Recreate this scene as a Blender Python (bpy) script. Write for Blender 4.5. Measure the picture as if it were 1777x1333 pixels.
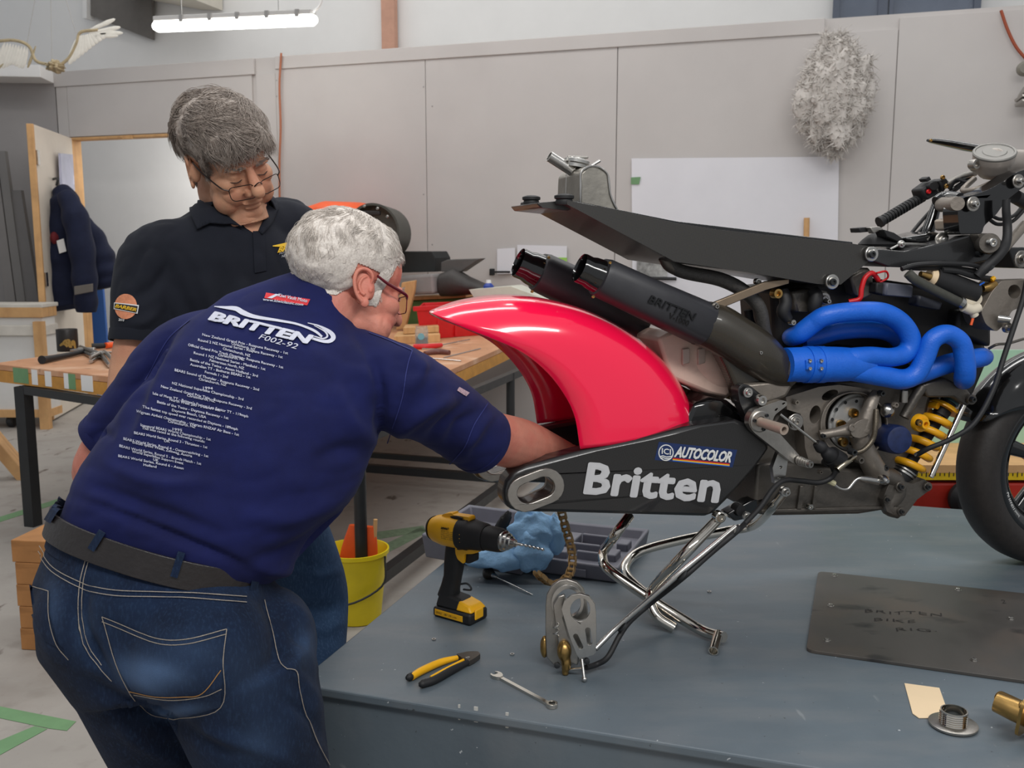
import bpy, bmesh, math, random
import numpy as np
from mathutils import Vector, Matrix
from mathutils.bvhtree import BVHTree
random.seed(7); np.random.seed(7)
for o in list(bpy.data.objects): bpy.data.objects.remove(o)
SC = bpy.context.scene
COL = SC.collection

# ------------------------------------------------------------------ camera
FPX, PITCH, CAMH = 1660.0, math.radians(8.26), 1.42
C = Vector((0, 0, CAMH))
FW = Vector((0, math.cos(PITCH), -math.sin(PITCH)))
UP = Vector((0, math.sin(PITCH), math.cos(PITCH)))
RT = Vector((1, 0, 0))
cd = bpy.data.cameras.new('camera'); cd.sensor_width = 36; cd.lens = FPX / 1777 * 36
cd.clip_start = .05; cd.clip_end = 60
cd.dof.use_dof = True; cd.dof.focus_distance = 2.05; cd.dof.aperture_fstop = 9.0
cam = bpy.data.objects.new('camera', cd); COL.objects.link(cam)
cam.matrix_world = Matrix.Translation(C) @ Matrix((RT, UP, -FW)).transposed().to_4x4()
SC.camera = cam

# ------------------------------------------------------------------ world, lamps, exposure
w = bpy.data.worlds.new('World'); SC.world = w; w.use_nodes = True
bg = w.node_tree.nodes['Background']; bg.inputs[0].default_value = (.93, .96, 1, 1); bg.inputs[1].default_value = .42
def area(name, loc, size, sy, power, target, col=(1, .985, .96)):
    l = bpy.data.lights.new(name, 'AREA'); l.shape = 'RECTANGLE'; l.size = size; l.size_y = sy
    l.energy = power; l.color = col
    o = bpy.data.objects.new(name, l); COL.objects.link(o); o.location = loc
    d = Vector(target) - Vector(loc)
    o.rotation_euler = d.to_track_quat('-Z', 'Y').to_euler()
    return o
# ceiling batten rows of the workshop, plus added unseen fill lamps
area('ceiling_or_fill_light', (-1.2, 2.7, 3.9), 3.2, .35, 34, (-1.2, 2.71, 0))
area('ceiling_or_fill_light', (1.6, 3.6, 3.9), 3.2, .35, 36, (1.6, 3.61, 0))
area('ceiling_or_fill_light', (.8, -.4, 3.5), 3.6, .4, 94, (.9, 2.2, .8))  # frontal fill added behind the camera to brighten the bike side
area('ceiling_or_fill_light', (-1.5, 6.4, 4.3), 4.5, .35, 42, (-1.5, 6.9, 0))
area('ceiling_or_fill_light', (2.6, 5.6, 4.3), 3.5, .35, 19, (2.6, 6.0, 0))
area('ceiling_or_fill_light', (-.5, 8.3, 5.2), 8.0, .35, 46, (-.3, 9.4, 3.4))
area('ceiling_or_fill_light', (-2.5, 9.15, 2.5), 1.9, .7, 22, (-2.9, 10.4, .8))  # unseen lamp added behind the partition to whiten the wall through the doorway
vs = SC.view_settings; vs.view_transform = 'Standard'; vs.look = 'None'; vs.gamma = 1; vs.use_curve_mapping = False
vs.exposure = .0

# ------------------------------------------------------------------ pixel -> place
def ray(u, v): return FW + RT * ((u - 888.5) / FPX) + UP * ((666.5 - v) / FPX)
def at_y(u, v, Y): d = ray(u, v); return C + d * (Y / d.y)
def at_z(u, v, Z): d = ray(u, v); return C + d * ((Z - CAMH) / d.z)
def at_plane(u, v, P, n):
    d = ray(u, v); return C + d * ((P - C).dot(n) / d.dot(n))
def proj(P):
    d = P - C; z = d.dot(FW); return (888.5 + FPX * d.dot(RT) / z, 666.5 - FPX * d.dot(UP) / z)
def px(P): return (P - C).dot(FW) / FPX          # metres per pixel at P
TH = math.radians(18.2)
EX = Vector((math.cos(TH), -math.sin(TH), 0)); EY = Vector((math.sin(TH), math.cos(TH), 0)); EZ = Vector((0, 0, 1))
PLAT = .50                                        # height of the grey platform
W0 = at_z(150, 695, 0)
def at_wall(u, v, off=0.0): return at_plane(u, v, W0 - EY * off, EY)
BA = math.radians(16)
BF = Vector((math.cos(BA), math.sin(BA), 0)); BL = Vector((-math.sin(BA), math.cos(BA), 0))
B0 = at_y(930, 850, 2.10)
def at_b(u, v, wd=0.0): return at_plane(u, v, B0 + BL * wd, BL)

# ------------------------------------------------------------------ materials
def lin(c):
    return tuple(((x / 255) / 12.92 if x / 255 <= .04045 else ((x / 255 + .055) / 1.055) ** 2.4) for x in c[:3])
MATS = {}
def mat(name, col, rough=.5, metal=0., var=.12, scale=12., bump=0., bscale=150., coat=0., spec=.5, col2=None, sss=0., emis=0., trans=0., alpha=1.):
    if name in MATS: return MATS[name]
    m = bpy.data.materials.new(name); m.use_nodes = True; nt = m.node_tree; N = nt.nodes; L = nt.links
    b = N['Principled BSDF']; c = lin(col)
    b.inputs['Roughness'].default_value = rough; b.inputs['Metallic'].default_value = metal
    b.inputs['Specular IOR Level'].default_value = spec
    b.inputs['Coat Weight'].default_value = coat; b.inputs['Coat Roughness'].default_value = .06
    if sss: b.inputs['Subsurface Weight'].default_value = sss; b.inputs['Subsurface Radius'].default_value = (.012, .005, .003); b.inputs['Subsurface Scale'].default_value = .6
    if trans: b.inputs['Transmission Weight'].default_value = trans
    if alpha < 1: b.inputs['Alpha'].default_value = alpha
    tc = N.new('ShaderNodeTexCoord')
    if var or col2:
        n = N.new('ShaderNodeTexNoise'); n.inputs['Scale'].default_value = scale; n.inputs['Detail'].default_value = 6; n.inputs['Roughness'].default_value = .62
        L.new(tc.outputs['Object'], n.inputs['Vector'])
        r = N.new('ShaderNodeValToRGB'); r.color_ramp.elements[0].position = .32; r.color_ramp.elements[1].position = .68
        c2 = lin(col2) if col2 else tuple(min(1, x * (1 + var)) for x in c)
        c1 = c if col2 else tuple(x * (1 - var) for x in c)
        r.color_ramp.elements[0].color = (*c1, 1); r.color_ramp.elements[1].color = (*c2, 1)
        L.new(n.outputs['Fac'], r.inputs['Fac']); L.new(r.outputs['Color'], b.inputs['Base Color'])
        if metal or rough < .5:
            mr = N.new('ShaderNodeMapRange'); mr.inputs['To Min'].default_value = max(.02, rough * .75); mr.inputs['To Max'].default_value = min(1, rough * 1.3)
            L.new(n.outputs['Fac'], mr.inputs['Value']); L.new(mr.outputs['Result'], b.inputs['Roughness'])
    else: b.inputs['Base Color'].default_value = (*c, 1)
    if bump:
        n2 = N.new('ShaderNodeTexNoise'); n2.inputs['Scale'].default_value = bscale; n2.inputs['Detail'].default_value = 4
        L.new(tc.outputs['Object'], n2.inputs['Vector'])
        bp = N.new('ShaderNodeBump'); bp.inputs['Strength'].default_value = bump; bp.inputs['Distance'].default_value = .01
        L.new(n2.outputs['Fac'], bp.inputs['Height']); L.new(bp.outputs['Normal'], b.inputs['Normal'])
    if emis:
        b.inputs['Emission Color'].default_value = (*c, 1); b.inputs['Emission Strength'].default_value = emis
    MATS[name] = m; return m
def nd(m, t, **kw):
    n = m.node_tree.nodes.new(t)
    for k, v in kw.items(): setattr(n, k, v)
    return n
def layer(m, mask_fn, col, rough=None):
    """mix a second colour over the base colour by a mask built in mask_fn(m, tc) -> socket"""
    nt = m.node_tree; b = nt.nodes['Principled BSDF']; inp = b.inputs['Base Color']
    mx = nd(m, 'ShaderNodeMix', data_type='RGBA')
    if inp.is_linked: nt.links.new(inp.links[0].from_socket, mx.inputs[6])
    else: mx.inputs[6].default_value = inp.default_value
    mx.inputs[7].default_value = (*lin(col), 1)
    tc = nd(m, 'ShaderNodeTexCoord')
    s = mask_fn(m, tc); nt.links.new(s, mx.inputs[0]); nt.links.new(mx.outputs[2], inp)
def noise_mask(scale, lo, hi, detail=5, stretch=(1, 1, 1), amt=1.0, rot=0):
    def f(m, tc):
        L = m.node_tree.links
        mp = nd(m, 'ShaderNodeMapping'); mp.inputs['Scale'].default_value = stretch; mp.inputs['Rotation'].default_value = (0, 0, rot)
        L.new(tc.outputs['Object'], mp.inputs['Vector'])
        n = nd(m, 'ShaderNodeTexNoise'); n.inputs['Scale'].default_value = scale; n.inputs['Detail'].default_value = detail
        L.new(mp.outputs['Vector'], n.inputs['Vector'])
        r = nd(m, 'ShaderNodeMapRange'); r.inputs['From Min'].default_value = lo; r.inputs['From Max'].default_value = hi; r.inputs['To Max'].default_value = amt
        L.new(n.outputs['Fac'], r.inputs['Value']); return r.outputs['Result']
    return f

M_floor = mat('floor_concrete', (163, 157, 150), .75, var=.1, scale=1.3, bump=.08, bscale=40)
layer(M_floor, noise_mask(9, .56, .72, 8, (1, 1, 1), .35), (120, 112, 104))
layer(M_floor, noise_mask(11, .64, .71, 7, (1, .35, 1), .85, .5), (84, 70, 60)); layer(M_floor, noise_mask(3, .55, .75, 8, (1, 1, 1), .4), (124, 112, 102))
layer(M_floor, noise_mask(60, .66, .8, 3, (1, 1, 1), .5), (120, 104, 96))
M_wall = mat('wall_paint', (192, 187, 184), .7, var=.03, scale=2.0)
layer(M_wall, noise_mask(1.2, .5, .75, 4, (1, 1, .5), .25), (172, 163, 160))
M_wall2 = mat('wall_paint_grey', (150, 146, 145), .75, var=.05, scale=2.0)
M_white = mat('white_paint', (232, 231, 229), .7, var=.02, scale=3)
M_plat = mat('platform_paint', (92, 103, 111), .42, var=.09, scale=3.2, bump=.05, bscale=60)
layer(M_plat, noise_mask(4, .46, .70, 8, (1, 3.0, 1), .6, -.3), (112, 116, 119)); layer(M_plat, noise_mask(2.2, .5, .7, 6, (1, 1, 1), .35), (74, 82, 90))
layer(M_plat, noise_mask(26, .70, .76, 6, (1, .25, 1), .5, .35), (140, 146, 148))
layer(M_plat, noise_mask(90, .735, .76, 2, (1, 1, 1), .8), (52, 54, 56))
layer(M_plat, noise_mask(70, .745, .77, 2, (1.1, .9, 1), .8), (190, 194, 196))
M_pine = mat('pine', (205, 160, 108), .6, var=.14, scale=6); layer(M_pine, noise_mask(7, .5, .7, 4, (1, 9, .3), .4), (160, 112, 66))
M_ply = mat('bench_ply', (196, 142, 104), .6, var=.12, scale=5); layer(M_ply, noise_mask(5, .5, .7, 7, (1, 1, 1), .5), (222, 196, 170)); layer(M_ply, noise_mask(16, .62, .72, 6, (1, 1, 1), .6), (120, 78, 56))
M_edge = mat('bench_edge_wood', (196, 140, 62), .6, var=.15, scale=14)
M_timber = mat('timber_block', (176, 122, 70), .65, var=.14, scale=7); layer(M_timber, noise_mask(5, .5, .7, 5, (1, 1, 9), .5), (128, 84, 44))
M_black = mat('black_steel', (34, 36, 38), .45, var=.15, scale=18)
M_rub = mat('black_rubber', (24, 24, 26), .6, var=.12, scale=40)
M_gloss = mat('black_gloss', (12, 12, 13), .12, var=.1, scale=20, coat=.6)
M_alu = mat('cast_aluminium', (168, 164, 158), .36, 1, var=.1, scale=30, bump=.05, bscale=200)
M_alub = mat('brushed_aluminium', (190, 188, 184), .3, 1, var=.08, scale=40, bump=.04, bscale=300)
M_mag = mat('magnesium_case', (100, 95, 89), .42, .6, var=.12, scale=22, bump=.1, bscale=140)
M_magl = mat('magnesium_case_pale', (134, 126, 117), .42, .55, var=.1, scale=22, bump=.1, bscale=140)
M_chrome = mat('chrome', (214, 208, 198), .11, 1, var=.05, scale=15)
M_steel = mat('bright_steel', (190, 188, 184), .25, 1, var=.08, scale=30)
M_brass = mat('gold_zinc', (176, 142, 86), .32, 1, var=.18, scale=30)
M_chain = mat('chain_bronze', (150, 122, 82), .45, .7, var=.2, scale=90)
M_blue = mat('ceramic_blue', (18, 98, 208), .42, var=.07, scale=25, bump=.12, bscale=220)
M_pink = mat('fluorescent_pink', (255, 18, 72), .2, var=0, coat=1.0, sss=0)
M_yel = mat('tool_yellow', (238, 176, 18), .42, var=.06, scale=30)
M_yspring = mat('spring_yellow', (232, 168, 22), .35, var=.06, scale=30)
M_red = mat('red_plastic', (206, 24, 30), .4, var=.06, scale=20)
M_orange = mat('orange_plastic', (236, 92, 36), .45, var=.06, scale=20)
M_navyfil = mat('filter_navy', (20, 36, 78), .45, var=.25, scale=60)
M_white_m = mat('print_white', (222, 222, 220), .55, var=0)
M_grey_m = mat('print_grey', (178, 178, 184), .6, var=0)
M_beige = mat('pink_beige_plastic', (206, 178, 164), .5, var=.07, scale=14); layer(M_beige, noise_mask(12, .55, .72, 6, (1, 1, 1), .4), (150, 118, 104))
M_paper = mat('paper_white', (222, 221, 226), .7, var=.02, scale=4)
M_manila = mat('manila_card', (226, 202, 166), .7, var=.03, scale=8)
M_greent = mat('green_tape', (110, 150, 106), .6, var=.08, scale=10)
M_case = mat('grey_case_plastic', (112, 112, 122), .55, var=.06, scale=20)
M_rag = mat('blue_rag', (136, 178, 216), .85, var=.08, scale=20, bump=.6, bscale=42)
def carbon(name, c1, c2, scale, coat=.5, rough=.35):
    m = mat(name, c1, rough, var=0, coat=coat)
    nt = m.node_tree; L = nt.links; b = nt.nodes['Principled BSDF']; tc = nd(m, 'ShaderNodeTexCoord')
    mp = nd(m, 'ShaderNodeMapping'); mp.inputs['Rotation'].default_value = (0, .15, -BA); L.new(tc.outputs['Object'], mp.inputs['Vector'])
    wv = []
    for d in ('X', 'Z'):
        q = nd(m, 'ShaderNodeTexWave', bands_direction=d); q.inputs['Scale'].default_value = scale; q.inputs['Distortion'].default_value = .6; q.inputs['Detail'].default_value = 1
        L.new(mp.outputs['Vector'], q.inputs['Vector']); wv.append(q)
    mu = nd(m, 'ShaderNodeMath', operation='MULTIPLY'); L.new(wv[0].outputs['Fac'], mu.inputs[0]); L.new(wv[1].outputs['Fac'], mu.inputs[1])
    r = nd(m, 'ShaderNodeValToRGB'); r.color_ramp.elements[0].color = (*lin(c1), 1); r.color_ramp.elements[1].color = (*lin(c2), 1); r.color_ramp.elements[1].position = .8
    L.new(mu.outputs[0], r.inputs['Fac']); L.new(r.outputs['Color'], b.inputs['Base Color']); return m
M_carb = carbon('carbon_weave', (24, 23, 22), (74, 71, 67), 120, .25, .45)
M_carb2 = carbon('carbon_weave_gloss', (17, 17, 18), (50, 50, 51), 150, .5, .35)
M_carb3 = carbon('kevlar_carbon_weave', (22, 20, 17), (78, 70, 56), 130, .4, .4)

# ------------------------------------------------------------------ object helpers
def link(name, me, parent=None, base=None):
    o = bpy.data.objects.new(name, me); COL.objects.link(o)
    if parent is not None: o.parent = parent
    return o
def thing(name, label, cat, base=(0, 0, 0), group=None, kind=None):
    o = bpy.data.objects.new(name, None); COL.objects.link(o); o.location = base; o.empty_display_size = .05
    o['base'] = list(base)
    tag(o, label, cat, group, kind); return o
def tag(o, label=None, cat=None, group=None, kind=None):
    if label: o['label'] = label
    if cat: o['category'] = cat
    if group: o['group'] = group
    if kind: o['kind'] = kind
    return o
def base_of(p):
    while p is not None:
        if 'base' in p: return Vector(p['base'])
        p = p.parent
    return Vector((0, 0, 0))
def obj(name, geo, m, parent=None, smooth=True, label=None, bevel=0, auto=40):
    """geo = (verts in world space, faces); a child's vertices are stored relative to its thing's base"""
    vs_, fs = geo
    b = base_of(parent) if parent is not None else Vector((0, 0, 0))
    top = parent is None
    if top:
        a = np.array([tuple(v) for v in vs_]); b = Vector(((a[:, 0].min() + a[:, 0].max()) / 2, (a[:, 1].min() + a[:, 1].max()) / 2, a[:, 2].min()))
    me = bpy.data.meshes.new(name); me.from_pydata([tuple(Vector(v) - b) for v in vs_], [], fs)
    bm = bmesh.new(); bm.from_mesh(me); bmesh.ops.recalc_face_normals(bm, faces=bm.faces); bm.to_mesh(me); bm.free()
    if m is not None: me.materials.append(m)
    o = link(name, me, parent)
    if top: o.location = b; o['base'] = list(b)
    if bevel:
        md = o.modifiers.new('bevel', 'BEVEL'); md.width = bevel; md.segments = 2; md.limit_method = 'ANGLE'; md.angle_limit = math.radians(35)
    if smooth:
        me.polygons.foreach_set('use_smooth', [True] * len(me.polygons))
        me.set_sharp_from_angle(angle=math.radians(auto))
    if label: o['label'] = label
    return o
def join(*gs):
    V, F = [], []
    for v, f in gs:
        n = len(V); V += list(v); F += [tuple(i + n for i in q) for q in f]
    return V, F
def cat(pts, n=6):
    """Catmull-Rom through pts (Vectors or tuples incl. radius)"""
    P = [np.array(p, float) for p in pts]; P = [2 * P[0] - P[1]] + P + [2 * P[-1] - P[-2]]; out = []
    for i in range(1, len(P) - 2):
        for k in range(n):
            t = k / n
            out.append(.5 * ((2 * P[i]) + (-P[i - 1] + P[i + 1]) * t + (2 * P[i - 1] - 5 * P[i] + 4 * P[i + 1] - P[i + 2]) * t * t + (-P[i - 1] + 3 * P[i] - 3 * P[i + 1] + P[i + 2]) * t ** 3))
    out.append(P[-2]); return out
def frames(P):
    n = len(P); T = []
    for i in range(n):
        d = Vector(P[min(i + 1, n - 1)]) - Vector(P[max(i - 1, 0)]); T.append(d.normalized() if d.length > 1e-9 else Vector((0, 0, 1)))
    a = T[0].orthogonal().normalized(); R = [(a, T[0].cross(a))]
    for i in range(1, n):
        a = a - T[i] * a.dot(T[i]); a.normalize(); R.append((a, T[i].cross(a)))
    return T, R
def tube(pts, r, seg=12, smooth=0, caps=True, hollow=0.):
    """pts: Vectors; r: number or list"""
    if isinstance(r, (int, float)): r = [r] * len(pts)
    if smooth:
        q = cat([(*p, rr) for p, rr in zip(pts, r)], smooth); pts = [Vector(x[:3]) for x in q]; r = [max(1e-4, x[3]) for x in q]
    T, R = frames(pts); V, F = [], []
    for p, rr, (a, b) in zip(pts, r, R):
        for k in range(seg):
            t = 2 * math.pi * k / seg; V.append(Vector(p) + (a * math.cos(t) + b * math.sin(t)) * rr)
    n = len(pts)
    for i in range(n - 1):
        for k in range(seg):
            F.append((i * seg + k, i * seg + (k + 1) % seg, (i + 1) * seg + (k + 1) % seg, (i + 1) * seg + k))
    if hollow:
        m = len(V)
        for idx in (0, n - 1):
            p = Vector(pts[idx]); d = T[idx] * (-1 if idx == 0 else 1)
            ring0 = [idx * seg + k for k in range(seg)]
            s = len(V)
            for k in range(seg): V.append(p + (V[ring0[k]] - p) * hollow)
            for k in range(seg): V.append(p + (V[ring0[k]] - p) * hollow * .97 - d * r[idx] * 2.2)
            for k in range(seg):
                k2 = (k + 1) % seg
                F.append((ring0[k], ring0[k2], s + k2, s + k)); F.append((s + k, s + k2, s + seg + k2, s + seg + k))
            F.append(tuple(s + seg + k for k in range(seg)))
    elif caps:
        F.append(tuple(range(seg))[::-1]); F.append(tuple((n - 1) * seg + k for k in range(seg)))
    return V, F
def lathe(p0, axis, prof, seg=24):
    """prof: list of (distance along axis, radius)"""
    a = Vector(axis).normalized(); x = a.orthogonal().normalized(); y = a.cross(x); V, F = [], []
    for d, r in prof:
        for k in range(seg):
            t = 2 * math.pi * k / seg; V.append(Vector(p0) + a * d + (x * math.cos(t) + y * math.sin(t)) * max(r, 1e-5))
    n = len(prof)
    for i in range(n - 1):
        for k in range(seg): F.append((i * seg + k, i * seg + (k + 1) % seg, (i + 1) * seg + (k + 1) % seg, (i + 1) * seg + k))
    F.append(tuple(range(seg))[::-1]); F.append(tuple((n - 1) * seg + k for k in range(seg)))
    return V, F
def hexa(c8):
    return [Vector(c) for c in c8], [(0, 3, 2, 1), (4, 5, 6, 7), (0, 1, 5, 4), (1, 2, 6, 5), (2, 3, 7, 6), (3, 0, 4, 7)]
def boxo(c, ax, ay, az, sx, sy, sz):
    """oriented box: centre c, unit axes, full sizes"""
    c = Vector(c); X, Y, Z = Vector(ax) * sx / 2, Vector(ay) * sy / 2, Vector(az) * sz / 2
    return hexa([c - X - Y - Z, c + X - Y - Z, c + X + Y - Z, c - X + Y - Z, c - X - Y + Z, c + X - Y + Z, c + X + Y + Z, c - X + Y + Z])
def prism(poly, d):
    """polygon of Vectors extruded by vector d"""
    n = len(poly); V = [Vector(p) for p in poly] + [Vector(p) + Vector(d) for p in poly]
    return V, [tuple(range(n)), tuple(range(2 * n - 1, n - 1, -1))] + [(i, (i + 1) % n, n + (i + 1) % n, n + i) for i in range(n)]
def ball(c, rx, ry=None, rz=None, axes=None, su=20, sv=12, fn=None):
    ry = rx if ry is None else ry; rz = rx if rz is None else rz
    X, Y, Z = axes or (Vector((1, 0, 0)), Vector((0, 1, 0)), Vector((0, 0, 1))); c = Vector(c); V, F = [], []
    for j in range(sv + 1):
        ph = math.pi * j / sv - math.pi / 2
        for k in range(su):
            t = 2 * math.pi * k / su; V.append(c + X * (rx * math.cos(ph) * math.cos(t)) + Y * (ry * math.cos(ph) * math.sin(t)) + Z * (rz * math.sin(ph)))
    for j in range(sv):
        for k in range(su): F.append((j * su + k, j * su + (k + 1) % su, (j + 1) * su + (k + 1) % su, (j + 1) * su + k))
    return V, F
def loft(secs, seg=28, power=2.0):
    """secs: (centre, X axis, Y axis, rx, ry[, power]); closed tube of (super)ellipses"""
    V, F = [], []
    for s in secs:
        c, X, Y, rx, ry = s[:5]; p = s[5] if len(s) > 5 else power
        for k in range(seg):
            t = 2 * math.pi * k / seg; ct, st = math.cos(t), math.sin(t); e = 2 / p
            V.append(Vector(c) + Vector(X) * (rx * math.copysign(abs(ct) ** e, ct)) + Vector(Y) * (ry * math.copysign(abs(st) ** e, st)))
    for i in range(len(secs) - 1):
        for k in range(seg): F.append((i * seg + k, i * seg + (k + 1) % seg, (i + 1) * seg + (k + 1) % seg, (i + 1) * seg + k))
    F.append(tuple(range(seg))[::-1]); F.append(tuple((len(secs) - 1) * seg + k for k in range(seg)))
    return V, F
def plate(splines, d, to3, bevel=0, res=1):
    """filled 2D outlines (first outer, others holes); to3(x,y)->base point; d extrude vector"""
    cu = bpy.data.curves.new('tmp', 'CURVE'); cu.dimensions = '2D'; cu.fill_mode = 'BOTH'
    for sp in splines:
        s = cu.splines.new('POLY'); s.points.add(len(sp) - 1); s.use_cyclic_u = True
        for i, (x, y) in enumerate(sp): s.points[i].co = (x, y, 0, 1)
    cu.extrude = .5
    o = bpy.data.objects.new('tmp', cu); COL.objects.link(o); dg = bpy.context.evaluated_depsgraph_get()
    me = bpy.data.meshes.new_from_object(o.evaluated_get(dg)); bpy.data.objects.remove(o)
    d = Vector(d); V = [to3(v.co.x, v.co.y) + d * (v.co.z + .5) for v in me.vertices]; F = [tuple(p.vertices) for p in me.polygons]
    bpy.data.meshes.remove(me); return weld(V, F)
def weld(V, F, eps=1e-5):
    d = {}; idx = []; out = []
    for v in V:
        k = (round(v[0] / eps), round(v[1] / eps), round(v[2] / eps))
        if k not in d: d[k] = len(out); out.append(v)
        idx.append(d[k])
    return out, [tuple(dict.fromkeys(idx[i] for i in f)) for f in F if len(set(idx[i] for i in f)) > 2]
def ell(cx, cy, a, b=None, rot=0, n=24, p=2.0):
    b = a if b is None else b; r = math.radians(rot); out = []
    for k in range(n):
        t = 2 * math.pi * k / n; ct, st = math.cos(t), math.sin(t); e = 2 / p
        x, y = a * math.copysign(abs(ct) ** e, ct), b * math.copysign(abs(st) ** e, st)
        out.append((cx + x * math.cos(r) - y * math.sin(r), cy + x * math.sin(r) + y * math.cos(r)))
    return out
def slot(cx, cy, half, r, rot=0, n=10):
    q = math.radians(rot); out = []
    for s, a0 in ((1, -90), (-1, 90)):
        for k in range(n + 1):
            t = math.radians(a0 + 180 * k / n); x, y = s * half + r * math.cos(t), r * math.sin(t); out.append((cx + x * math.cos(q) - y * math.sin(q), cy + x * math.sin(q) + y * math.cos(q)))
    return out
def rnd(poly, r, n=4):
    """round the corners of a 2D polygon"""
    out = []; N = len(poly)
    for i in range(N):
        a, b, c = (np.array(poly[(i + k - 1) % N], float) for k in range(3))
        d1, d2 = a - b, c - b; l1, l2 = np.linalg.norm(d1), np.linalg.norm(d2); q = min(r, l1 * .45, l2 * .45)
        p0, p2 = b + d1 / l1 * q, b + d2 / l2 * q
        for k in range(n + 1):
            t = k / n; x = (1 - t) ** 2 * p0 + 2 * t * (1 - t) * b + t * t * p2; out.append((x[0], x[1]))
    return out
def textgeo(s, bold=0., shear=0., res=3, spacing=1., align='LEFT'):
    """letters as flat triangles, normalised so that cap height is 1; returns verts (x,y), faces, width"""
    cu = bpy.data.curves.new('tmp', 'FONT'); cu.body = s; cu.resolution_u = res; cu.offset = min(bold, 0.); cu.shear = shear; cu.space_character = spacing
    o = bpy.data.objects.new('tmp', cu); COL.objects.link(o); dg = bpy.context.evaluated_depsgraph_get()
    me = bpy.data.meshes.new_from_object(o.evaluated_get(dg)); bpy.data.objects.remove(o)
    H = .729; V = [(v.co.x / H, v.co.y / H) for v in me.vertices]; F = [tuple(p.vertices) for p in me.polygons]; bpy.data.meshes.remove(me)
    x0 = min((v[0] for v in V), default=0); x1 = max((v[0] for v in V), default=1)
    return [(x - x0, y) for x, y in V], F, x1 - x0
def text_quad(s, BLc, BRc, TLc, to3, bold=0., shear=0., spacing=1., res=3, lower=False):
    """text whose cap box fills the parallelogram BL, BR, TL (pixels); to3(u,v)->point"""
    V, F, w_ = textgeo(s, bold, shear, res, spacing); O = []
    for x, y in V:
        t = x / w_
        u = BLc[0] + (BRc[0] - BLc[0]) * t + (TLc[0] - BLc[0]) * y; v = BLc[1] + (BRc[1] - BLc[1]) * t + (TLc[1] - BLc[1]) * y
        O.append(to3(u, v))
    return O, F
def subdiv(V, F, maxlen):
    bm = bmesh.new(); vs2 = [bm.verts.new((x, y, 0)) for x, y in V]
    for f in F:
        try: bm.faces.new([vs2[i] for i in f])
        except ValueError: pass
    for _ in range(4):
        es = [e for e in bm.edges if e.calc_length() > maxlen]
        if not es: break
        bmesh.ops.subdivide_edges(bm, edges=es, cuts=1, use_grid_fill=False); bmesh.ops.triangulate(bm, faces=[f for f in bm.faces if len(f.verts) > 4])
    bm.verts.index_update(); R = [(v.co.x, v.co.y) for v in bm.verts], [tuple(v.index for v in f.verts) for f in bm.faces]; bm.free(); return R
def bvh_of(o):
    me = o.data; b = Vector(o['base']) if 'base' in o else base_of(o.parent)
    return BVHTree.FromPolygons([v.co + b for v in me.vertices], [tuple(p.vertices) for p in me.polygons])
def onto(bvh, off=.0015):
    def f(u, v):
        d = ray(u, v).normalized(); h = bvh.ray_cast(C, d)
        if h[0] is None:
            t = 1.9
            for _ in range(8): t = (bvh.find_nearest(C + d * t)[0] - C).dot(d)
            return C + d * t
        n = h[1] if h[1].dot(d) < 0 else -h[1]
        return h[0] + n * off
    return f
def remesh(geos, voxel, smooth_it=4, fac=.5):
    """fuse closed shapes into one continuous surface"""
    V, F = join(*geos); me = bpy.data.meshes.new('tmp'); me.from_pydata([tuple(v) for v in V], [], F)
    bm = bmesh.new(); bm.from_mesh(me); bmesh.ops.recalc_face_normals(bm, faces=bm.faces); bm.to_mesh(me); bm.free()
    o = bpy.data.objects.new('tmp', me); COL.objects.link(o)
    r = o.modifiers.new('r', 'REMESH'); r.mode = 'VOXEL'; r.voxel_size = voxel
    s = o.modifiers.new('s', 'SMOOTH'); s.iterations = smooth_it; s.factor = fac
    dg = bpy.context.evaluated_depsgraph_get(); e = bpy.data.meshes.new_from_object(o.evaluated_get(dg)); bpy.data.objects.remove(o)
    V = [v.co.copy() for v in e.vertices]; F = [tuple(p.vertices) for p in e.polygons]; bpy.data.meshes.remove(e); return V, F
def normals(V, F):
    me = bpy.data.meshes.new('tmp'); me.from_pydata([tuple(v) for v in V], [], F); me.update()
    a = np.empty(len(V) * 3); me.vertex_normals.foreach_get('vector', a); bpy.data.meshes.remove(me); return a.reshape(-1, 3)
def P2(V):
    A = np.array([tuple(v) for v in V]) - np.array(C); z = A @ np.array(FW)
    return np.stack([888.5 + FPX * (A @ np.array(RT)) / z, 666.5 - FPX * (A @ np.array(UP)) / z], 1)
def folds(V, F, lines, both=False):
    """raise soft cloth ridges (amp>0) or creases (amp<0) along lines given where they show; geometry, not paint"""
    N_ = normals(V, F); q = P2(V); A = np.array([tuple(v) for v in V]); face = (A - np.array(C)) * N_; face = face.sum(1) < 0
    D = np.zeros(len(V))
    for pts, wd, amp in lines:
        pts = np.array([x[:2] for x in cat(pts, 5)]) if len(pts) > 2 else np.array(pts, float)
        best = np.full(len(V), 1e9); tt = np.zeros(len(V)); n = len(pts) - 1
        for i in range(n):
            a, b = pts[i], pts[i + 1]; ab = b - a; t = np.clip(((q - a) @ ab) / (ab @ ab), 0, 1); d = np.linalg.norm(q - a - t[:, None] * ab, axis=1)
            m = d < best; best[m] = d[m]; tt[m] = (i + t[m]) / n
        D += amp * np.exp(-(best / wd) ** 2) * np.clip(4 * tt * (1 - tt), 0, 1) * 1.15
    D[~face] = 0; A = A + N_ * D[:, None]; return [Vector(v) for v in A], F
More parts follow.
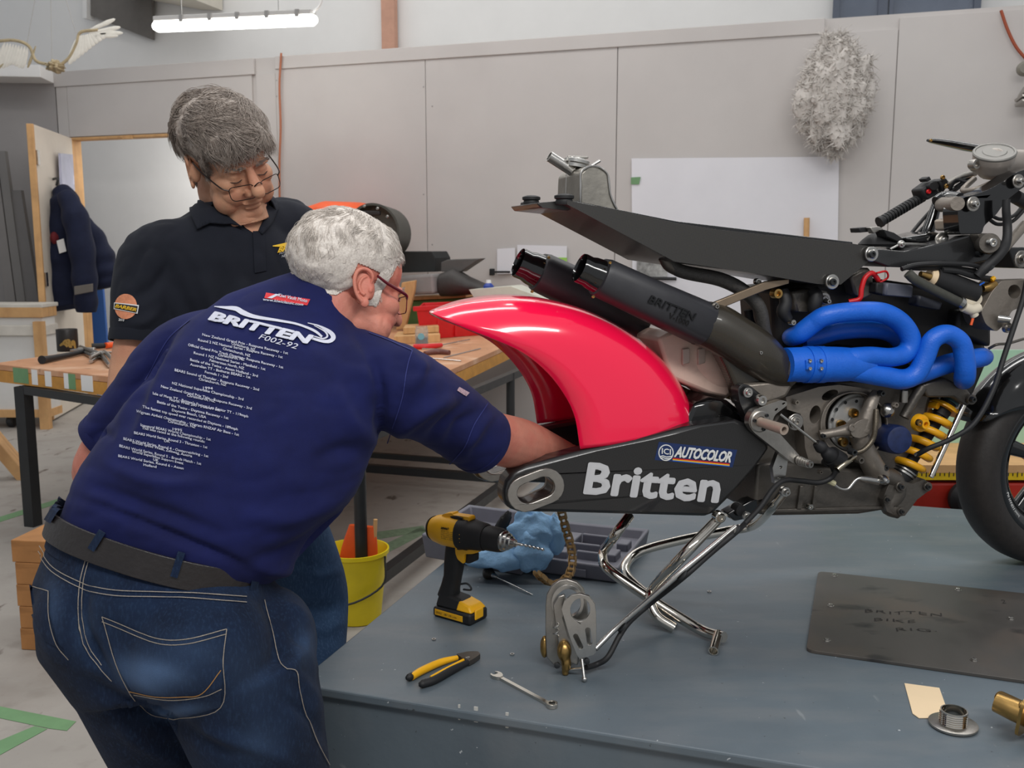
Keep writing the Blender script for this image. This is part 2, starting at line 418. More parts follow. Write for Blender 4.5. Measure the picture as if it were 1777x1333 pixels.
# ================================================================== the setting
def quadbox(p0, ex, ey, ez, sx, sy, sz): return boxo(Vector(p0) + ex * sx / 2 + ey * sy / 2 + ez * sz / 2, ex, ey, ez, sx, sy, sz)
fl = obj('floor', boxo((-.5, 5.5, -.05), RT, Vector((0, 1, 0)), EZ, 16, 15, .1), M_floor, smooth=False); tag(fl, kind='structure')
def ws(u, v=400): return (at_wall(u, v) - W0).dot(EX)          # metres along the wall
WTOP = at_wall(454, 100).z
S0, SD0, SD1, S1 = ws(94, 135), ws(131), ws(452), ws(2150)
ZD = at_wall(280, 235).z
def wbox(s0, s1, z0, z1, off0, off1): return quadbox(W0 + EX * s0 - EY * off1 + EZ * z0, EX, EY, EZ, s1 - s0, off1 - off0, z1 - z0)
wb = obj('wall_back', join(wbox(S0, SD0, 0, WTOP, -.12, -.02), wbox(SD0, SD1, ZD, WTOP, -.12, -.02), wbox(SD1, S1, 0, WTOP, -.12, -.02)), M_wall, smooth=False)
tag(wb, kind='structure')
def child_wall(name, geo, m, parent, **k): return obj(name, geo, m, parent, smooth=False, **k)
for a, b, z0, z1 in ((S0 + .01, SD0, 0, WTOP - .13), (SD0 + .004, SD1 - .03, ZD + .02, WTOP - .13), (ws(454), ws(487) - .0025, 0, WTOP - .13), (ws(487), ws(741.5) - .0025, 0, WTOP - .1), (ws(742), ws(1067) - .0025, 0, WTOP - .1),
                 (ws(1068), ws(1540) - .0025, 0, WTOP - .1), (ws(1541), S1, 0, WTOP - .03)):
    child_wall('panel', wbox(a, b, z0, z1, -.02, 0), M_wall, wb, bevel=.001)
child_wall('top_board', wbox(S0, SD1, WTOP - .13, WTOP, -.02, .012), M_wall, wb, bevel=.004)
child_wall('top_board', wbox(ws(488), ws(1415), WTOP - .1, WTOP - .0, -.02, .012), M_wall, wb, bevel=.004)
for k in range(26):                                                # screw heads along the sheets
    u = random.choice((460, 480, 500, 735, 750, 1060, 1076)); p = at_wall(u, random.uniform(120, 640), .001)
    if k < 14: child_wall('screw', lathe(p, -EY, [(0, .006), (.002, .005)], 8), M_wall2, wb)
# left wall, turned towards the camera
CORN = W0 + EX * S0; PL = at_z(-260, 118, WTOP); PL.z = 0
dl = (PL - CORN).normalized(); nl = Vector((-dl.y, dl.x, 0)); nl = nl if nl.y < 0 else -nl
LW = (PL - CORN).length + 4.5
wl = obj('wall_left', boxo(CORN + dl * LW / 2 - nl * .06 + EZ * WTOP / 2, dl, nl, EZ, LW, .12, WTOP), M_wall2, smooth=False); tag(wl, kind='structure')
obj('ledge', boxo(CORN + dl * LW / 2 + nl * .14 + EZ * (WTOP - .05), dl, nl, EZ, LW, .4, .1), M_white, wl, smooth=False, bevel=.005)
# taller wall of the hall behind the partition
wf = obj('wall_far', quadbox(W0 + EX * -6 + EY * 1.5, EX, EY, EZ, 20, .12, 6.4), M_white, smooth=False); tag(wf, kind='structure')
def farp(u, v): return at_plane(u, v, W0 + EY * 1.47, EY)
tr = obj('trim_1', boxo((farp(679, 0) + farp(679, 80)) / 2 - EY * .04 + EZ * .3, EX, EY, EZ, .13, .08, 2.2), mat('pink_pine', (196, 150, 128), .6, var=.1, scale=8), smooth=False); tag(tr, kind='structure')
M_winf = mat('window_frame_blue_grey', (84, 92, 108), .5, var=.1, scale=6); M_wing = mat('window_glass_dull', (92, 102, 120), .25, var=.12, scale=2)
c = (farp(1452, -40) + farp(1694, 30)) / 2; wsx = (farp(1694, 0) - farp(1452, 0)).length
wn = obj('window_1', boxo(c - EY * .02 + EZ * .3, EX, EY, EZ, wsx, .06, 1.4), M_wing, smooth=False); tag(wn, kind='structure')
for f, wd in ((0, .05), (.34, .07), (.40, .03), (1, .05)):
    obj('window_frame', boxo(c + EX * (wsx * (f - .5)) - EY * .07 + EZ * .3, EX, EY, EZ, wd, .05, 1.4), M_winf, wn, smooth=False)
obj('window_frame', boxo(c - EY * .07 + EZ * -.37, EX, EY, EZ, wsx, .05, .07), M_winf, wn, smooth=False)
# upper left: end of the hall with a dark grey panel and a boxed beam
e0, e1 = farp(160, 60), farp(272, 60)
rc = obj('trim_2', prism([farp(166, -60) - EY * .02, farp(166, 30) - EY * .02, farp(271, 71) - EY * .02, farp(271, -60) - EY * .02], -EY * .05), mat('dark_grey_board', (112, 108, 104), .8, var=.06), smooth=False); tag(rc, kind='structure')
rc = obj('trim_3', prism([farp(158, -60), farp(158, 36), farp(165, 36), farp(165, -60)], -EY * .12), M_white, smooth=False); tag(rc, kind='structure')
bm_ = obj('trim_4', prism([farp(238, -60), farp(238, -4), farp(350, 17), farp(386, 18), farp(386, -60)], -EY * .8), mat('beam_cream', (206, 200, 188), .7, var=.04), smooth=False); tag(bm_, kind='structure')

# door leaf standing open, with its frame
HG = at_z(151, 697, 0); DO = at_z(88, 733, 0); dv = (DO - HG); DWD = dv.length; dv.normalize(); dn = Vector((-dv.y, dv.x, 0)); dn = dn if dn.x > 0 else -dn
DH = ZD - .02
dr = obj('door_1', boxo(HG + dv * DWD / 2 + EZ * (DH / 2 + .02), dv, dn, EZ, DWD - .03, .035, DH), mat('door_face_cream', (222, 212, 198), .6, var=.04, scale=3), smooth=False); tag(dr, kind='structure')
obj('door_edge', boxo(HG + dv * (DWD - .005) + EZ * (DH / 2 + .02), dv, dn, EZ, .03, .05, DH), M_pine, dr, smooth=False, bevel=.004)
for z in (.35, 1.15, 2.1): obj('hinge', boxo(HG + dv * (DWD - .05) + dn * .025 + EZ * z, dv, dn, EZ, .05, .02, .11), M_steel, dr, smooth=False)
d2 = obj('trim_5', join(wbox(SD0 - .05, SD0 + .035, 0, ZD, -.10, .02), wbox(SD0, SD1, ZD - .010, ZD + .012, -.10, .012)), M_pine, smooth=False, bevel=.004); tag(d2, kind='structure')
obj('wood_chip', boxo(at_wall(221, 238, .03), EX, EY, EZ, .1, .02, .03), M_pine, d2, smooth=False)

# ------------------------------------------------------------------ platform
PC = at_z(512, 1187, PLAT); PBL = at_z(952, 828, PLAT); plen = (PBL - PC).dot(EY); PWID = 3.4
pf = thing('platform', 'low grey-blue painted wooden platform that carries the motorcycle', 'platform', (*PC.xy, 0))
obj('top_board', quadbox(PC - EZ * .02, EX, EY, EZ, PWID, plen, .02), M_plat, pf, smooth=False, bevel=.004)
obj('front_panel', quadbox(Vector((*PC.xy, 0)) + EX * .012 + EY * .012, EX, EY, EZ, PWID - .02, .02, PLAT - .02), M_plat, pf, smooth=False)
obj('side_panel', quadbox(Vector((*PC.xy, 0)) + EX * .012 + EY * .034, EX, EY, EZ, .02, plen - .05, PLAT - .02), M_plat, pf, smooth=False)
obj('back_panel', quadbox(Vector((*PC.xy, 0)) + EX * .034 + EY * (plen - .03), EX, EY, EZ, PWID - .05, .02, PLAT - .02), M_plat, pf, smooth=False)
M_chip = mat('bare_chip_white', (196, 194, 188), .7, var=.2, scale=80)
for u, v, wd in ((826, 1240, .008), (797, 1236, .004), (880, 1250, .006), (998, 1264, .025)):
    p = at_plane(u, v, PC + EY * .010, EY); obj('paint_chip', boxo(p, EX, EY, EZ, wd, .003, .032 if wd < .02 else .006), M_chip, pf, smooth=False)
M_plate = mat('worn_steel_plate', (88, 85, 82), .45, .5, var=.14, scale=7); layer(M_plate, noise_mask(4.5, .48, .7, 6, (1, 1, 1), .6), (112, 98, 86)); layer(M_plate, noise_mask(7, .58, .68, 6, (1, 2, 1), .75), (44, 44, 46))
pp = [(1420, 991), (1399, 1127), (2080, 1224), (2080, 1062)]
pz = PLAT + .008
q3 = [at_z(u, v, pz) for u, v in pp]
sp = obj('steel_plate', plate([rnd([(p.x, p.y) for p in q3], .02)], EZ * -.0075, lambda x, y: Vector((x, y, pz))), M_plate, smooth=False, bevel=.001)
tag(sp, 'worn dark steel plate bolted to the platform with scribbled writing', 'plate')
def z6(x, y): return 1180 + .35495 * x, 860 + .35495 * y
for x, y in ((755, 393), (737, 540), (718, 710), (1360, 463), (1437, 807), (1617, 605)):
    p = at_z(*z6(x, y), pz + .0)
    b_ = obj('bolt', lathe(p, EZ, [(0, .009), (.001, .009), (.0012, .006), (.005, .006), (.0055, .005)], 6), M_steel, sp, auto=25)
M_ink = mat('scribed_dark', (40, 36, 36), .7, var=0)
def scrawl(s, u0, v0, u1, v1, h, name='scribble'):
    V, F, w_ = textgeo(s, -.006, .15, 2, 1.1); a = at_z(u0, v0, pz + .0008); b = at_z(u1, v1, pz + .0008); ex = (b - a) / w_; n = Vector((-ex.y, ex.x, 0)).normalized() * h
    obj(name, ([a + ex * x + n * y * (1 + .12 * math.sin(x * 5)) + n * (.25 * math.sin(x * 2.2)) for x, y in V], F), M_ink, sp, smooth=False)
scrawl('BRITTEN', *z6(905, 572), *z6(1290, 588), .020); scrawl('BIKE', *z6(950, 614), *z6(1160, 620), .018); scrawl('RIG.', *z6(1060, 664), *z6(1255, 662), .018); scrawl('2', *z6(1575, 528), *z6(1600, 530), .024)

# ------------------------------------------------------------------ workbench
TZ = .82
tq = [at_z(-14, 631, TZ), at_z(640, 703, TZ), at_z(966, 562, TZ), at_z(462, 562, TZ)]
wbn = thing('workbench', 'large plywood workbench with black steel legs behind the men', 'workbench', (*tq[1].xy, 0))
obj('bench_top', prism([p - EZ * .03 for p in tq], EZ * .03), M_ply, wbn, smooth=False, bevel=.003)
inn = [p + (sum(tq, Vector()) / 4 - p).normalized() * .02 for p in tq]
for i in range(4):
    a, b = tq[i] - EZ * .03, tq[(i + 1) % 4] - EZ * .03; d = (b - a).normalized(); n = Vector((-d.y, d.x, 0))
    obj('edge_board', boxo((a + b) / 2 + n * .0225 - EZ * .031, d, n, EZ, (b - a).length, .045, .06), M_edge, wbn, smooth=False)
def leg(u, v, ztop=TZ - .095, r=.024, mt=None):
    p = at_z(u, v, 0); return obj('leg', tube([p + EZ * .03, Vector((p.x, p.y, ztop))], r, 14), mt or M_black, wbn), p
_, L1 = leg(630, 1078, r=.024)
obj('foot_cap', tube([L1 + EZ * .0, L1 + EZ * .07], .027, 14), M_steel, wbn)
p = at_z(58, 912, 0); obj('leg', boxo(p + EZ * .36, EX, EY, EZ, .06, .06, .72), M_black, wbn, smooth=False)
L0 = p
_, L2 = leg(886, 868); _, L3 = leg(948, 817)
def rail(a, b, h, wd=.045, nm='rail'): a = Vector((a.x, a.y, h)); b = Vector((b.x, b.y, h)); d = (b - a).normalized(); obj(nm, boxo((a + b) / 2, d, d.cross(EZ), EZ, (b - a).length, wd, wd), M_black, wbn, smooth=False)
rail(L1, L3, .12); rail(L2, L2 - EX * 1.9, .12); rail(L2, L2 - EX * 1.9, .20, .03)
rail(L1, L3, TZ - .115, .04); rail(L1, L0, TZ - .115, .04)
for u0, u1, m_ in ((22, 48, M_greent), (54, 64, M_white), (77, 88, M_white), (110, 118, M_white), (118, 130, M_greent), (140, 160, M_white)):
    f = lambda u: (632.6 + .11 * u)
    a, b = at_z(u0, f(u0), TZ), at_z(u1, f(u1), TZ); a = tq[0] + (tq[1] - tq[0]).normalized() * (a - tq[0]).dot((tq[1] - tq[0]).normalized()); L = (b - at_z(u0, f(u0), TZ)).length
    d = (tq[1] - tq[0]).normalized(); obj('tape_patch', boxo(a + d * L / 2 - EZ * .045, d, d.cross(EZ), EZ, L, .003, .075), m_, wbn, smooth=False)

# ------------------------------------------------------------------ floor tape, timber, bucket
M_tapef = mat('green_tape_faded', (118, 138, 112), .7, var=.2, scale=30)
def tape(pts, lab):
    V = [at_z(u, v, .0015) for u, v in pts]; o = obj('floor_tape', prism(V, EZ * -.001), M_tapef if 'faded' in lab else M_greent, smooth=False); tag(o, lab, 'tape', 'green tape on the floor')
tape([(-30, 1218), (0, 1226), (132, 1252), (116, 1268), (85, 1264), (0, 1246), (-30, 1240)], 'pale green floor tape strip crossing the bottom left corner')
tape([(60, 1260), (82, 1265), (0, 1310), (-60, 1340), (-60, 1312), (0, 1285)], 'pale green floor tape strip branching down to the left edge')
tape([(-20, 903), (100, 866), (100, 874), (-20, 912)], 'long thin green floor tape line behind the timber stack')
tape([(640, 925), (735, 912), (740, 922), (640, 938)], 'faded green floor tape short piece beside the steel bench leg')
tape([(660, 948), (730, 915), (745, 922), (675, 958)], 'faded green floor tape slanting piece beside the steel bench leg')
p0 = at_z(38, 1128, 0); k_ = px(p0) * 39; hh = .335 / 4
TX = Vector((math.cos(.12), -math.sin(.12), 0)); TY = Vector((math.sin(.12), math.cos(.12), 0))
TH_ = 197 * px(p0) / 5 / .92
for i in range(5):
    off = (-.002, .003, .0, .004, -.003)[i] - .028 * (i == 0) * 0
    o = obj('timber_block', quadbox(p0 + TX * (off - .002 * i) + TY * (-.0) + EZ * (i * TH_ * .92 + .001), TX, TY, EZ, .5, .32, TH_ * .91), M_timber, smooth=False, bevel=.003)
    tag(o, ('bottom', 'second lowest', 'middle', 'second highest', 'topmost')[i] + ' brown timber block of the stack behind the jeans', 'timber', 'stacked timber blocks')
    if i == 1:
        for k in range(3): obj('nail_hole', lathe(p0 + TX * (.05 + .03 * k) + EZ * (TH_ * 1.5) - TY * .0, -TY, [(0, .004), (.002, .003)], 8), M_ink, o)
pb = at_z(626, 1098, 0); bk = thing('bucket', 'yellow plastic bucket with orange tools beside the steel bench leg', 'bucket', pb)
pb = pb + EY * .12 - EX * .075
bk.location = pb; bk['base'] = list(pb)
M_byel = mat('bucket_yellow', (232, 208, 24), .4, var=.05)
obj('body', lathe(pb, EZ, [(0, .085), (.004, .09), (.26, .118), (.265, .126), (.28, .126), (.28, .12), (.262, .114), (.02, .085)], 32), M_byel, bk)
obj('handle', tube([pb + EX * .122 + EZ * .26, pb + EX * .13 - EY * .05 + EZ * .16, pb - EY * .13 + EZ * .1, pb - EX * .13 - EY * .05 + EZ * .16, pb - EX * .122 + EZ * .26], .004, 8, 6), M_black, bk)
sv = obj('hand_shovel', loft([(pb + EZ * (.05 + .32 * t) + EX * (-.02 + .05 * t), EX, EY, .05 + .03 * math.sin(t * 3), .012, 3) for t in np.linspace(0, 1, 8)]), M_orange); tag(sv, 'orange plastic scoop standing upright in the yellow bucket', 'scoop')
sv = obj('wooden_stick', tube([pb + EX * .06 + EZ * .03, pb + EX * .085 + EZ * .40], .008, 8), M_pine); tag(sv, 'thin wooden stick standing in the yellow bucket', 'stick')
# ================================================================== motorcycle
def cv(u0, v0, s): return lambda x, y: (u0 + s * x, v0 + s * y)
z1 = cv(880, 220, .33765); z2 = cv(1300, 220, .2701); z3 = cv(1250, 480, .33); z4 = cv(720, 500, .3489); z5 = cv(700, 820, .36016)
z7 = cv(1280, 660, .19507); z8 = cv(1480, 240, .18); z9 = cv(1580, 560, .2552); zp = lambda x, y: (x, y)
mb = at_z(1290, 1000, PLAT)
BIKE = thing('motorcycle', 'stripped carbon racing motorcycle with blue exhaust headers on the platform', 'motorcycle', mb)
def bt(name, pts, r, cvt=zp, m=None, seg=12, sm=5, par=None, **k):
    P = [at_b(*cvt(p[0], p[1]), p[2]) for p in pts]
    r = r if isinstance(r, (list, tuple)) else [r] * len(P)
    R = [q * px(p) for q, p in zip(r, P)]
    return obj(name, tube(P, R, seg, sm if len(P) > 2 else 0, **k), m or M_black, par or BIKE)
def bp(name, poly, w0, w1, cvt=zp, m=None, holes=(), bev=.002, rr=0, par=None, smooth=True):
    L = [[cvt(*p) for p in poly]] + [[cvt(*p) for p in h] for h in holes]
    if rr: L[0] = rnd(L[0], rr)
    return obj(name, plate(L, BL * (w1 - w0), lambda u, v: at_b(u, v, w0)), m or M_alu, par or BIKE, bevel=bev, smooth=smooth)
def bolt(x, y, wd, r, cvt=zp, m=None, name='bolt', h=.012, par=None, style='cap', ax=None):
    p = at_b(*cvt(x, y), wd); q = r * px(p); a = -BL if ax is None else ax
    prof = {'cap': [(0, q), (h * .7, q), (h, q * .9), (h, q * .5), (h * .55, q * .45)], 'washer': [(0, q), (h * .4, q), (h * .5, q * .93), (h * .5, q * .62), (h * .8, q * .6), (h, q * .5), (h, q * .3), (h * .6, q * .28)],
            'dome': [(0, q), (h * .3, q), (h * .7, q * .8), (h, q * .35)]}[style]
    return obj(name, lathe(p, a, prof, 20), m or M_steel, par or BIKE, auto=30)
def ringlathe(p0, axis, prof, seg=48):
    a = Vector(axis).normalized(); x = a.orthogonal().normalized(); y = a.cross(x); V, F = [], []; n = len(prof)
    for k in range(seg):
        t = 2 * math.pi * k / seg
        for d, r in prof: V.append(Vector(p0) + a * d + (x * math.cos(t) + y * math.sin(t)) * r)
    for k in range(seg):
        for i in range(n): F.append((k * n + i, k * n + (i + 1) % n, ((k + 1) % seg) * n + (i + 1) % n, ((k + 1) % seg) * n + i))
    return V, F

# --- tail subframe
TAIL = [(984, 347), (996, 350), (1074, 365), (1174, 387), (1251, 399), (1386, 413), (1480, 423), (1513, 428), (1516, 447), (1459, 494), (1419, 493), (1300, 473), (1170, 454), (1150, 443), (996, 361), (984, 355)]
bp('seat_subframe', TAIL, .0, .27, m=M_carb, bev=.006)
o = BIKE.children[-1]
bp('subframe_inner_tray', [(1000, 349), (1174, 384), (1480, 420), (1480, 430), (1174, 394), (1000, 356)], .02, .25, m=M_gloss)
for (u, v, wd) in ((979, 346, .02), (922, 348, .23)):
    p = at_b(u, v, wd); obj('rubber_pad', lathe(p - EZ * .012, EZ, [(0, .018), (.006, .02), (.012, .018), (.014, .022), (.02, .022), (.022, .017), (.024, .01)], 20), M_rub, BIKE)
p = at_b(917, 358, .25); obj('tail_bracket', boxo(p, BF, BL, EZ, .03, .04, .02), M_rub, BIKE, smooth=False, bevel=.003)
bp('tail_edge', [(931, 352), (990, 347), (1000, 360), (985, 366), (938, 361)], .03, .24, m=M_carb, bev=.003)
# --- header tank
tk = bp('header_tank', [(1006, 354), (1007, 318), (1008, 300), (1016, 291), (1028, 287), (1042, 290), (1055, 301), (1058, 318), (1060, 336), (1066, 352), (1074, 368)], .06, .22, m=mat('tank_aluminium', (150, 146, 138), .42, .85, var=.12, scale=18, bump=.08, bscale=60), bev=.006)
tw = [(1007, 353), (1007.5, 325), (1008, 301), (1016, 292), (1028, 288), (1042, 291), (1054, 302), (1057, 318), (1059, 336), (1065, 352), (1073, 367)]
bt('weld_seam', [(u, v, .058) for u, v in tw], [1.6 + .5 * (i % 2) for i in range(len(tw))], m=M_alub, seg=8, sm=8, par=tk)
bt('weld_seam', [(982, 345, .14), (983, 310, .14), (984, 297, .14)], 1.2, m=M_alub, seg=8, par=tk)
bt('breather_pipe', [(953, 271, .14), (992, 296, .14)], 9.5, m=M_alub, seg=18, par=tk, hollow=.82)
p = at_b(1001, 282, .14); axc = (EZ + BF * .18).normalized()
obj('filler_cap', lathe(p - axc * .012, axc, [(0, .026), (.008, .026), (.010, .03), (.017, .03), (.019, .026), (.019, .020), (.022, .019), (.022, .008)], 28), M_alub, tk, auto=30)
obj('cap_tab', boxo(p + axc * .012, BF, BL, EZ, .05, .01, .006), M_alu, tk, smooth=False, bevel=.002)
bt('vent_nipple', [(1026, 288, .1), (1041, 279, .1)], 2.6, m=M_alub, par=tk)
# --- silencers
def silencer(du, dv, wd, text):
    P = [(1020 + du, 474 + dv), (1040 + du, 480 + dv), (1130 + du, 522 + dv), (1222 + du, 563 + dv)]
    C3 = [at_b(u, v, wd) for u, v in P]; ax = (C3[3] - C3[1]).normalized(); n = BL.cross(ax).normalized(); n = n if n.z > 0 else -n; k = px(C3[1])
    s = obj('silencer', loft([(C3[1] - ax * .002, BL, n, 28 * k, 28 * k, 2.2), (C3[1], BL, n, 36 * k, 33 * k, 2.4), (C3[1] + ax * .01, BL, n, 38 * k, 35 * k, 2.6), (C3[2], BL, n, 42 * k, 37 * k, 2.8), (C3[3] - ax * .004, BL, n, 43 * k, 40 * k, 2.9), (C3[3], BL, n, 40 * k, 37 * k, 2.8)], 40), mat('silencer_black', (46, 46, 50), .45, var=.08, scale=20), BIKE, auto=50)
    a = (C3[1] - at_b(1003 + du, 473 + dv, wd)); L = (C3[1] - C3[0]).length; o0 = C3[1] - ax * (40 * k)
    obj('outlet', ringlathe(o0, ax, [(0, 25.5 * k), (3 * k, 26.5 * k), (16 * k, 26 * k), (24 * k, 28.5 * k), (42 * k, 30.5 * k), (42 * k, 26 * k), (16 * k, 24 * k), (2 * k, 24.5 * k)], 40), M_gloss, s, auto=35)
    obj('baffle', lathe(o0 + ax * 34 * k, ax, [(0, 24 * k), (.002, 24 * k)], 24), mat('soot', (14, 12, 12), .9, var=0), s)
    for uu, vv in ((1029, 515), (1058, 456)):
        bolt(uu + du, vv + dv, wd - .05 if vv > 480 else wd - .045, 2.6, m=M_brass, name='rivet', h=.004, par=s)
    return s
silencer(-106, -9, .30, False); s1 = silencer(0, 0, .045, True)
sb = bvh_of(s1); to = onto(sb, .0012)
M_badge = mat('badge_black', (12, 12, 14), .25, var=0)
def draped(name, s, BLc, BRc, TLc, to3, m, par, bold=0., shear=0., spacing=1., maxlen=8):
    V0, F0, w_ = textgeo(s, bold, shear, 2, spacing); e = max(0, bold) / .729; P, FF = [], []
    for c, (dx, dy) in enumerate([(0, 0)] + [(e * math.cos(t), e * math.sin(t)) for t in np.radians(np.arange(22, 382, 22.5 if e > .03 else 90))] if e > .004 else ((0, 0),)):
        V = [(x + dx, y + dy) for x, y in V0]; F = F0; n = len(P)
        Q = [(BLc[0] + (BRc[0] - BLc[0]) * x / w_ + (TLc[0] - BLc[0]) * y, BLc[1] + (BRc[1] - BLc[1]) * x / w_ + (TLc[1] - BLc[1]) * y) for x, y in V]
        if maxlen: Q, F = subdiv(Q, F, maxlen)
        for u, v in Q: p = to3(u, v); P.append(p + (C - p).normalized() * (c * .0002))
        FF += [tuple(i + n for i in f) for f in F]
    return obj(name, (P, FF), m, par, smooth=False)
draped('lettering', 'BRITTEN', (1124, 524), (1204, 557), (1129, 511), to, M_badge, s1, .03, .15)
draped('lettering', 'V-1000', (1160, 552), (1194, 566), (1163, 542), to, M_badge, s1, .02, .1)
# --- carbon shroud behind the silencer, collector and header pipes
bt('exhaust_shroud', [(1212, 560, .045), (1240, 568, .04), (1275, 588, .03), (1312, 612, .02), (1345, 638, .02), (1368, 648, .02)], [39, 42, 41, 40, 33, 26], m=M_carb3, seg=28)
bp('shroud_stay', [(1243, 604), (1262, 598), (1290, 610), (1330, 640), (1350, 662), (1312, 672), (1296, 690), (1300, 712), (1284, 705), (1276, 672), (1262, 640)], .02, .07, m=M_carb3, bev=.01)
bolt(1319, 612, -.03, 3.0, m=M_steel, h=.006)
bp('collector_body', [(1292, 668), (1330, 664), (1362, 652), (1370, 632), (1380, 640), (1379, 668), (1366, 690), (1342, 700), (1312, 694)], .0, .09, m=M_magl, bev=.014)
bt('collector_cone', [(1352, 636, .02), (1372, 640, .02)], [32, 33], m=M_mag, seg=24)
hd = bt('exhaust_collector', [(340, 465, .0), (440, 463, .0), (560, 462, .0), (680, 462, .0), (770, 465, .01)], [30, 30.5, 31, 29, 24], z3, M_blue, 28)
for x in (467, 527):
    bt('clamp_band', [(x - 24, 463, .0), (x + 14, 463, .0)], 32.2, z3, M_blue, 32, 0)
    p = at_b(*z3(x, 463), 0) - BL * .043
    for dy in (-20, 20): bolt(x, 463 + dy, -.044, 3.4, z3, M_steel, 'clamp_screw', .006)
    bp('clamp_tab', [(x - 14, 440), (x + 12, 440), (x + 12, 492), (x - 14, 492)], -.046, -.038, z3, M_blue)
bt('header_pipe', [(372, 318, .12), (376, 318, .07), (420, 300, .04), (490, 245, .02), (560, 205, .0), (700, 185, -.01), (850, 190, -.01), (950, 245, .0), (1000, 330, .0), (975, 400, .0), (900, 425, -.005), (790, 420, -.01), (690, 435, -.01), (600, 450, .0)], [14, 16, 17, 17, 17, 17, 17.5, 17.5, 17.5, 17, 16.5, 17, 20, 20], z3, M_blue, 20, 8)
bt('header_pipe', [(440, 335, .09), (520, 315, .08), (620, 288, .07), (780, 278, .07), (900, 300, .07), (985, 380, .08)], 15.5, z3, M_blue, 18, 6)
bt('header_pipe', [(600, 480, .0), (720, 500, -.01), (860, 525, -.01), (960, 540, -.015), (1030, 510, -.02), (1075, 430, -.025), (1115, 335, -.03), (1190, 302, -.035), (1262, 345, -.04), (1284, 430, -.04), (1288, 495, -.035), (1284, 535, -.02), (1278, 545, .03), (1275, 540, .08)], [18, 18, 18, 17.5, 17, 16.5, 16.5, 16.5, 16.5, 17, 17.5, 17.5, 16, 14], z3, M_blue, 20, 8)
bt('header_pipe', [(960, 545, .05), (1080, 500, .04), (1200, 458, .03), (1320, 435, .03), (1375, 425, .04), (1388, 423, .09)], [17, 17, 17, 17, 16.5, 15], z3, M_blue, 20, 6)
# --- cream header box behind the shroud
bt('battery_tray', [(1148, 585, .16), (1190, 612, .16), (1230, 640, .16), (1262, 655, .16)], [20, 42, 48, 42], m=M_beige, seg=24)
bp('tray_panel', [(1142, 588), (1165, 575), (1200, 585), (1250, 600), (1275, 640), (1278, 672), (1262, 690), (1225, 682), (1172, 660), (1160, 645)], .10, .24, m=M_beige, bev=.008)
for x in (1185, 1212): bp('clip', [(x, 606), (x + 12, 604), (x + 12, 630), (x, 634)], .092, .10, m=mat('clear_clip', (176, 160, 150), .3, var=.05))
bt('red_tube_lid', [(1115, 620, .26), (1155, 606, .26)], 14, m=M_red, seg=16)
bt('loose_chain', [(1170, 668, .17), (1200, 682, .17), (1240, 682, .15), (1270, 690, .13)], 5, m=M_chain, seg=6)
# --- swingarm
SW = [(440, 1010), (452, 960), (490, 915), (560, 883), (820, 812), (1100, 757), (1340, 692), (1600, 655), (1690, 690), (1760, 760), (1765, 800), (1700, 890), (1640, 960), (1560, 1050), (1490, 1120), (1440, 1138), (730, 1118), (520, 1116), (462, 1095), (440, 1050)]
swp = [z4(*p) for p in SW]
SLOT = slot(929, 850, 16, 17.5, -21); SLOTo = slot(929, 850, 20, 31, -21)
sw = bp('swingarm', SW, .0, .06, z4, M_carb2, [[((u - 720) / .3489, (v - 500) / .3489) for u, v in SLOT]], .012)
fo = lambda u, v: at_b(u, v, 0) + BL * .29
f_sl = obj('swingarm_far_arm', plate([swp, SLOT], BL * .06, fo), M_carb2, sw, bevel=.012)
def axle_plate(off, th):
    return obj('axle_slot_plate', plate([SLOTo, SLOT], BL * th, lambda u, v: at_b(u, v, 0) + BL * off), M_alu, sw, bevel=.004)
axle_plate(-.006, .014); axle_plate(.052, .014); axle_plate(.284, .014); axle_plate(.345, .014)
bp('swingarm_bridge', [(1240, 735), (1340, 690), (1390, 575), (1470, 545), (1560, 560), (1660, 640), (1700, 720), (1690, 850), (1560, 1000), (1440, 1080), (1340, 1000)], .05, .30, z4, M_gloss, bev=.02)
to0 = lambda u, v: at_b(u, v, -.0008)
def flat(name, s, a, b, c_, m, bold=0., shear=0., spacing=1., off=-.0008): return draped(name, s, z4(*a), z4(*b), z4(*c_), lambda u, v: at_b(u, v, off), m, sw, bold, shear, spacing, 0)
flat('lettering', 'Britten', (845, 1018), (1502, 1062), (872, 864), mat('letter_silver_white', (196, 196, 198), .5, var=0), .036, 0, 1.02, -.0010)
o = bp('sticker', [(1213, 765), (1603, 805), (1580, 893), (1192, 855)], -.0006, .0, z4, mat('sticker_navy', (26, 46, 92), .35, var=0), bev=0, smooth=False)
flat('lettering', 'AUTOCOLOR', (1291, 838), (1568, 866), (1302, 786), M_white_m, .045, .22, .92, -.0016)
for dy, cc in ((0, (214, 40, 36)), (6, (240, 190, 30)), (11, (28, 96, 190))):
    bp('stripe', [(1283, 845 + dy), (1566, 873 + dy), (1564, 878 + dy), (1282, 850 + dy)], -.0014, -.0006, z4, mat('stripe_%d' % cc[0], cc, .4, var=0), bev=0, smooth=False)
bp('roundel', ell(1249, 819, 38, 41, 6), -.0012, -.0006, z4, M_white_m, [ell(1249, 819, 33, 36, 6)], 0, smooth=False)
flat('lettering', 'ICI', (1228, 824), (1272, 829), (1229, 795), M_white_m, .02, 0, 1.0, -.0014)
for y in (836, 845): bp('wave_mark', [(1220, y), (1235, y - 4), (1250, y + 2), (1264, y + 1), (1278, y - 2), (1276, y + 3), (1264, y + 6), (1250, y + 7), (1235, y + 1), (1222, y + 5)], -.0014, -.0006, z4, M_white_m, bev=0, smooth=False)
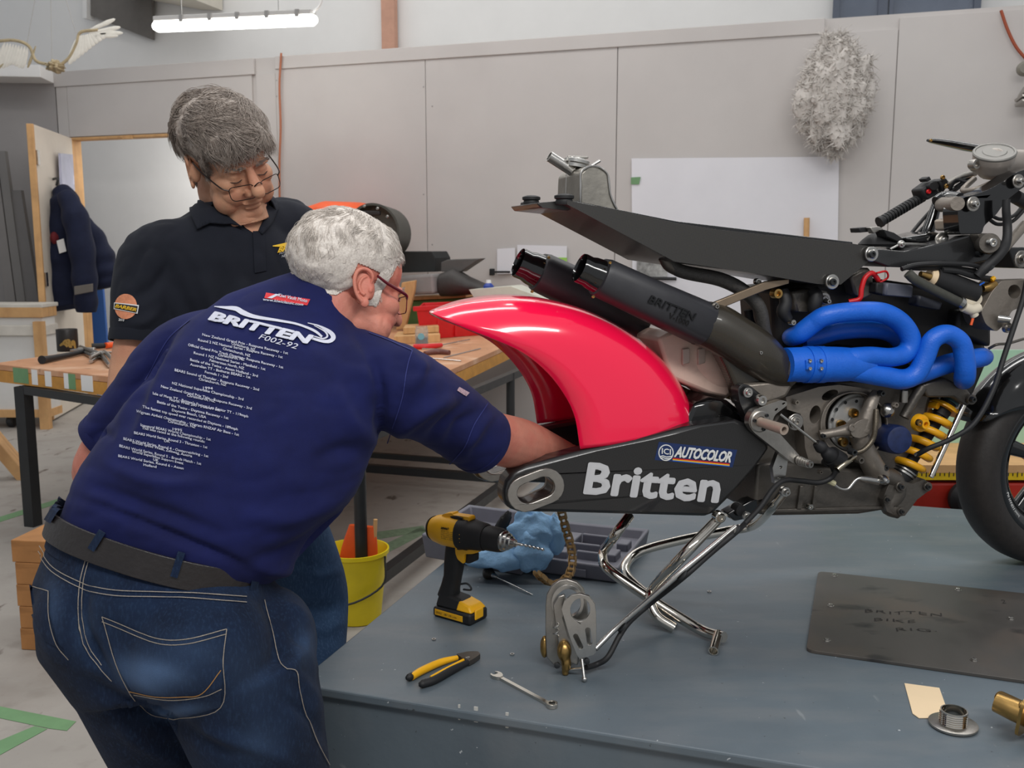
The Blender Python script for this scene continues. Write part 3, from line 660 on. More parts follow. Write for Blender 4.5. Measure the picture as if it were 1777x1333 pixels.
# --- engine: block, sump, clutch side
bp('crankcase', [(1372, 684), (1392, 676), (1420, 665), (1480, 655), (1560, 665), (1618, 690), (1600, 760), (1590, 830), (1560, 868), (1330, 868), (1312, 810), (1320, 760)], .09, .30, m=M_mag, bev=.012)
bp('sump', [(1314, 806), (1345, 800), (1400, 806), (1480, 815), (1535, 812), (1560, 850), (1548, 884), (1492, 893), (1330, 896), (1308, 890)], .06, .28, m=M_mag, bev=.008)
bp('sump_rib', [(1322, 885), (1540, 878), (1540, 884), (1322, 891)], .054, .06, m=M_mag)
for x0, x1 in ((560, 600), (690, 720)): bp('sump_rib', [(x0, 940), (x1, 940), (x1 - 30, 1150), (x0 - 30, 1150)], .052, .06, z7, M_mag)
for x, y in ((630, 1118),): bolt(x, y, .05, 5.0, z7, M_steel, 'drain_plug', .012)
bp('upper_cylinder_block', [(1340, 500), (1420, 490), (1500, 480), (1640, 500), (1700, 560), (1720, 620), (1690, 690), (1600, 700), (1500, 690), (1400, 680), (1350, 640)], .12, .30, m=mat('engine_dark', (44, 42, 41), .5, .3, var=.2, scale=20), bev=.02)
bp('head_cover', [(1398, 612), (1470, 600), (1560, 610), (1600, 640), (1580, 665), (1420, 664)], .08, .2, m=mat('engine_black', (26, 26, 27), .5, .2, var=.2, scale=30), bev=.01)
clc = (1030, 350)
bp('clutch_cover', [(430, 150), (560, 110), (720, 60), (900, 40), (1060, 60), (1210, 90), (1290, 110), (1270, 150), (1180, 130), (1150, 200), (1080, 640), (900, 740), (640, 740), (600, 600), (590, 420), (560, 300), (440, 260)], .045, .09, z7, M_magl, [ell(690, 305, 48, 82, 12), ell(822, 132, 78, 40, -25), ell(1030, 380, 250, 265, 0, 40)], .004)
bp('clutch_rim', ell(1030, 380, 310, 300, 0, 48), .055, .09, z7, M_mag, [ell(1030, 380, 285, 278, 0, 48)], .002)
bp('clutch_guard_rim', ell(1040, 400, 300, 300, 0, 48), .035, .042, z7, M_magl, [ell(1040, 400, 288, 288, 0, 48)], .001)
pc = at_b(*z7(1030, 375), .075); q = px(pc) * .19507
obj('clutch_basket', lathe(pc, -BL, [(0, 262 * q), (.004, 262 * q), (.006, 255 * q), (.006, 240 * q), (.010, 236 * q), (.013, 228 * q), (.013, 90 * q), (.016, 86 * q), (.016, 40 * q)], 48), mat('clutch_steel', (190, 190, 188), .38, .45, var=.06, scale=30), BIKE, auto=25)
for k in range(12):
    t = math.radians(30 * k + 8); bolt(1030 + 190 * math.cos(t), 375 + 190 * math.sin(t), .062, 3.0, z7, M_black, 'clutch_hole', .0015)
for x, y in ((1022, 290), (912, 392), (927, 545), (1100, 560)): bolt(x, y, .06, 8.4, z7, M_brass, 'clutch_spring_bolt', .012)
# three-armed outrigger
def arm(pts, r): return bt('outrigger_arm', pts, r, z7, M_magl, 14, 6)
arm([(1110, 430, .02), (1150, 320, .018), (1190, 200, .02), (1235, 115, .03)], [15, 13, 11, 9])
arm([(1120, 440, .02), (1000, 440, .018), (860, 465, .02), (730, 490, .03)], [15, 11, 8, 9])
bt('outrigger_post', [(1070, 470, .03), (1130, 620, .03), (1190, 740, .04), (1250, 850, .05)], [16, 18, 19, 20], z7, M_magl, 20)
bp('outrigger_hub', ell(1110, 430, 110, 75, -30, 24), .0, .03, z7, M_magl, bev=.006)
bolt(1262, 112, .015, 5, z7, M_black, h=.015); bolt(752, 492, .012, 4, z7, M_black, h=.01); bolt(1015, 420, -.001, 7, z7, M_magl, 'boss', .004)
bolt(1300, 775, .03, 5, z7, M_black)
bt('braided_hose', [(1232, 260, .0), (1225, 420, -.01), (1200, 530, -.01), (1120, 620, -.01), (1030, 650, .0)], 4.6, z7, mat('braided_steel', (104, 96, 84), .4, .8, var=.5, scale=400), 10, 8)
# gearbox sprocket boss
for r_, wd, h in ((15, .04, .01), (11, .03, .01)): bolt(510, 370, wd, r_, z7, M_alu, 'sprocket_boss', h, style='washer')
bolt(508, 193, .04, 4.5, z7, M_magl); bolt(722, 810, .04, 3.4, z7, M_magl)
# --- footrest hanger, gear lever, master cylinder
bp('footrest_plate', [(0, 80), (40, 30), (110, 45), (240, 150), (250, 210), (300, 330), (250, 480), (140, 500), (80, 330), (20, 200)], .0, .035, z7, M_carb2, bev=.006, rr=6)
bolt(87, 108, -.008, 9.0, z7, M_alub, 'footrest_bush', .01, style='washer'); bolt(192, 172, -.014, 9.6, z7, M_alub, 'footrest_bolt', .016)
bp('brake_pedal', [(100, 340), (140, 270), (220, 235), (390, 175), (440, 190), (440, 225), (330, 310), (300, 400), (380, 480), (560, 680), (560, 740), (500, 745), (140, 460), (100, 400)], -.03, -.008, z7, M_alu, [slot(410, 208, 6, 8, -25), slot(345, 260, 8, 8, -40)], .004, rr=5)
bolt(195, 365, -.03, 19, z7, M_alu, 'pedal_boss', .006)
for x, y in ((258, 312), (150, 358), (230, 435)): bolt(x, y, -.036, 3.2, z7, M_black, 'pedal_screw', .004)
bt('footrest_peg', [(200, 370, -.035), (415, 440, -.12)], [8.5, 9.6], z7, mat('peg_tan', (172, 156, 142), .5, .3, var=.1), 18, hollow=.55)
bt('toe_peg', [(540, 712, -.03), (655, 752, -.07)], [8, 6], z7, M_alu, 16, hollow=.5)
for t in np.linspace(.1, .75, 5): bt('toe_peg_groove', [(540 + 115 * t, 712 + 40 * t, -.03 - .04 * t), (548 + 115 * t, 715 + 40 * t, -.034 - .04 * t)], 8.4 - 2 * t, z7, M_alub, 16)
bt('brake_rod', [(375, 300, -.03), (712, 565, -.02)], 2.6, z7, M_chrome)
bt('rubber_boot', [(700, 560, -.02), (740, 595, -.02), (770, 620, -.02), (800, 650, -.02), (850, 690, -.015)], [7, 11, 9, 12, 14], z7, M_rub, 16, 5)
bt('master_cylinder', [(830, 670, -.015), (910, 720, -.01)], 17, z7, M_rub, 18)
bt('master_cylinder_foot', [(840, 700, -.01), (880, 800, .0)], 9, z7, M_rub)
bt('banjo_fitting', [(885, 795, -.03), (960, 735, -.03), (1050, 680, -.02)], [6.4, 5.5, 4.2], z7, mat('nickel', (176, 166, 146), .25, 1, var=.1), 12)
bolt(1060, 700, -.02, 6, z7, M_mag, h=.02); bolt(1000, 630, -.02, 6, z7, M_black, h=.02); bolt(775, 725, .02, 7, z7, M_black, h=.02)
bp('stand_lug', [(365, 635), (450, 700), (420, 900), (330, 920), (312, 780)], -.005, .01, z7, M_alub, [ell(385, 775, 14), ell(368, 865, 14)], .003)
bt('brake_line', [(880, 800, -.025), (830, 870, -.015), (720, 910, -.01), (560, 895, -.01), (420, 890, -.02), (320, 960, -.03), (200, 1130, -.05), (60, 1280, -.07)], 4.6, z7, M_rub, 10)
bt('gear_linkage', [(820, 890, .0), (900, 960, .0), (980, 965, .0), (1060, 880, .0), (1130, 880, .0), (1250, 900, .0)], [3, 3, 3.5, 3.5, 6, 7], z7, M_steel, 10)
bolt(1280, 880, .0, 9, z7, M_steel, h=.025, style='dome')
bt('plastic_tie_tag', [(800, 890, -.004), (860, 920, -.004)], 5, z7, mat('tie_cream', (190, 184, 150), .5, var=0), 8)
# --- oil filter, shock, linkage
p = at_b(*z7(1470, 560), -.01); q = px(p) * .19507
obj('oil_filter', lathe(p + BL * .09, (-BL + BF * -.12 + EZ * .1), [(0, 120 * q), (.01, 128 * q), (.07, 132 * q), (.085, 130 * q), (.093, 118 * q), (.095, 90 * q)], 36), M_navyfil, BIKE)
bolt(1325, 265, .03, 13, z7, M_steel, 'cam_end', .02, style='dome'); bolt(1388, 215, .02, 5, z7, M_magl); bolt(1475, 195, .03, 7, z7, M_alu, 'union_nut', .03, ax=EZ)
bt('engine_strut', [(1640, 60, .05), (1560, 180, .05), (1480, 330, .05)], 9, z7, M_mag, 10)
bt('engine_mount', [(1250, 840, .05), (1380, 880, .06), (1400, 1000, .06), (1340, 1120, .06), (1440, 1180, .05)], [15, 17, 18, 15, 11], z7, M_mag, 14)
a3, b3 = at_b(1641, 705, .09), at_b(1566, 822, .09); ax = (b3 - a3).normalized(); e1 = ax.orthogonal().normalized(); e2 = ax.cross(e1); k = px(a3)
L = (b3 - a3).length; sp_ = [a3 + ax * (L * (.08 + .84 * t)) + (e1 * math.cos(2 * math.pi * 5.2 * t) + e2 * math.sin(2 * math.pi * 5.2 * t)) * 24 * k for t in np.linspace(0, 1, 150)]
sh = obj('shock_absorber', tube([a3 - ax * .02, a3 + ax * .03, a3 + ax * .031, b3 - ax * .03, b3 - ax * .029, b3 + ax * .02], [14 * k, 14 * k, 11 * k, 11 * k, 20 * k, 20 * k], 18), M_rub, BIKE)
obj('coil_spring', tube(sp_, 6.2 * k, 10), M_yspring, sh)
obj('spring_seat', lathe(a3 - ax * .002, ax, [(0, 22 * k), (.008, 27 * k), (.012, 27 * k)], 24), M_yspring, sh)
obj('shock_eye', lathe(a3 - ax * .022, ax, [(-.02, 8 * k), (-.006, 8 * k), (-.004, 17 * k), (.01, 17 * k)], 16), mat('teal_anodised', (70, 96, 98), .35, .8, var=.1), sh)
obj('lock_ring', lathe(b3 - ax * .012, ax, [(0, 22 * k), (.004, 22 * k), (.005, 19 * k), (.008, 22 * k), (.013, 22 * k)], 20), M_alub, sh, auto=25)
bolt(1605, 375, .02, 15.5, z7, M_yspring, 'gold_adjuster', .03, style='washer'); bolt(1605, 375, -.005, 6, z7, M_brass, 'gold_adjuster_screw', .008)
bt('tie_rod', [(1672, 704, .04), (1615, 828, .02)], 5.0, m=M_chrome, seg=14)
bp('linkage_bracket', [(1380, 870), (1450, 890), (1560, 925), (1660, 880), (1730, 930), (1700, 985), (1600, 1060), (1490, 1205), (1430, 1215), (1330, 1170), (1290, 1060), (1330, 960)], .04, .09, z7, M_mag, bev=.01)
for x, y, r_ in ((1445, 945, 10), (1325, 1060, 7), (1450, 1165, 7.5), (1685, 945, 8)): bolt(x, y, .035, r_, z7, M_mag, 'pivot', .012, style='washer'); bolt(x, y, .027, r_ * .45, z7, M_black, 'pivot_bolt', .008)
bp('front_link', [(1600, 668), (1640, 655), (1680, 676), (1692, 692), (1680, 706), (1655, 690), (1610, 690)], .04, .07, m=M_mag, bev=.006); bolt(1684, 693, .035, 9, m=M_mag, name='pivot', h=.015, style='washer'); bolt(1686, 693, .025, 5, m=M_black, h=.01)
# --- right cylinder area: carburettor, coils, hoses, relays
bp('throttle_body', [(270, 1060), (400, 1040), (520, 1060), (550, 1150), (480, 1200), (300, 1190)], .06, .15, z2, M_mag, bev=.008)
bolt(475, 1112, .055, 13, z2, M_alu, 'throttle_cam', .01, style='washer'); bolt(485, 1120, .03, 4, z2, M_steel, 'cable_nipple', .02)
bt('intake_rubber', [(410, 1050, .05), (430, 1090, .04), (420, 1160, .04), (440, 1240, .05)], [10, 12, 12, 10], z2, M_rub, 16); bt('intake_rubber', [(215, 1050, .06), (235, 1130, .05), (220, 1190, .05), (250, 1240, .05)], [10, 11, 12, 9], z2, M_rub, 16)
bolt(160, 1070, .05, 9, z2, M_brass, 'jubilee_clip', .02); bolt(265, 1255, .04, 5, z2, M_steel, h=.015); bolt(45, 995, .05, 6, z2, M_steel)
bt('oil_hose', [(1158, 452, .06), (1172, 466, .06), (1195, 474, .06), (1250, 485, .06), (1290, 505, .06), (1318, 535, .06), (1328, 580, .07), (1345, 620, .08), (1365, 650, .09)], [10, 11.5, 12, 12.5, 12.5, 12, 11, 10.5, 10], m=mat('hose_grey', (66, 64, 62), .55, var=.2, scale=120, bump=.2, bscale=300), seg=16)
bt('hose_pipe', [(1152, 446, .06), (1162, 462, .06), (1185, 472, .06), (1196, 474, .06)], 10.5, m=M_mag, seg=14)
bt('wire_hose', [(1298, 538, .1), (1302, 560, .1), (1320, 590, .1)], 8, m=M_rub)
bp('silencer_stay', [(1232, 528), (1246, 522), (1330, 488), (1370, 484), (1370, 492), (1334, 502), (1250, 536), (1240, 540)], .02, .03, m=mat('stay_bronze', (150, 132, 112), .4, .8, var=.1), bev=.002)
bolt(1238, 531, .014, 7, m=M_alu, h=.02, style='washer')
for u, v in ((1511, 441), (1443, 489)): bolt(u, v, -.006, 13, m=M_alub, name='frame_bolt_washer', h=.012, style='washer'); bolt(u + 1, v + .5, -.016, 6.2, m=M_black, name='frame_bolt', h=.008)
bt('red_cable', [(640, 1125, .04), (710, 1105, .03), (722, 1040, .03), (745, 970, .03), (790, 940, .03), (830, 985, .04)], 4.4, z2, M_red, 10)
bt('red_wire', [(820, 940, .02), (880, 930, .03), (890, 970, .04), (840, 1000, .05)], 1.8, z2, M_red, 8)
bp('cam_belt_cover', [(650, 960), (770, 900), (800, 960), (800, 1080), (740, 1110), (680, 1080)], .06, .1, z2, M_mag, bev=.006)
bp('relay', [(880, 1000), (1060, 1020), (1055, 1100), (870, 1085)], .02, .06, z2, mat('relay_grey', (84, 86, 96), .5, var=.1), bev=.006); bp('relay', [(1090, 1080), (1250, 1130), (1230, 1180), (1080, 1150)], .04, .08, z2, mat('relay_dark', (52, 54, 62), .5, var=.1), bev=.006)
bp('relay_plug', [(820, 1000), (880, 1005), (870, 1085), (815, 1070)], .03, .06, z2, M_rub, bev=.004)
bt('fuel_pump', [(1175, 970, .02), (1300, 1020, .02), (1440, 1070, .02)], [20, 21, 20], z2, M_rub, 24); bt('pump_cap', [(1150, 960, .02), (1190, 976, .02)], [12, 19], z2, M_manila, 20); bt('pump_union', [(1100, 945, .0), (1160, 965, .0)], [5, 7], z2, M_brass, 10)
bt('radiator_hose', [(1020, 940, -.01), (1070, 985, -.015), (1180, 1045, -.015), (1300, 1105, -.015), (1370, 1140, -.01)], 8.6, z2, mat('hose_olive', (62, 62, 56), .6, var=.15, scale=90), 14)
bt('hose_elbow', [(1375, 1155, -.01), (1430, 1175, -.01), (1475, 1160, -.01)], [9, 9.5, 8.5], z2, mat('elbow_ivory', (214, 204, 184), .4, var=.06), 14); bt('hose_elbow_stub', [(1430, 1175, -.01), (1450, 1215, -.01)], 7, z2, MATS['elbow_ivory'], 12)
bt('hose_clip', [(1345, 1120, -.012), (1368, 1135, -.012)], 10, z2, M_steel, 14); bt('grease_streak_wire', [(1440, 1225, -.01), (1425, 1275, -.01)], 2.4, z2, M_orange, 8)
bp('end_plug', ell(1440, 1105, 60, 50), .0, .04, z2, MATS['elbow_ivory'], bev=.008)
bt('cable_bundle', [(980, 915, .0), (1060, 890, .0), (1180, 880, -.005), (1320, 880, -.005), (1440, 890, -.005), (1530, 930, .0)], 4.2, z2, M_rub, 8); bt('cable_bundle', [(1240, 920, .0), (1340, 930, .0), (1440, 960, .0), (1560, 980, .01)], 5, z2, M_rub, 8); bt('cable_bundle', [(1010, 900, .02), (1100, 905, .01), (1250, 905, .01), (1450, 930, .01)], 5.5, z2, M_rub, 8)
bt('sensor_plug', [(1500, 1040, .0), (1540, 1030, .0), (1580, 1010, .0)], [6, 8, 7], z2, M_brass, 12); bt('yellow_cap', [(1555, 985, .0), (1575, 970, .0)], 4, z2, M_yel, 8)
bt('blue_wire', [(1460, 1050, .0), (1480, 1020, .0), (1510, 1000, .0)], 1.5, z2, M_blue, 8)
# --- frame beam, girder fork, headstock
bp('frame_beam', [(800, 800), (840, 785), (1000, 800), (1120, 775), (1280, 735), (1400, 700), (1470, 690), (1600, 700), (1650, 760), (1640, 830), (1580, 850), (1430, 885), (1250, 870), (1000, 905), (880, 900), (780, 860)], .03, .24, z2, M_carb2, bev=.02)
bolt(1180, 1050, .04, 17, z8, M_magl, 'beam_washer', .008, style='washer'); bt('beam_pivot', [(1230, 1010, .05), (1320, 1010, -.03)], [17, 17], z8, M_mag, 22); bp('beam_lug', [(1200, 920), (1390, 930), (1400, 1080), (1350, 1130), (1280, 1090)], .0, .03, z8, M_mag, bev=.006, rr=6)
bolt(1318, 1005, -.03, 8, z8, M_steel, 'beam_nut', .014); bolt(1210, 1110, .03, 7, z8, M_black)
bp('girder_arm', [(1100, 560), (1180, 540), (1300, 500), (1430, 430), (1570, 330), (1760, 270), (1760, 400), (1620, 490), (1480, 600), (1380, 740), (1260, 850), (1250, 920), (1030, 930), (1010, 700), (1060, 580)], .03, .085, z8, M_gloss, bev=.014, rr=7)
bt('girder_bridge', [(800, 610, .17), (860, 580, .17), (930, 570, .15), (1040, 575, .09)], [9, 11, 11, 9], z8, M_gloss, 14); bt('girder_stay', [(815, 610, .2), (770, 760, .2), (730, 880, .2), (690, 960, .2)], [8, 10, 11, 9], z8, M_gloss, 14)
bp('beam_gusset', [(500, 960), (690, 925), (800, 900), (1000, 960), (800, 1010), (600, 1020)], .1, .22, z8, M_gloss, bev=.01)
bt('link_barrel', [(865, 640, .16), (935, 640, .09), (1010, 630, .03)], [13, 13, 12], z8, M_magl, 20); bt('link_post', [(950, 640, .1), (960, 740, .1), (955, 880, .1)], [10, 9, 9.5], z8, mat('link_alloy', (170, 158, 144), .45, .5, var=.08), 16); bp('link_foot', [(905, 780), (1000, 770), (1010, 890), (915, 890)], .08, .13, z8, MATS['link_alloy'], bev=.006)
for x, y, wd, r_ in ((1155, 635, .02, 13), (1590, 415, .02, 12), (1620, 1165, .01, 15), (855, 990, .09, 15)):
    bolt(x, y, wd, r_, z8, M_alu, 'pivot_washer', .008, style='washer'); bolt(x + 8, y, wd - .008, r_ * .42, z8, M_steel, 'pivot_nut', .014)
bolt(460, 1020, .0, 6.5, z8, M_alub, 'stay_bolt', .012, style='washer'); bt('stay_wire', [(360, 1070, .0), (440, 1030, .0)], 2, z8, M_alub); bt('stay_rod', [(490, 1020, .02), (700, 1030, .05)], 3, z8, M_alub)
M_clamp = mat('clamp_alloy', (160, 152, 145), .42, .4, var=.08, scale=14)
p = at_b(1726, 264, .10); axg = (EZ * .86 - BL * .40 - BF * .28).normalized(); k = px(p)
obj('top_clamp', remesh([lathe(p - axg * 44 * k, axg, [(0, 20 * k), (12 * k, 28 * k), (30 * k, 34 * k), (44 * k, 35 * k)], 36), tube([p - axg * 20 * k, p - axg * 14 * k + BF * .06 + BL * .02, p + BF * .22 - axg * 10 * k + BL * .04], [26 * k, 20 * k, 20 * k], 20, 4), tube([p - axg * 24 * k - BF * .02, p - axg * 26 * k - BF * .045 + BL * .03], [13 * k, 9 * k], 14)], .004, 3), M_clamp, BIKE)
obj('steering_cap', lathe(p - axg * 3 * k, axg, [(0, 35 * k), (3 * k, 35.5 * k), (5 * k, 34 * k), (5 * k, 31 * k), (3.5 * k, 30 * k), (3.5 * k, 20 * k), (4.6 * k, 19 * k), (4.6 * k, 2 * k)], 44), mat('cap_dull_alloy', (128, 126, 122), .5, .5, var=.08), BIKE, auto=25)
bolt(1145, 255, .12, 9, z8, M_alu, 'clamp_bolt', .02)
P_ = [(720, 20, .27), (760, 22, .27), (900, 45, .26), (1100, 85, .24), (1300, 118, .22)]
PP = [at_b(*z8(x, y), wd) for x, y, wd in P_]; kk = px(PP[0]); dd_ = (PP[-1] - PP[0]).normalized(); nn_ = BL.cross(dd_).normalized()
obj('screen_bracket', loft([(q, BL, nn_, a * kk, b * kk) for q, a, b in zip(PP, (3, 9, 13, 16, 15), (2.2, 4.4, 6, 7, 6.5))], 24), M_gloss, BIKE)
bolt(748, 20, .215, 2.4, z8, M_brass, 'bracket_screw', .004)
gp = [(265, 805, .36), (330, 765, .355), (500, 660, .34), (680, 560, .32)]
gr = bt('hand_grip', gp, [8.5, 8.5, 8.5, 8.5], z8, M_rub, 18)
for t in np.linspace(.04, .96, 15):
    x, y, wd = 265 + 415 * t, 805 - 245 * t, .36 - .04 * t; bt('grip_rib', [(x - 6, y + 4, wd), (x + 6, y - 4, wd)], 9.1, z8, M_rub, 16, par=gr)
bt('grip_end', [(252, 812, .36), (275, 800, .36)], 10, z8, M_rub, 18, par=gr)
bt('handlebar', [(680, 560, .32), (900, 450, .28), (1060, 370, .24), (1180, 330, .2)], 6, z8, M_alu, 14)
bp('switch_housing', [(665, 490), (790, 400), (830, 420), (870, 520), (720, 600), (690, 560)], .29, .34, z8, M_rub, bev=.006); bp('switch_lever', [(700, 390), (740, 365), (760, 400), (720, 420)], .29, .32, z8, M_rub); bolt(725, 515, .288, 4, z8, M_red, 'kill_switch', .006); bp('switch_knob', ell(785, 460, 45, 40), .275, .29, z8, M_rub, bev=.004)
bp('lever_clamp', [(830, 410), (900, 380), (935, 430), (880, 520)], .27, .32, z8, M_rub, bev=.004); bolt(860, 378, .265, 4, z8, M_brass, h=.006); bolt(895, 462, .265, 4, z8, M_brass, h=.006)
for pts in ([(930, 490, .26), (1000, 400, .24), (1090, 420, .22), (1150, 400, .2)], [(760, 690, .24), (660, 800, .24), (560, 920, .22), (530, 960, .2)], [(730, 820, .22), (650, 890, .22), (600, 940, .2)], [(1310, 780, .2), (1400, 830, .2), (1540, 800, .2), (1660, 680, .2)], [(1340, 750, .2), (1430, 780, .2), (1560, 740, .2), (1660, 620, .2)]):
    bt('control_cable', pts, 3.2, z8, M_rub, 10)
bt('clutch_lever', [(920, 540, .26), (1040, 450, .25), (1160, 380, .22)], [5, 5, 4], z8, M_gloss, 12)
bt('headstock_stay', [(1170, 390, .18), (1060, 500, .15), (1200, 490, .1), (1400, 400, .08)], 5, z8, M_magl, 12)
lm = bt('wiring_loom', [(1480, 590, .0), (1478, 700, .0), (1490, 850, .0), (1480, 1000, -.01), (1420, 1110, -.02), (1300, 1230, -.02), (1200, 1330, -.01)], [6.5, 7, 7.5, 8, 9, 9, 8], z8, M_rub, 12, 8)
bt('loom_tie', [(1300, 1230, -.02), (1318, 1252, -.02)], 9.6, z8, M_black, 12, par=lm)
bt('front_stay', [(1440, 1090, .02), (1660, 830, .05)], 8, z8, M_magl, 10); bt('radiator_neck', [(1560, 560, .1), (1700, 640, .12)], 12, z8, M_rub, 12)
bp('headstock_block', [(1500, 1060), (1640, 1050), (1760, 1060), (1760, 1260), (1560, 1250)], .04, .2, z8, M_black, bev=.01)
# crumpled air funnel under the far bar
q_ = at_b(*z8(270, 985), .12); k = px(q_) * .18
obj('air_filter', lathe(q_ - EZ * 60 * k, EZ, [(0, 190 * k), (25 * k, 210 * k), (70 * k, 170 * k), (110 * k, 120 * k), (140 * k, 60 * k)], 24), M_rub, BIKE)
bp('filter_foil', [(165, 860), (260, 850), (300, 880), (200, 920)], .08, .1, z8, M_alu); bp('filter_flap', [(60, 865), (160, 855), (190, 900), (70, 910)], .1, .14, z8, M_rub); bp('filter_wing', [(300, 880), (400, 910), (490, 970), (440, 1000), (330, 950)], .06, .1, z8, M_rub)
# steering casting on the right
bp('fork_casting', [(1490, 1190), (1560, 1060), (1620, 990), (1900, 980), (1900, 1120), (1690, 1180), (1650, 1260), (1590, 1320), (1520, 1270)], -.01, .06, z2, M_magl, [ell(1705, 1060, 40, 45)], .01, 6)
bt('casting_bolt', [(1600, 1230, -.02), (1680, 1240, -.04)], [7, 6], z2, M_steel, 12); bolt(1650, 1290, -.02, 9, z2, M_alu, h=.02, style='washer')
bp('radiator_side', [(1350, 1180), (1560, 1180), (1560, 1420), (1330, 1330)], .08, .2, z2, MATS['engine_dark'], bev=.01)
# --- front wheel, mudguard
def wheel_left(s):
    a = B0 + BL * .17 + BF * s; a.z = PLAT + .302; return min(proj(a - BL * dw + BF * math.cos(t) * .298 + EZ * math.sin(t) * .298)[0] for t in np.linspace(2, 4.5, 40) for dw in (0, .035)), a
lo, hi = .8, 2.4
for _ in range(40):
    m_ = (lo + hi) / 2; lo, hi = (m_, hi) if wheel_left(m_)[0] < 1673 else (lo, m_)
AX = wheel_left(lo)[1]
tyre = obj('front_tyre', ringlathe(AX, BL, [(-.045, .212), (-.06, .235), (-.062, .255), (-.054, .28), (-.035, .296), (-.015, .3015), (0, .302), (.015, .3015), (.035, .296), (.054, .28), (.062, .255), (.06, .235), (.045, .212)], 96), mat('slick_tyre', (40, 36, 34), .55, var=.18, scale=60, bump=.06, bscale=120), BIKE)
rim = obj('front_rim', ringlathe(AX, BL, [(-.052, .214), (-.05, .222), (-.045, .214), (-.035, .195), (-.02, .18), (.02, .18), (.035, .195), (.045, .214), (.05, .222), (.052, .214), (.04, .185), (.02, .168), (-.02, .168), (-.04, .185)], 96), M_gloss, BIKE)
for k in range(5):
    t = 2 * math.pi * k / 5 + .3; d = BF * math.cos(t) + EZ * math.sin(t); obj('spoke', loft([(AX + d * .03, BL, d.cross(BL), .025, .03, 3), (AX + d * .1, BL, d.cross(BL), .018, .018, 3), (AX + d * .175, BL, d.cross(BL), .02, .025, 3)], 16), M_gloss, rim)
obj('hub', lathe(AX - BL * .05, BL, [(0, .03), (.01, .045), (.09, .045), (.1, .03)], 24), M_black, rim)
for s_, t0, h_, m_ in (('Britten', 200, .016, M_white_m), ('limited', 218, .007, M_white_m)):
    V, F, w_ = textgeo(s_, .02, 0, 2)
    def f_(x, y):
        t = math.radians(t0) - x * h_ / .205 * -1; r_ = .197 + y * h_; return AX - BL * .0475 + BF * (math.cos(t) * r_) + EZ * (math.sin(t) * r_)
    obj('rim_lettering', ([f_(x, y) for x, y in V], F), m_, rim, smooth=False)
V, F = [], []; n1, n2 = 28, 14
for i in range(n1 + 1):
    t = math.radians(151 - 85 * i / n1)
    for j in range(n2 + 1):
        a = math.pi * (j / n2) ; r_ = .318 + .022 * math.sin(a) - .085 * (1 - math.sin(a)) * min(1, i / 6)
        tt = t + .10 * math.sin(a) * (1 if i == 0 else 0)
        V.append(AX + BL * (-.078 * math.cos(a)) + BF * (math.cos(tt) * r_) + EZ * (math.sin(tt) * r_))
for i in range(n1):
    for j in range(n2): F.append((i * (n2 + 1) + j, i * (n2 + 1) + j + 1, (i + 1) * (n2 + 1) + j + 1, (i + 1) * (n2 + 1) + j))
o = obj('front_mudguard', (V, F), M_gloss, BIKE); md = o.modifiers.new('s', 'SOLIDIFY'); md.thickness = .003
bt('throttle_cable', [(1800, 430, -.02), (1785, 475, -.02), (1775, 520, -.03), (1762, 560, -.04), (1742, 620, -.06), (1722, 680, -.08), (1690, 735, -.09), (1650, 762, -.08), (1612, 778, -.06), (1590, 790, -.03)], 4.6, m=M_rub, seg=10)
bt('cable_ferrule', [(1612, 778, -.06), (1588, 790, -.03)], 3.2, m=M_steel)
bt('guard_wire', [(1716, 605, .02), (1730, 598, .0), (1750, 596, .0), (1777, 588, .0)], 2.4, m=M_mag)
# rear lower mounting under the swingarm
bp('rear_link', [(1262, 892), (1300, 870), (1330, 862), (1330, 880), (1300, 900), (1275, 905)], .06, .1, m=M_gloss, bev=.004); bolt(75, 1205, .04, 8, z7, M_alub, 'link_bolt', .014, style='washer'); bp('link_knob', ell(30, 1160, 40, 50, 20), .05, .08, z7, M_rub, bev=.006)
bolt(410, 985, -.02, 9, z7, M_alub, 'stand_pin', .02, style='washer')

# ================================================================== pink rear mudguard
def polyat(pts, t):
    p = cat(pts, 12); p = np.array(p); d = np.r_[0, np.cumsum(np.linalg.norm(np.diff(p, axis=0), axis=1))]; d /= d[-1]
    return [float(np.interp(t, d, p[:, i])) for i in range(2)]
RID = [(74, 118), (160, 88), (250, 62), (430, 38), (600, 48), (800, 98), (1000, 195), (1150, 310), (1250, 430), (1310, 545), (1338, 655)]
NEA = [(74, 122), (130, 150), (250, 200), (380, 250), (530, 318), (650, 412), (740, 525), (795, 640), (822, 800)]
V, F = [], []; n1, n2 = 56, 40
for i in range(n1 + 1):
    t = i / n1; r_ = polyat(RID, t ** .92); n_ = polyat(NEA, t); wh = .159 * (1 - (1 - min(1, t / .62)) ** 2.6) ** .75 + .004
    tf = t
    for j in range(n2 + 1):
        a = math.pi * j / n2; ca, sa = math.cos(a), math.sin(a); e = .62 + .3 * (1 - min(1, t / .6)) ** 2
        g = abs(sa) ** e; wd = .17 - wh * math.copysign(abs(ca) ** .62, ca)
        Pn = at_b(*z4(*n_), .17 - wh); Pr = at_b(*z4(*r_), .17)
        s = (Pn - B0).dot(BF), Pn.z; s2 = (Pr - B0).dot(BF), Pr.z
        x = s[0] + (s2[0] - s[0]) * g; z = s[1] + (s2[1] - s[1]) * g
        P = B0 + BF * x + BL * wd; P.z = z; V.append(P)
for i in range(n1):
    for j in range(n2): F.append((i * (n2 + 1) + j, i * (n2 + 1) + j + 1, (i + 1) * (n2 + 1) + j + 1, (i + 1) * (n2 + 1) + j))
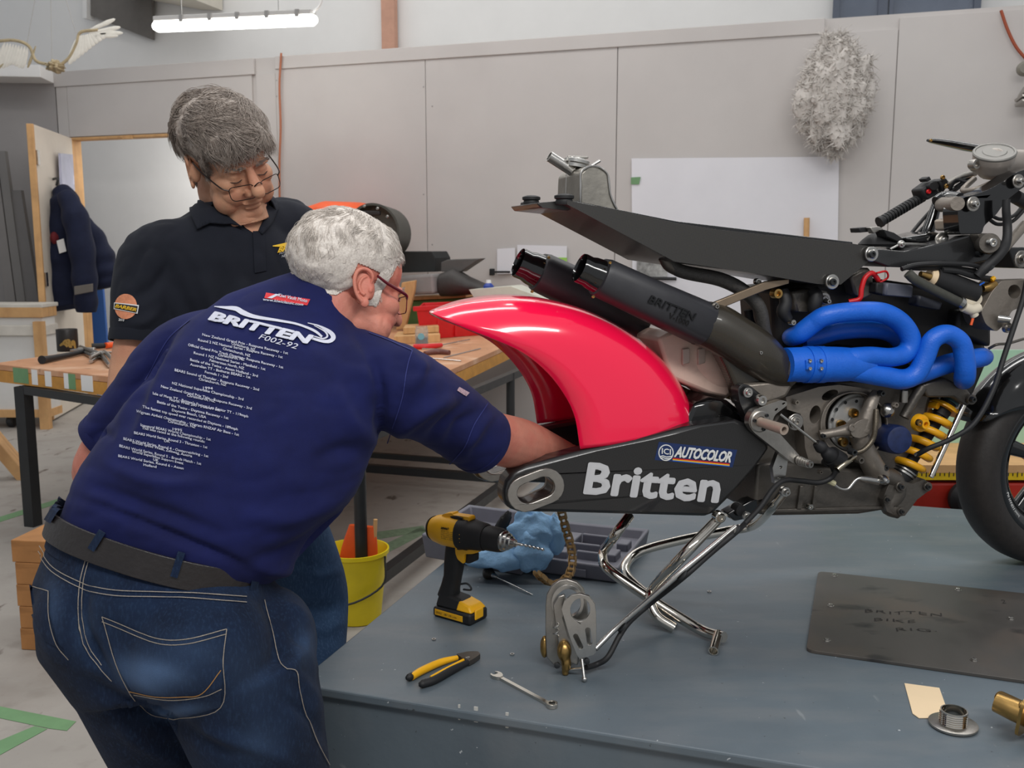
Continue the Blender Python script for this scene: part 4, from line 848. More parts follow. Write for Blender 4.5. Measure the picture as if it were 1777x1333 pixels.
mg = obj('rear_mudguard', (V, F), M_pink, auto=180); md = mg.modifiers.new('s', 'SOLIDIFY'); md.thickness = .004; md.offset = 0
tag(mg, 'glossy fluorescent pink rear mudguard resting on the black swingarm', 'mudguard')
# ================================================================== people
from mathutils import noise as mnoise
def skinmat(name, c, red):
    m = mat(name, c, .55, var=.06, scale=40, bump=.12, bscale=350, sss=.12, spec=.35)
    layer(m, noise_mask(16, .45, .68, 5, (1, 1, 1), .55), red); layer(m, noise_mask(160, .62, .75, 3, (1, 1, 1), .3), (150, 88, 70)); return m
M_skin1 = skinmat('skin_ruddy', (202, 132, 113), (192, 98, 86)); M_skin2 = skinmat('skin_tan', (196, 146, 116), (180, 116, 92))
def cloth(name, c, c2, rough=.85, bump=.12):
    m = mat(name, c, rough, var=.1, scale=9, bump=bump, bscale=900, spec=.25, col2=c2)
    m.node_tree.nodes['Principled BSDF'].inputs['Sheen Weight'].default_value = .03; return m
M_navy = cloth('navy_jersey', (15, 20, 64), (20, 27, 80)); M_polo = cloth('black_navy_pique', (19, 22, 31), (25, 28, 38))
M_denim = cloth('dark_denim', (11, 22, 42), (18, 34, 60), .9, .3); layer(M_denim, noise_mask(7, .52, .72, 5, (1, 1, .6), .22), (40, 64, 98)); layer(M_denim, noise_mask(260, .5, .7, 2, (1, 1, .3), .28), (44, 66, 96))
M_denim2 = cloth('blue_denim', (36, 58, 88), (52, 78, 110), .9, .3); layer(M_denim2, noise_mask(260, .5, .7, 2, (1, 1, .3), .35), (80, 106, 138))
M_fade = cloth('faded_denim', (40, 66, 104), (60, 88, 128), .9, .3); layer(M_fade, noise_mask(260, .5, .7, 2, (1, 1, .3), .35), (84, 110, 146))
def faded(m, col):
    nt = m.node_tree; b = nt.nodes['Principled BSDF']; inp = b.inputs['Base Color']; mx = nd(m, 'ShaderNodeMix', data_type='RGBA'); nt.links.new(inp.links[0].from_socket, mx.inputs[6]); mx.inputs[7].default_value = (*lin(col), 1)
    at = nd(m, 'ShaderNodeAttribute', attribute_name='wear'); nt.links.new(at.outputs['Fac'], mx.inputs[0]); nt.links.new(mx.outputs[2], inp)
def wear(o, spots):
    b = base_of(o); V = [v.co + b for v in o.data.vertices]; q = P2(V); D = np.zeros(len(V))
    for (u, v, ru, rv, rot, a) in spots:
        r = math.radians(rot); x, y = q[:, 0] - u, q[:, 1] - v; D += a * np.exp(-(((x * math.cos(r) + y * math.sin(r)) / ru) ** 2 + ((-x * math.sin(r) + y * math.cos(r)) / rv) ** 2))
    at = o.data.attributes.new('wear', 'FLOAT', 'POINT'); at.data.foreach_set('value', np.clip(D, 0, 1).astype(np.float32))
faded(M_denim, (92, 120, 160)); WEAR = [(265, 1165, 55, 22, 12, .6), (245, 1185, 40, 16, 25, .4), (310, 1235, 45, 10, -8, .5), (150, 1090, 18, 40, 10, .15), (85, 1060, 20, 50, 5, .2), (200, 960, 60, 18, 20, .15), (330, 1130, 60, 30, 10, .15), (430, 1180, 50, 60, 0, .1), (530, 1120, 20, 30, 0, .2), (450, 1290, 40, 40, 0, .15)]
M_belt = mat('belt_leather', (36, 32, 32), .38, var=.15, scale=30, bump=.15, bscale=120)
M_stitch = mat('stitch_thread', (150, 140, 128), .7, var=.2, scale=300); M_gold = mat('stitch_gold', (176, 128, 66), .7, var=.1)
M_hair1 = mat('white_hair', (224, 216, 208), .5, col2=(182, 173, 164), scale=300); M_hair2 = mat('brown_grey_hair', (106, 93, 84), .4, col2=(174, 162, 152), scale=150)
M_lens = mat('spectacle_lens', (240, 244, 246), .02, var=0, trans=1.0, alpha=.16)

def ripple(V, F, amp, freq, st):
    N_ = normals(V, F); out = []
    for v, n in zip(V, N_):
        q = Vector((v.x * st[0] + v.z * .4, v.y * st[1], v.z * st[2] - v.x * .3)) * freq; out.append(v + Vector(n) * (amp * (abs(mnoise.noise(q)) * 2 - .5)))
    return out, F
def basis(f, roll=0., upref=None):
    """right, forward, up from a forward vector; roll in degrees tilts the head to its right"""
    f = Vector(f).normalized(); u = Vector(upref or (0, 0, 1)); r = f.cross(u).normalized(); u = r.cross(f).normalized()
    q = Matrix.Rotation(math.radians(roll), 3, f); return q @ r, f, q @ u
def ear_geo(T, s=1.0):
    out = []
    for e in (-1, 1):
        ex, ey, ez = T.axes; c = T(e * .0765, -.012, -.012); G = []
        axe = (ex * e * .88 - ey * .47).normalized(); aye = (ey * .88 + ex * e * .47).normalized(); tl = (ez * .96 - aye * .26).normalized(); aye = (aye - tl * aye.dot(tl)).normalized()
        pt = lambda y, z, o: c + aye * (y * s) + tl * (z * s) + axe * (o * s)
        G.append(ball(pt(-.003, 0, .001), .0042 * s, .0165 * s, .029 * s, (axe, aye, tl), 20, 14))
        G.append(ball(pt(.009, -.002, -.006), .012 * s, .010 * s, .022 * s, (axe, aye, tl), 16, 12))
        G.append(tube([pt(.011, .006, .003), pt(.014, .018, .006), pt(.008, .029, .008), pt(-.004, .033, .009), pt(-.015, .027, .010), pt(-.020, .012, .010), pt(-.019, -.004, .009), pt(-.014, -.018, .007), pt(-.006, -.028, .004)], [.0026 * s, .0032 * s, .0036 * s, .0038 * s, .004 * s, .0038 * s, .0034 * s, .0036 * s, .0045 * s], 10, 5))
        G.append(tube([pt(.004, .020, .004), pt(-.006, .014, .0055), pt(-.011, .002, .006), pt(-.008, -.010, .006), pt(-.001, -.016, .006)], [.002 * s, .0028 * s, .003 * s, .003 * s, .0032 * s], 10, 5))
        G.append(ball(pt(-.001, -.030, .003), .0048 * s, .0085 * s, .0095 * s, (axe, aye, tl), 14, 10))
        G.append(ball(pt(.010, -.006, .004), .0035 * s, .0045 * s, .006 * s, (axe, aye, tl), 12, 8))
        out.append(remesh(G, .0012, 3))
    return join(*out)
def head_geo(T, s=1.0, jowl=1.0, nose=1.0, ears=False):
    """T(x,y,z) local (right, forward, up) metres -> world point; axes = T.axes"""
    ax = T.axes; B = lambda x, y, z, a, b, c, su=20, sv=14: ball(T(x, y, z), a * s, b * s, c * s, ax, su, sv)
    G = [B(0, -.018, .037, .077, .098, .083, 28, 20), B(0, .040, .035, .064, .050, .058), B(0, .036, -.028, .063, .054, .068), B(0, .028, -.068, .057 * jowl, .058, .042), B(0, .072, -.097, .028, .022, .02)]
    for e in (-1, 1):
        G += [B(e * .042, .060, -.022, .023, .027, .022), B(e * .026, .080, .014, .024, .013, .008), B(e * .041 * jowl, .050, -.066, .025 * jowl, .030, .030), B(e * .0125, .098, -.040, .0095, .011, .009, 12, 8),
              B(e * .031, .060, -.047, .029, .030, .030), B(e * .031, .0735, -.003, .0165, .0135, .0125), B(e * .031, .078, -.012, .016, .009, .006, 12, 8)]
        if not ears: continue
        ex, ey, ez = T.axes; c = T(e * .0775, -.012, -.014)
        axe = (ex * e * .92 - ey * .38).normalized(); aye = (ey * .92 + ex * e * .38).normalized(); tl = (ez * .97 - aye * .22).normalized()
        G.append(ball(c + axe * .003 * s, .0055 * s, .017 * s, .029 * s, (axe, aye, tl), 16, 12))
        rim = [c + axe * .010 * s + aye * (.019 * math.cos(a)) * s + tl * (.032 * math.sin(a)) * s for a in np.radians(np.linspace(20, 285, 14))]
        G.append(tube(rim, [.0036 * s] * 12 + [.0055 * s, .006 * s], 10)); G.append(ball(c + axe * .004 * s - tl * .029 * s + aye * .004 * s, .006 * s, .009 * s, .01 * s, (axe, aye, tl), 12, 8))
        G.append(tube([c + axe * .007 * s + aye * (.010 * math.cos(a)) * s + tl * (.018 * math.sin(a) + .003) * s for a in np.radians(np.linspace(60, 260, 8))], .003 * s, 8))
        G.append(ball(c - axe * .006 * s + aye * .012 * s, .012 * s, .012 * s, .02 * s, (axe, aye, tl), 12, 8))
    G.append(tube([T(0, .086, .012), T(0, .099, -.010), T(0, .1135 * nose, -.031), T(0, .112 * nose, -.039)], [.0085 * s, .0105 * s, .0145 * s, .0125 * s], 14, 4))
    G += [B(0, .0865, -.066, .024, .010, .0052), B(0, .0845, -.077, .020, .010, .006), B(0, .078, -.056, .020, .012, .012)]
    return G
class Frame:
    def __init__(s, o, axes, k=1.0): s.o = Vector(o); s.axes = axes; s.k = k
    def __call__(s, x, y, z): a, b, c = s.axes; return s.o + (a * x + b * y + c * z) * s.k
    def inv(s, P): d = (Vector(P) - s.o) / s.k; return Vector([d.dot(a) for a in s.axes])
def hand_geo(wrist, d, n, side, curl=.5, k=1.0):
    """wrist point, direction of the hand, normal of the back of the hand, side = +1 thumb towards d x n"""
    d = Vector(d).normalized(); n = Vector(n); n = (n - d * n.dot(d)).normalized(); l = d.cross(n) * side; G = []
    G.append(loft([(wrist - d * .01, l, n, .026 * k, .019 * k), (wrist + d * .02 * k, l, n, .031 * k, .017 * k), (wrist + d * .055 * k, l, n, .040 * k, .015 * k, 2.4), (wrist + d * .088 * k, l, n, .041 * k, .012 * k, 2.6), (wrist + d * .096 * k, l, n, .036 * k, .009 * k, 2.6)], 20))
    for i, ln in enumerate((.072, .081, .076, .060)):
        b = wrist + d * (.088 - .004 * abs(i - 1.3)) * k + l * (.030 - .020 * i) * k; a = 0; pts = [b - d * .02 * k, b]
        for sgm in (.46, .30, .24):
            a += curl * (.9 if sgm == .46 else 1.1); b = b + (d * math.cos(a) - n * math.sin(a)) * ln * sgm * k; pts.append(b)
        r = (.0092 - .0006 * (i == 3) * 2) * k; G.append(tube(pts, [r, r * 1.02, r * .95, r * .88, r * .7], 12, 4)); G.append(ball(pts[-1], r * .72, su=10, sv=8))
    b = wrist + d * .022 * k + l * .026 * k; e = (d * .62 + l * .62 - n * .38).normalized(); p1 = b + e * .042 * k; e2 = (d * .85 + l * .12 - n * .45).normalized(); p2 = p1 + e2 * .032 * k; p3 = p2 + (d * .85 - l * .15 - n * .5).normalized() * .024 * k
    G.append(tube([b - e * .014, b, p1, p2, p3], [.013 * k, .0145 * k, .0115 * k, .0105 * k, .008 * k], 12, 4)); G.append(ball(p3, .0078 * k, su=10, sv=8))
    return G
HL = ([-.13, -.075, -.045, -.028, -.012, .004, .012, .030, .038, .052, .075, .12], [-.036, -.036, -.036, -.015, .026, .024, -.035, -.030, .03, .056, .074, .085])
def hairline(T, P, hl=HL): q = T.inv(P); return q.z - np.interp(q.y, *hl), q
def hair_geo(T, geo, thick, n, length, wave, seedv, dirfn, r0=.0009, lift=.35, hl=HL):
    """a scalp layer plus combed locks, all in one mesh"""
    V, F = geo; Nn = normals(V, F); near = [i for i, v in enumerate(V) if (v - T.o).length < .16]; dset = {}
    for i in near:
        d, q = hairline(T, V[i], hl)
        d = min(d, max(.062 - abs(q.x), -.040 - q.y, q.y - .014, q.z - .026))
        dset[i] = d
    fs = [f for f in F if all(i in dset and dset[i] > -.004 for i in f)]
    used = sorted({i for f in fs for i in f}); mp = {i: k for k, i in enumerate(used)}; HV = []
    for i in used:
        v = V[i]; nn = Vector(Nn[i]); t = min(1, max(0, (dset[i] + .004) / .04)); nz = mnoise.noise(v * 38) * .35 + mnoise.noise(v * 90) * .2
        q_ = T.inv(v); t *= min(1, max(.25, (q_.z + .09) / .08)); HV.append(v + nn * (.0015 + thick * (t ** .7) * (1 + nz)))
    HF = [tuple(mp[i] for i in f) for f in fs]
    rng = random.Random(seedv); cand = [k for k, i in enumerate(used) if dset[i] > .002 and not (abs((q0 := T.inv(V[i])).x) > .055 and -.045 < q0.y < .010 and q0.z < .040)]; G = [(HV, HF)]; SV, SF = [], []
    for _ in range(n):
        k = rng.choice(cand); i = used[k]; p = HV[k] + Vector((rng.gauss(0, .0015), rng.gauss(0, .0015), rng.gauss(0, .0015))); nn = Vector(Nn[i]); q = T.inv(V[i])
        pq = V[i] * 28; cl = Vector((mnoise.noise(pq), mnoise.noise(pq + Vector((9, 2, 1))), mnoise.noise(pq + Vector((3, 7, 5)))))
        d = dirfn(q); a, b, c = T.axes; d = a * d[0] + b * d[1] + c * d[2]; d = (d + cl * wave + Vector((rng.gauss(0, .07), rng.gauss(0, .07), rng.gauss(0, .07)))); d = (d - nn * d.dot(nn)).normalized()
        L = length * rng.uniform(.6, 1.15) * min(1, .35 + max(0, dset[i]) / .04) * (.5 if abs(q.x) > .048 and q.z < .075 and -.06 < q.y < .035 else 1 if q.z > .03 else .38); p = p - nn * .004; side = d.cross(nn).normalized(); m = 6; ph = mnoise.noise(V[i] * 22) * 7
        base = len(SV); lf = lift * (rng.uniform(.3, .8) + 1.1 * max(0, mnoise.noise(V[i] * 34 + Vector((5, 5, 5))) + .2))
        for j in range(m):
            t = j / (m - 1); pt = p + d * (L * t) + nn * (L * (lf * t - .75 * lf * t * t - .25 * t * t)) + side * (math.sin(ph + t * 3.5) * wave * .008 * t)
            r = r0 * (1.1 - .95 * t) * (1 if j else .6)
            for a2 in (0, 2.094, 4.188): SV.append(pt + (side * math.cos(a2) + nn * math.sin(a2)) * r)
        for j in range(m - 1):
            for k2 in range(3): SF.append((base + j * 3 + k2, base + j * 3 + (k2 + 1) % 3, base + j * 3 + 3 + (k2 + 1) % 3, base + j * 3 + 3 + k2))
    G.append((SV, SF)); return join(*G)
def spectacles(T, par, m, zl, yl, tilt, wl=.026, hl_=.017, rim=.0011, half=False, temple_m=None):
    root = None; G = []
    for e in (-1, 1):
        c = (e * .033, yl, zl); o2 = rnd([(-wl, -hl_), (wl, -hl_), (wl, hl_), (-wl, hl_)], .010, 5)
        pts = [T(c[0] + x, c[1] - abs(x + c[0]) ** 2 * 4 + z * tilt, c[2] + z) for x, z in o2]
        G.append(tube(pts + [pts[0]], rim, 8))
        ln = obj('lens', (pts, [tuple(range(len(pts)))]), M_lens, par, smooth=False)
        hx = e * (.033 + wl); h = (hx, yl - hx * hx * 4 + hl_ * .6 * tilt, zl + hl_ * .6)
        G.append(tube([T(*h), T(e * .069, yl - .03, zl + .013), T(e * .0775, .03, zl * .4 + .012), T(e * .0805, .004, .014)], [rim * 1.4, .0016, .0017, .0017] if temple_m is None else [.0022, .0032, .0030, .0024], 8, 4))
    G.append(tube([T(-.009, yl + .001, zl + .010), T(0, yl + .006, zl + .018), T(.009, yl + .001, zl + .010)], rim * 1.3, 8, 4))
    g = obj('spectacles', join(*G), m, par); 
    return g
def eyes(T, par):
    for e in (-1, 1):
        el = [T(e * .031 + x, .0900 - abs(x) * .30 - max(0, e * x) * .22, -.009 - .0035 * math.cos(x / .016 * 1.5)) for x in np.linspace(-.013, .013, 8)]
        obj('eyelash', tube(el, [.0004] + [.0011] * 6 + [.0004], 6), mat('lash_dark', (52, 38, 32), .7, var=0), par)
def brows(T, par, m, n=90, seedv=3):
    rng = random.Random(seedv); G = []
    for e in (-1, 1):
        for _ in range(n):
            x = rng.uniform(.010, .048); p = T(e * x, .0935 - (x - .01) ** 2 * 9, .0165 + rng.gauss(0, .0022) - (x - .03) ** 2 * 3); q = p + (T.axes[0] * e * .008 + T.axes[2] * rng.uniform(-.002, .004) + T.axes[1] * rng.uniform(0, .003)); G.append(tube([p, (p + q) / 2 + T.axes[1] * .001, q], [.0006, .0006, .0001], 3))
    obj('eyebrows', join(*G), m, par)

# ------------------------------------------------------------------ bending man in the navy shirt
F1 = at_z(430, 1790, 0); MAN1 = thing('person', 'man in navy printed shirt and jeans bending over towards the motorcycle', 'person', F1)
def sec(u, v, Y, slope, yaw, hw, hd, S=None, p=2.2):
    a = math.radians(slope); b = math.radians(yaw); R = Vector((math.cos(a) * math.cos(b), -math.sin(b), -math.sin(a))).normalized(); return [at_y(u, v, Y), R, hw, hd, p]
def spine(ss, seg=36):
    out = []
    for i, (c, R, hw, hd, p) in enumerate(ss):
        t = (ss[min(i + 1, len(ss) - 1)][0] - ss[max(i - 1, 0)][0]).normalized(); D = t.cross(R).normalized(); R2 = D.cross(t).normalized(); out.append((c, R2, D, hw, hd, p))
    return loft(out, seg)
TR1 = [sec(262, 1020, 1.685, 20, 12, .175, .12), sec(284, 958, 1.695, 18, 12, .198, .142), sec(304, 912, 1.70, 18, 12, .203, .148), sec(342, 866, 1.71, 17, 12, .212, .158), sec(424, 775, 1.745, 15, 12, .222, .162), sec(468, 695, 1.78, 11, 12, .222, .15), sec(498, 622, 1.81, 8, 12, .206, .125), sec(520, 575, 1.835, 6, 10, .165, .095), sec(545, 540, 1.855, 8, 8, .108, .084), sec(562, 518, 1.862, 12, 8, .080, .074), sec(572, 506, 1.865, 16, 8, .072, .068)]
RS, RE, RC = at_y(684, 672, 1.80), at_y(850, 758, 2.06), at_y(834, 764, 2.01)
LS, LE, LC = at_y(320, 628, 1.88), at_y(176, 790, 1.90), at_y(184, 768, 1.90)
SH1 = [spine(TR1),
       tube([at_y(600, 625, 1.82), RS, at_y(757, 708, 1.90), RC + (RC - RS).normalized() * .004], [.068, .084, .079, .074], 24, 5),
       tube([at_y(400, 600, 1.85), LS, at_y(245, 705, 1.89), LC], [.08, .086, .073, .062], 24, 5)]
g = remesh(SH1, .0055, 8)
g = folds(*g, [([(648, 620), (662, 690), (655, 770)], 9, -0.0119), ([(690, 600), (730, 640), (700, 680)], 12, 0.0102), ([(790, 690), (735, 715), (680, 765)], 12, 0.0136), ([(845, 705), (800, 735), (770, 780)], 10, -0.0102), ([(812, 690), (770, 735), (735, 770)], 9, -0.0102), ([(860, 715), (820, 760), (800, 800)], 9, 0.0085),
              ([(640, 800), (590, 860), (500, 900), (400, 890)], 16, 0.0119), ([(610, 880), (520, 950), (430, 975)], 13, -0.0119), ([(560, 960), (500, 990), (440, 990)], 10, 0.0102), ([(170, 800), (270, 838), (380, 835)], 14, 0.0102), ([(140, 835), (260, 880), (400, 930)], 12, -0.0102), ([(300, 575), (262, 640), (215, 700)], 10, -0.0119), ([(330, 565), (290, 640), (250, 740), (215, 790)], 12, 0.0102),
              ([(560, 590), (620, 620), (650, 700)], 16, 0.0085), ([(640, 790), (600, 780), (540, 800)], 14, -0.0102), ([(655, 770), (610, 730), (580, 660)], 14, 0.0085), ([(120, 858), (240, 905), (360, 955), (440, 990)], 8, -0.0102), ([(200, 745), (235, 690), (262, 650)], 9, 0.0085), ([(150, 770), (175, 750), (200, 760)], 8, -0.0068)])
g = ripple(*g, .0022, 26, (.35, .2, 1))
shirt1 = obj('shirt', g, M_navy, MAN1, auto=180)
rng_ = lambda c, ax, r, rt, seg=40: tube([c + (a := ax.orthogonal().normalized()) * (r * math.cos(t)) + ax.cross(a) * (r * math.sin(t)) for t in np.linspace(0, 2 * math.pi, seg)], rt, 8, caps=False)
def cuff(c, d, r0, r1, m, par, name='cuff', ln=.018):
    d = d.normalized(); obj(name, ringlathe(c - d * ln, d, [(0, r0), (ln * .9, r1 + .001), (ln + .001, r1), (ln, r1 - .004), (0, r0 - .006)], 40), m, par)
cuff(RC + (RC - RS).normalized() * .004, RC - RS, .0745, .0735, M_navy, MAN1); cuff(LC, LC - at_y(245, 705, 1.89), .064, .063, M_navy, MAN1)
# body: head, neck, arms, core and legs as one surface
fw1 = Vector((math.cos(.70) * math.cos(.36), math.sin(.70) * math.cos(.36), -math.sin(.36))); H1 = Frame(at_y(605.7, 492, 1.875), basis(fw1, -2.8), 1.085)
WR1 = at_y(985, 792, 2.31)
RB = tube([RS, RE - (RE - RS) * .12, RE, at_y(905, 772, 2.18), at_y(950, 784, 2.26), WR1], [.06, .058, .057, .060, .048, .034], 20, 5)
LB = tube([LS, LE, at_y(182, 850, 1.96), at_y(255, 940, 1.98), at_y(300, 980, 1.97)], [.055, .046, .043, .036, .03], 18, 5)
LW1 = at_y(300, 980, 1.97)
FACE1 = [([(668, 545), (665, 565), (672, 585)], 4, -.002), ([(650, 560), (640, 580), (645, 600)], 6, -.002), ([(560, 545), (590, 560), (620, 590)], 5, -.0025)]
B1 = head_geo(H1, 1.085, 1.06); NH1 = len(B1) + 2
B1 = B1 + [tube([H1(0, -.012, -.035), H1(0, -.030, -.085), at_y(560, 545, 1.86), at_y(540, 600, 1.85)], [.060, .058, .058, .06], 24, 4),
     tube([H1(0, .02, -.07), H1(0, -.005, -.11)], [.05, .055], 18), tube([at_y(540, 590, 1.85), at_y(424, 775, 1.76), at_y(300, 950, 1.70), at_y(290, 1080, 1.68)], [.075, .12, .12, .12], 20, 4), tube([at_y(540, 590, 1.84), RS], .055, 16), tube([at_y(540, 590, 1.85), LS], .055, 16), RB, LB]
B1 += hand_geo(WR1, (at_y(1050, 800, 2.36) - WR1), Vector((.1, -.5, .86)), -1, .55) + hand_geo(LW1, at_y(330, 1010, 1.955) - LW1, Vector((-.2, .7, .6)), 1, .35)
KN1L, KN1R = at_y(335, 1430, 1.80), at_y(492, 1440, 1.72)
AN1L, AN1R = at_z(440, 1800, .09), at_z(560, 1830, .09)
B1 += [tube([at_y(225, 1120, 1.69), KN1L, AN1L], [.08, .055, .04], 16, 4), tube([at_y(400, 1130, 1.64), KN1R, AN1R], [.08, .055, .04], 16, 4)]
g1h = remesh(B1[:NH1], .0022, 11); g1h = folds(*g1h, FACE1)
g1 = join(g1h, ear_geo(H1, 1.0), remesh(B1[NH1 - 2:], .004, 4))
body1 = obj('body', g1, M_skin1, MAN1, auto=180)
def dir1(q):   # combed forward over the crown, down at the sides and nape
    if q.y < -.05: return (0, -.25, -1)
    if q.z < .05: return (0, -.45, -.8)
    return (.25 * math.copysign(1, q.x), .55, -.25) if q.y > .0 else (.3 * math.copysign(1, q.x), -.35, -.6)
hg = hair_geo(H1, g1h, .009, 13000, .034, .9, 5, dir1, .00075, .5)
obj('hair', hg, M_hair1, MAN1, auto=180)
M_burg = mat('burgundy_plastic', (96, 16, 30), .25, var=.05)
spectacles(H1, MAN1, M_burg, -.008, .106, -.25, .023, .015, temple_m=1); eyes(H1, MAN1); brows(H1, MAN1, M_hair1)
# ribbed neckband
nb = at_y(562, 530, 1.862); nax = Vector((.52, .16, .84)).normalized()
a_ = nax.orthogonal().normalized()
obj('neckband', ringlathe(nb + nax * .006, nax, [(-.012, .080), (-.004, .0795), (.010, .076), (.016, .073), (.014, .069), (-.012, .070)], 48), M_navy, MAN1)
# printing on the back
BV = bvh_of(shirt1); tp = onto(BV, .0016); tp2 = onto(BV, .0024)
def shirt_text(s, bl, br, tl, m, bold=0., shear=0., maxlen=14, spc=1., f=tp2): return draped('shirt_print', s, bl, br, tl, f, m, shirt1, bold, shear, spc, maxlen)
s1z = cv(130, 470, .30951)
M_prt = mat('shirt_ink_white', (196, 198, 212), .7, var=.05, scale=90)
shirt_text('BRITTEN', s1z(757, 278), s1z(1305, 412), s1z(785, 232), M_prt, .06, .1)
shirt_text('F002-92', s1z(1030, 385), s1z(1243, 443), s1z(1042, 356), M_prt, .0, .2)
def strip(name, pts, m, f, par, wpx):
    P = cat(pts, 6); V = []; F = []
    for i, p in enumerate(P):
        d = P[min(i + 1, len(P) - 1)] - P[max(i - 1, 0)]; d = d[:2] / (np.linalg.norm(d[:2]) + 1e-9); n = np.array([-d[1], d[0]]); h = (p[2] if len(p) > 2 else wpx) / 2
        for k_ in (-1, 0, 1): q = p[:2] + n * h * k_; V.append(f(q[0], q[1]))
        if i: a = 3 * i; F += [(a - 3, a - 2, a + 1, a), (a - 2, a - 1, a + 2, a + 1)]
    return obj(name, (V, F), m, par, smooth=False)
def zs(pts): return [(*s1z(*p[:2]), *(x * .30951 for x in p[2:])) for p in pts]
strip('shirt_print', zs([(785, 205, 4), (850, 212, 16), (905, 218, 26), (945, 240, 28), (1010, 262, 20), (1150, 285, 14), (1250, 305, 12), (1340, 340, 14), (1385, 375, 12)]), M_prt, tp2, shirt1, 4)
strip('shirt_print', zs([(1305, 297, 4), (1370, 315, 10), (1430, 350, 22), (1448, 380, 26), (1425, 400, 20), (1380, 398, 16), (1310, 378, 12)]), M_prt, tp2, shirt1, 4)
strip('shirt_print', zs([(1340, 312, 3), (1400, 345, 8), (1415, 372, 10), (1390, 385, 8), (1340, 372, 6)]), M_prt, tp2, shirt1, 3)
rows = [('New Zealand Grand Prix - Ruapuna Raceway - 1st', 718, 362, 1195, 470), ('Christchurch, NZ', 880, 402, 1012, 444), ('Round 2 NZ National Series - Ruapuna Raceway - 1st', 694, 392, 1165, 492), ('Christchurch, NZ', 832, 432, 985, 477), ('Official Grand Prix Track Opening - Ruapuna Raceway - 1st', 638, 420, 1168, 550), ('Christchurch, NZ', 806, 468, 952, 498), ('Round 1 NZ National Series - Manfield - 1st', 670, 464, 1068, 560), ('Palmerston North, NZ', 758, 497, 950, 548),
        ('Battle of the Twins - Assen Holland - 3rd', 650, 502, 1026, 598), ('Australian TT - Bathurst BEARS - 1st', 650, 528, 985, 606), ('Formula 1 - 2nd', 732, 562, 860, 596), ('BEARS Sound of Thunder - Ruapuna Raceway - 2nd', 562, 560, 1033, 674), ('Christchurch, NZ', 698, 602, 850, 640), ('1994', 722, 652, 775, 660), ('NZ National Superbike Championship - 3rd', 548, 634, 946, 728), ('New Zealand Grand Prix Title - Ruapuna Raceway - 3rd', 484, 652, 992, 780), ('Christchurch, NZ', 632, 694, 788, 730),
        ('Isle of Mann TT - Britten\'s Fastest Lap Senior TT - 119mph', 440, 690, 972, 824), ('North West 200 - Ireland - 6th', 535, 726, 815, 790), ('Battle of the Twins - Daytona Raceway - 1st', 462, 738, 862, 834), ('Daytona Beach, USA', 548, 774, 738, 820), ('The fastest top speed ever recorded at Daytona - 189mph', 385, 766, 914, 896), ('Wigram Airfield Championship - Wigram RNZAF Air Base - 1st', 350, 790, 920, 926), ('Christchurch, NZ', 526, 838, 678, 874),
        ('1995', 552, 882, 604, 892), ('Inaugural BEARS World Championship - 1st', 372, 866, 764, 952), ('This bike raced at the following rounds:', 378, 882, 732, 964), ('BEARS World Series, Round 3 - Thruxton - 1st', 337, 910, 745, 996), ('UK', 505, 948, 536, 956), ('BEARS World Series, Round 4 - Oesterreichring - 1st', 278, 944, 750, 1046), ('Ducati Speed Week, Zeltweg, Austria', 328, 962, 660, 1046), ('BEARS World Series, Round 5 - Brands Hatch - 1st', 255, 984, 710, 1088), ('World Superbikes Support Event', 325, 1014, 610, 1086), ('UK', 442, 1052, 472, 1062), ('BEARS World Series, Round 6 - Assen', 248, 1040, 612, 1114), ('Holland', 388, 1082, 460, 1098)]
for s_, x0, y0, x1, y1 in rows:
    a, b = s1z(x0, y0 + 6), s1z(x1, y1 + 2); h = 14.5 * .30951; a, b = ((a[0], a[1] + 2.6), (b[0], b[1] + 2.6)) if x1 - x0 < 240 else (a, b); d = math.hypot(b[0] - a[0], b[1] - a[1]); nx, ny = (b[1] - a[1]) / d * .4, -1
    shirt_text(s_, a, b, (a[0] + nx * h, a[1] - h), M_prt, .012, .0, 0, 1., tp2)
s2z = cv(180, 120, .33011)
def patch(name, poly, m, f, par, step=7, label=None):
    """a thin cloth patch laid on a surface; poly in pixels"""
    bmx = bmesh.new(); vs2 = [bmx.verts.new((x, y, 0)) for x, y in poly]; bmx.faces.new(vs2); bmesh.ops.triangulate(bmx, faces=bmx.faces[:])
    for _ in range(6):
        es = [e for e in bmx.edges if e.calc_length() > step]
        if not es: break
        bmesh.ops.subdivide_edges(bmx, edges=es, cuts=1); bmesh.ops.triangulate(bmx, faces=[x for x in bmx.faces if len(x.verts) > 3])
    bmx.verts.index_update(); G = [f(v.co.x, v.co.y) for v in bmx.verts], [tuple(v.index for v in q.verts) for q in bmx.faces]; bmx.free(); return obj(name, G, m, par, smooth=True, auto=180, label=label)
patch('shirt_tag', [s2z(855, 1178), s2z(1085, 1212), s2z(1070, 1245), s2z(845, 1206)], mat('tag_red', (204, 34, 44), .6, var=0), tp, shirt1)
shirt_text('Kiwi Vault Moto', s2z(918, 1200), s2z(1068, 1230), s2z(922, 1182), M_prt, .02, .1, 0)
patch('shirt_print', [s2z(905, 1186), s2z(928, 1189), s2z(885, 1210), s2z(862, 1206)], M_prt, tp2, shirt1)
shirt_text('www.kiwiclassic.com', s2z(838, 1220), s2z(1048, 1248), s2z(841, 1206), M_prt, .015, .1, 0)
M_seam = mat('navy_seam', (34, 42, 104), .8, var=0)
for pts in ([(640, 578), (672, 590), (715, 609)], [(715, 609), (706, 640), (698, 690), (672, 770)], [(330, 556), (290, 592), (252, 660)], [(846, 700), (822, 738), (806, 776), (780, 806)]): strip('seam', [(*p, 1.6) for p in pts], M_seam, tp, shirt1, 1.6)
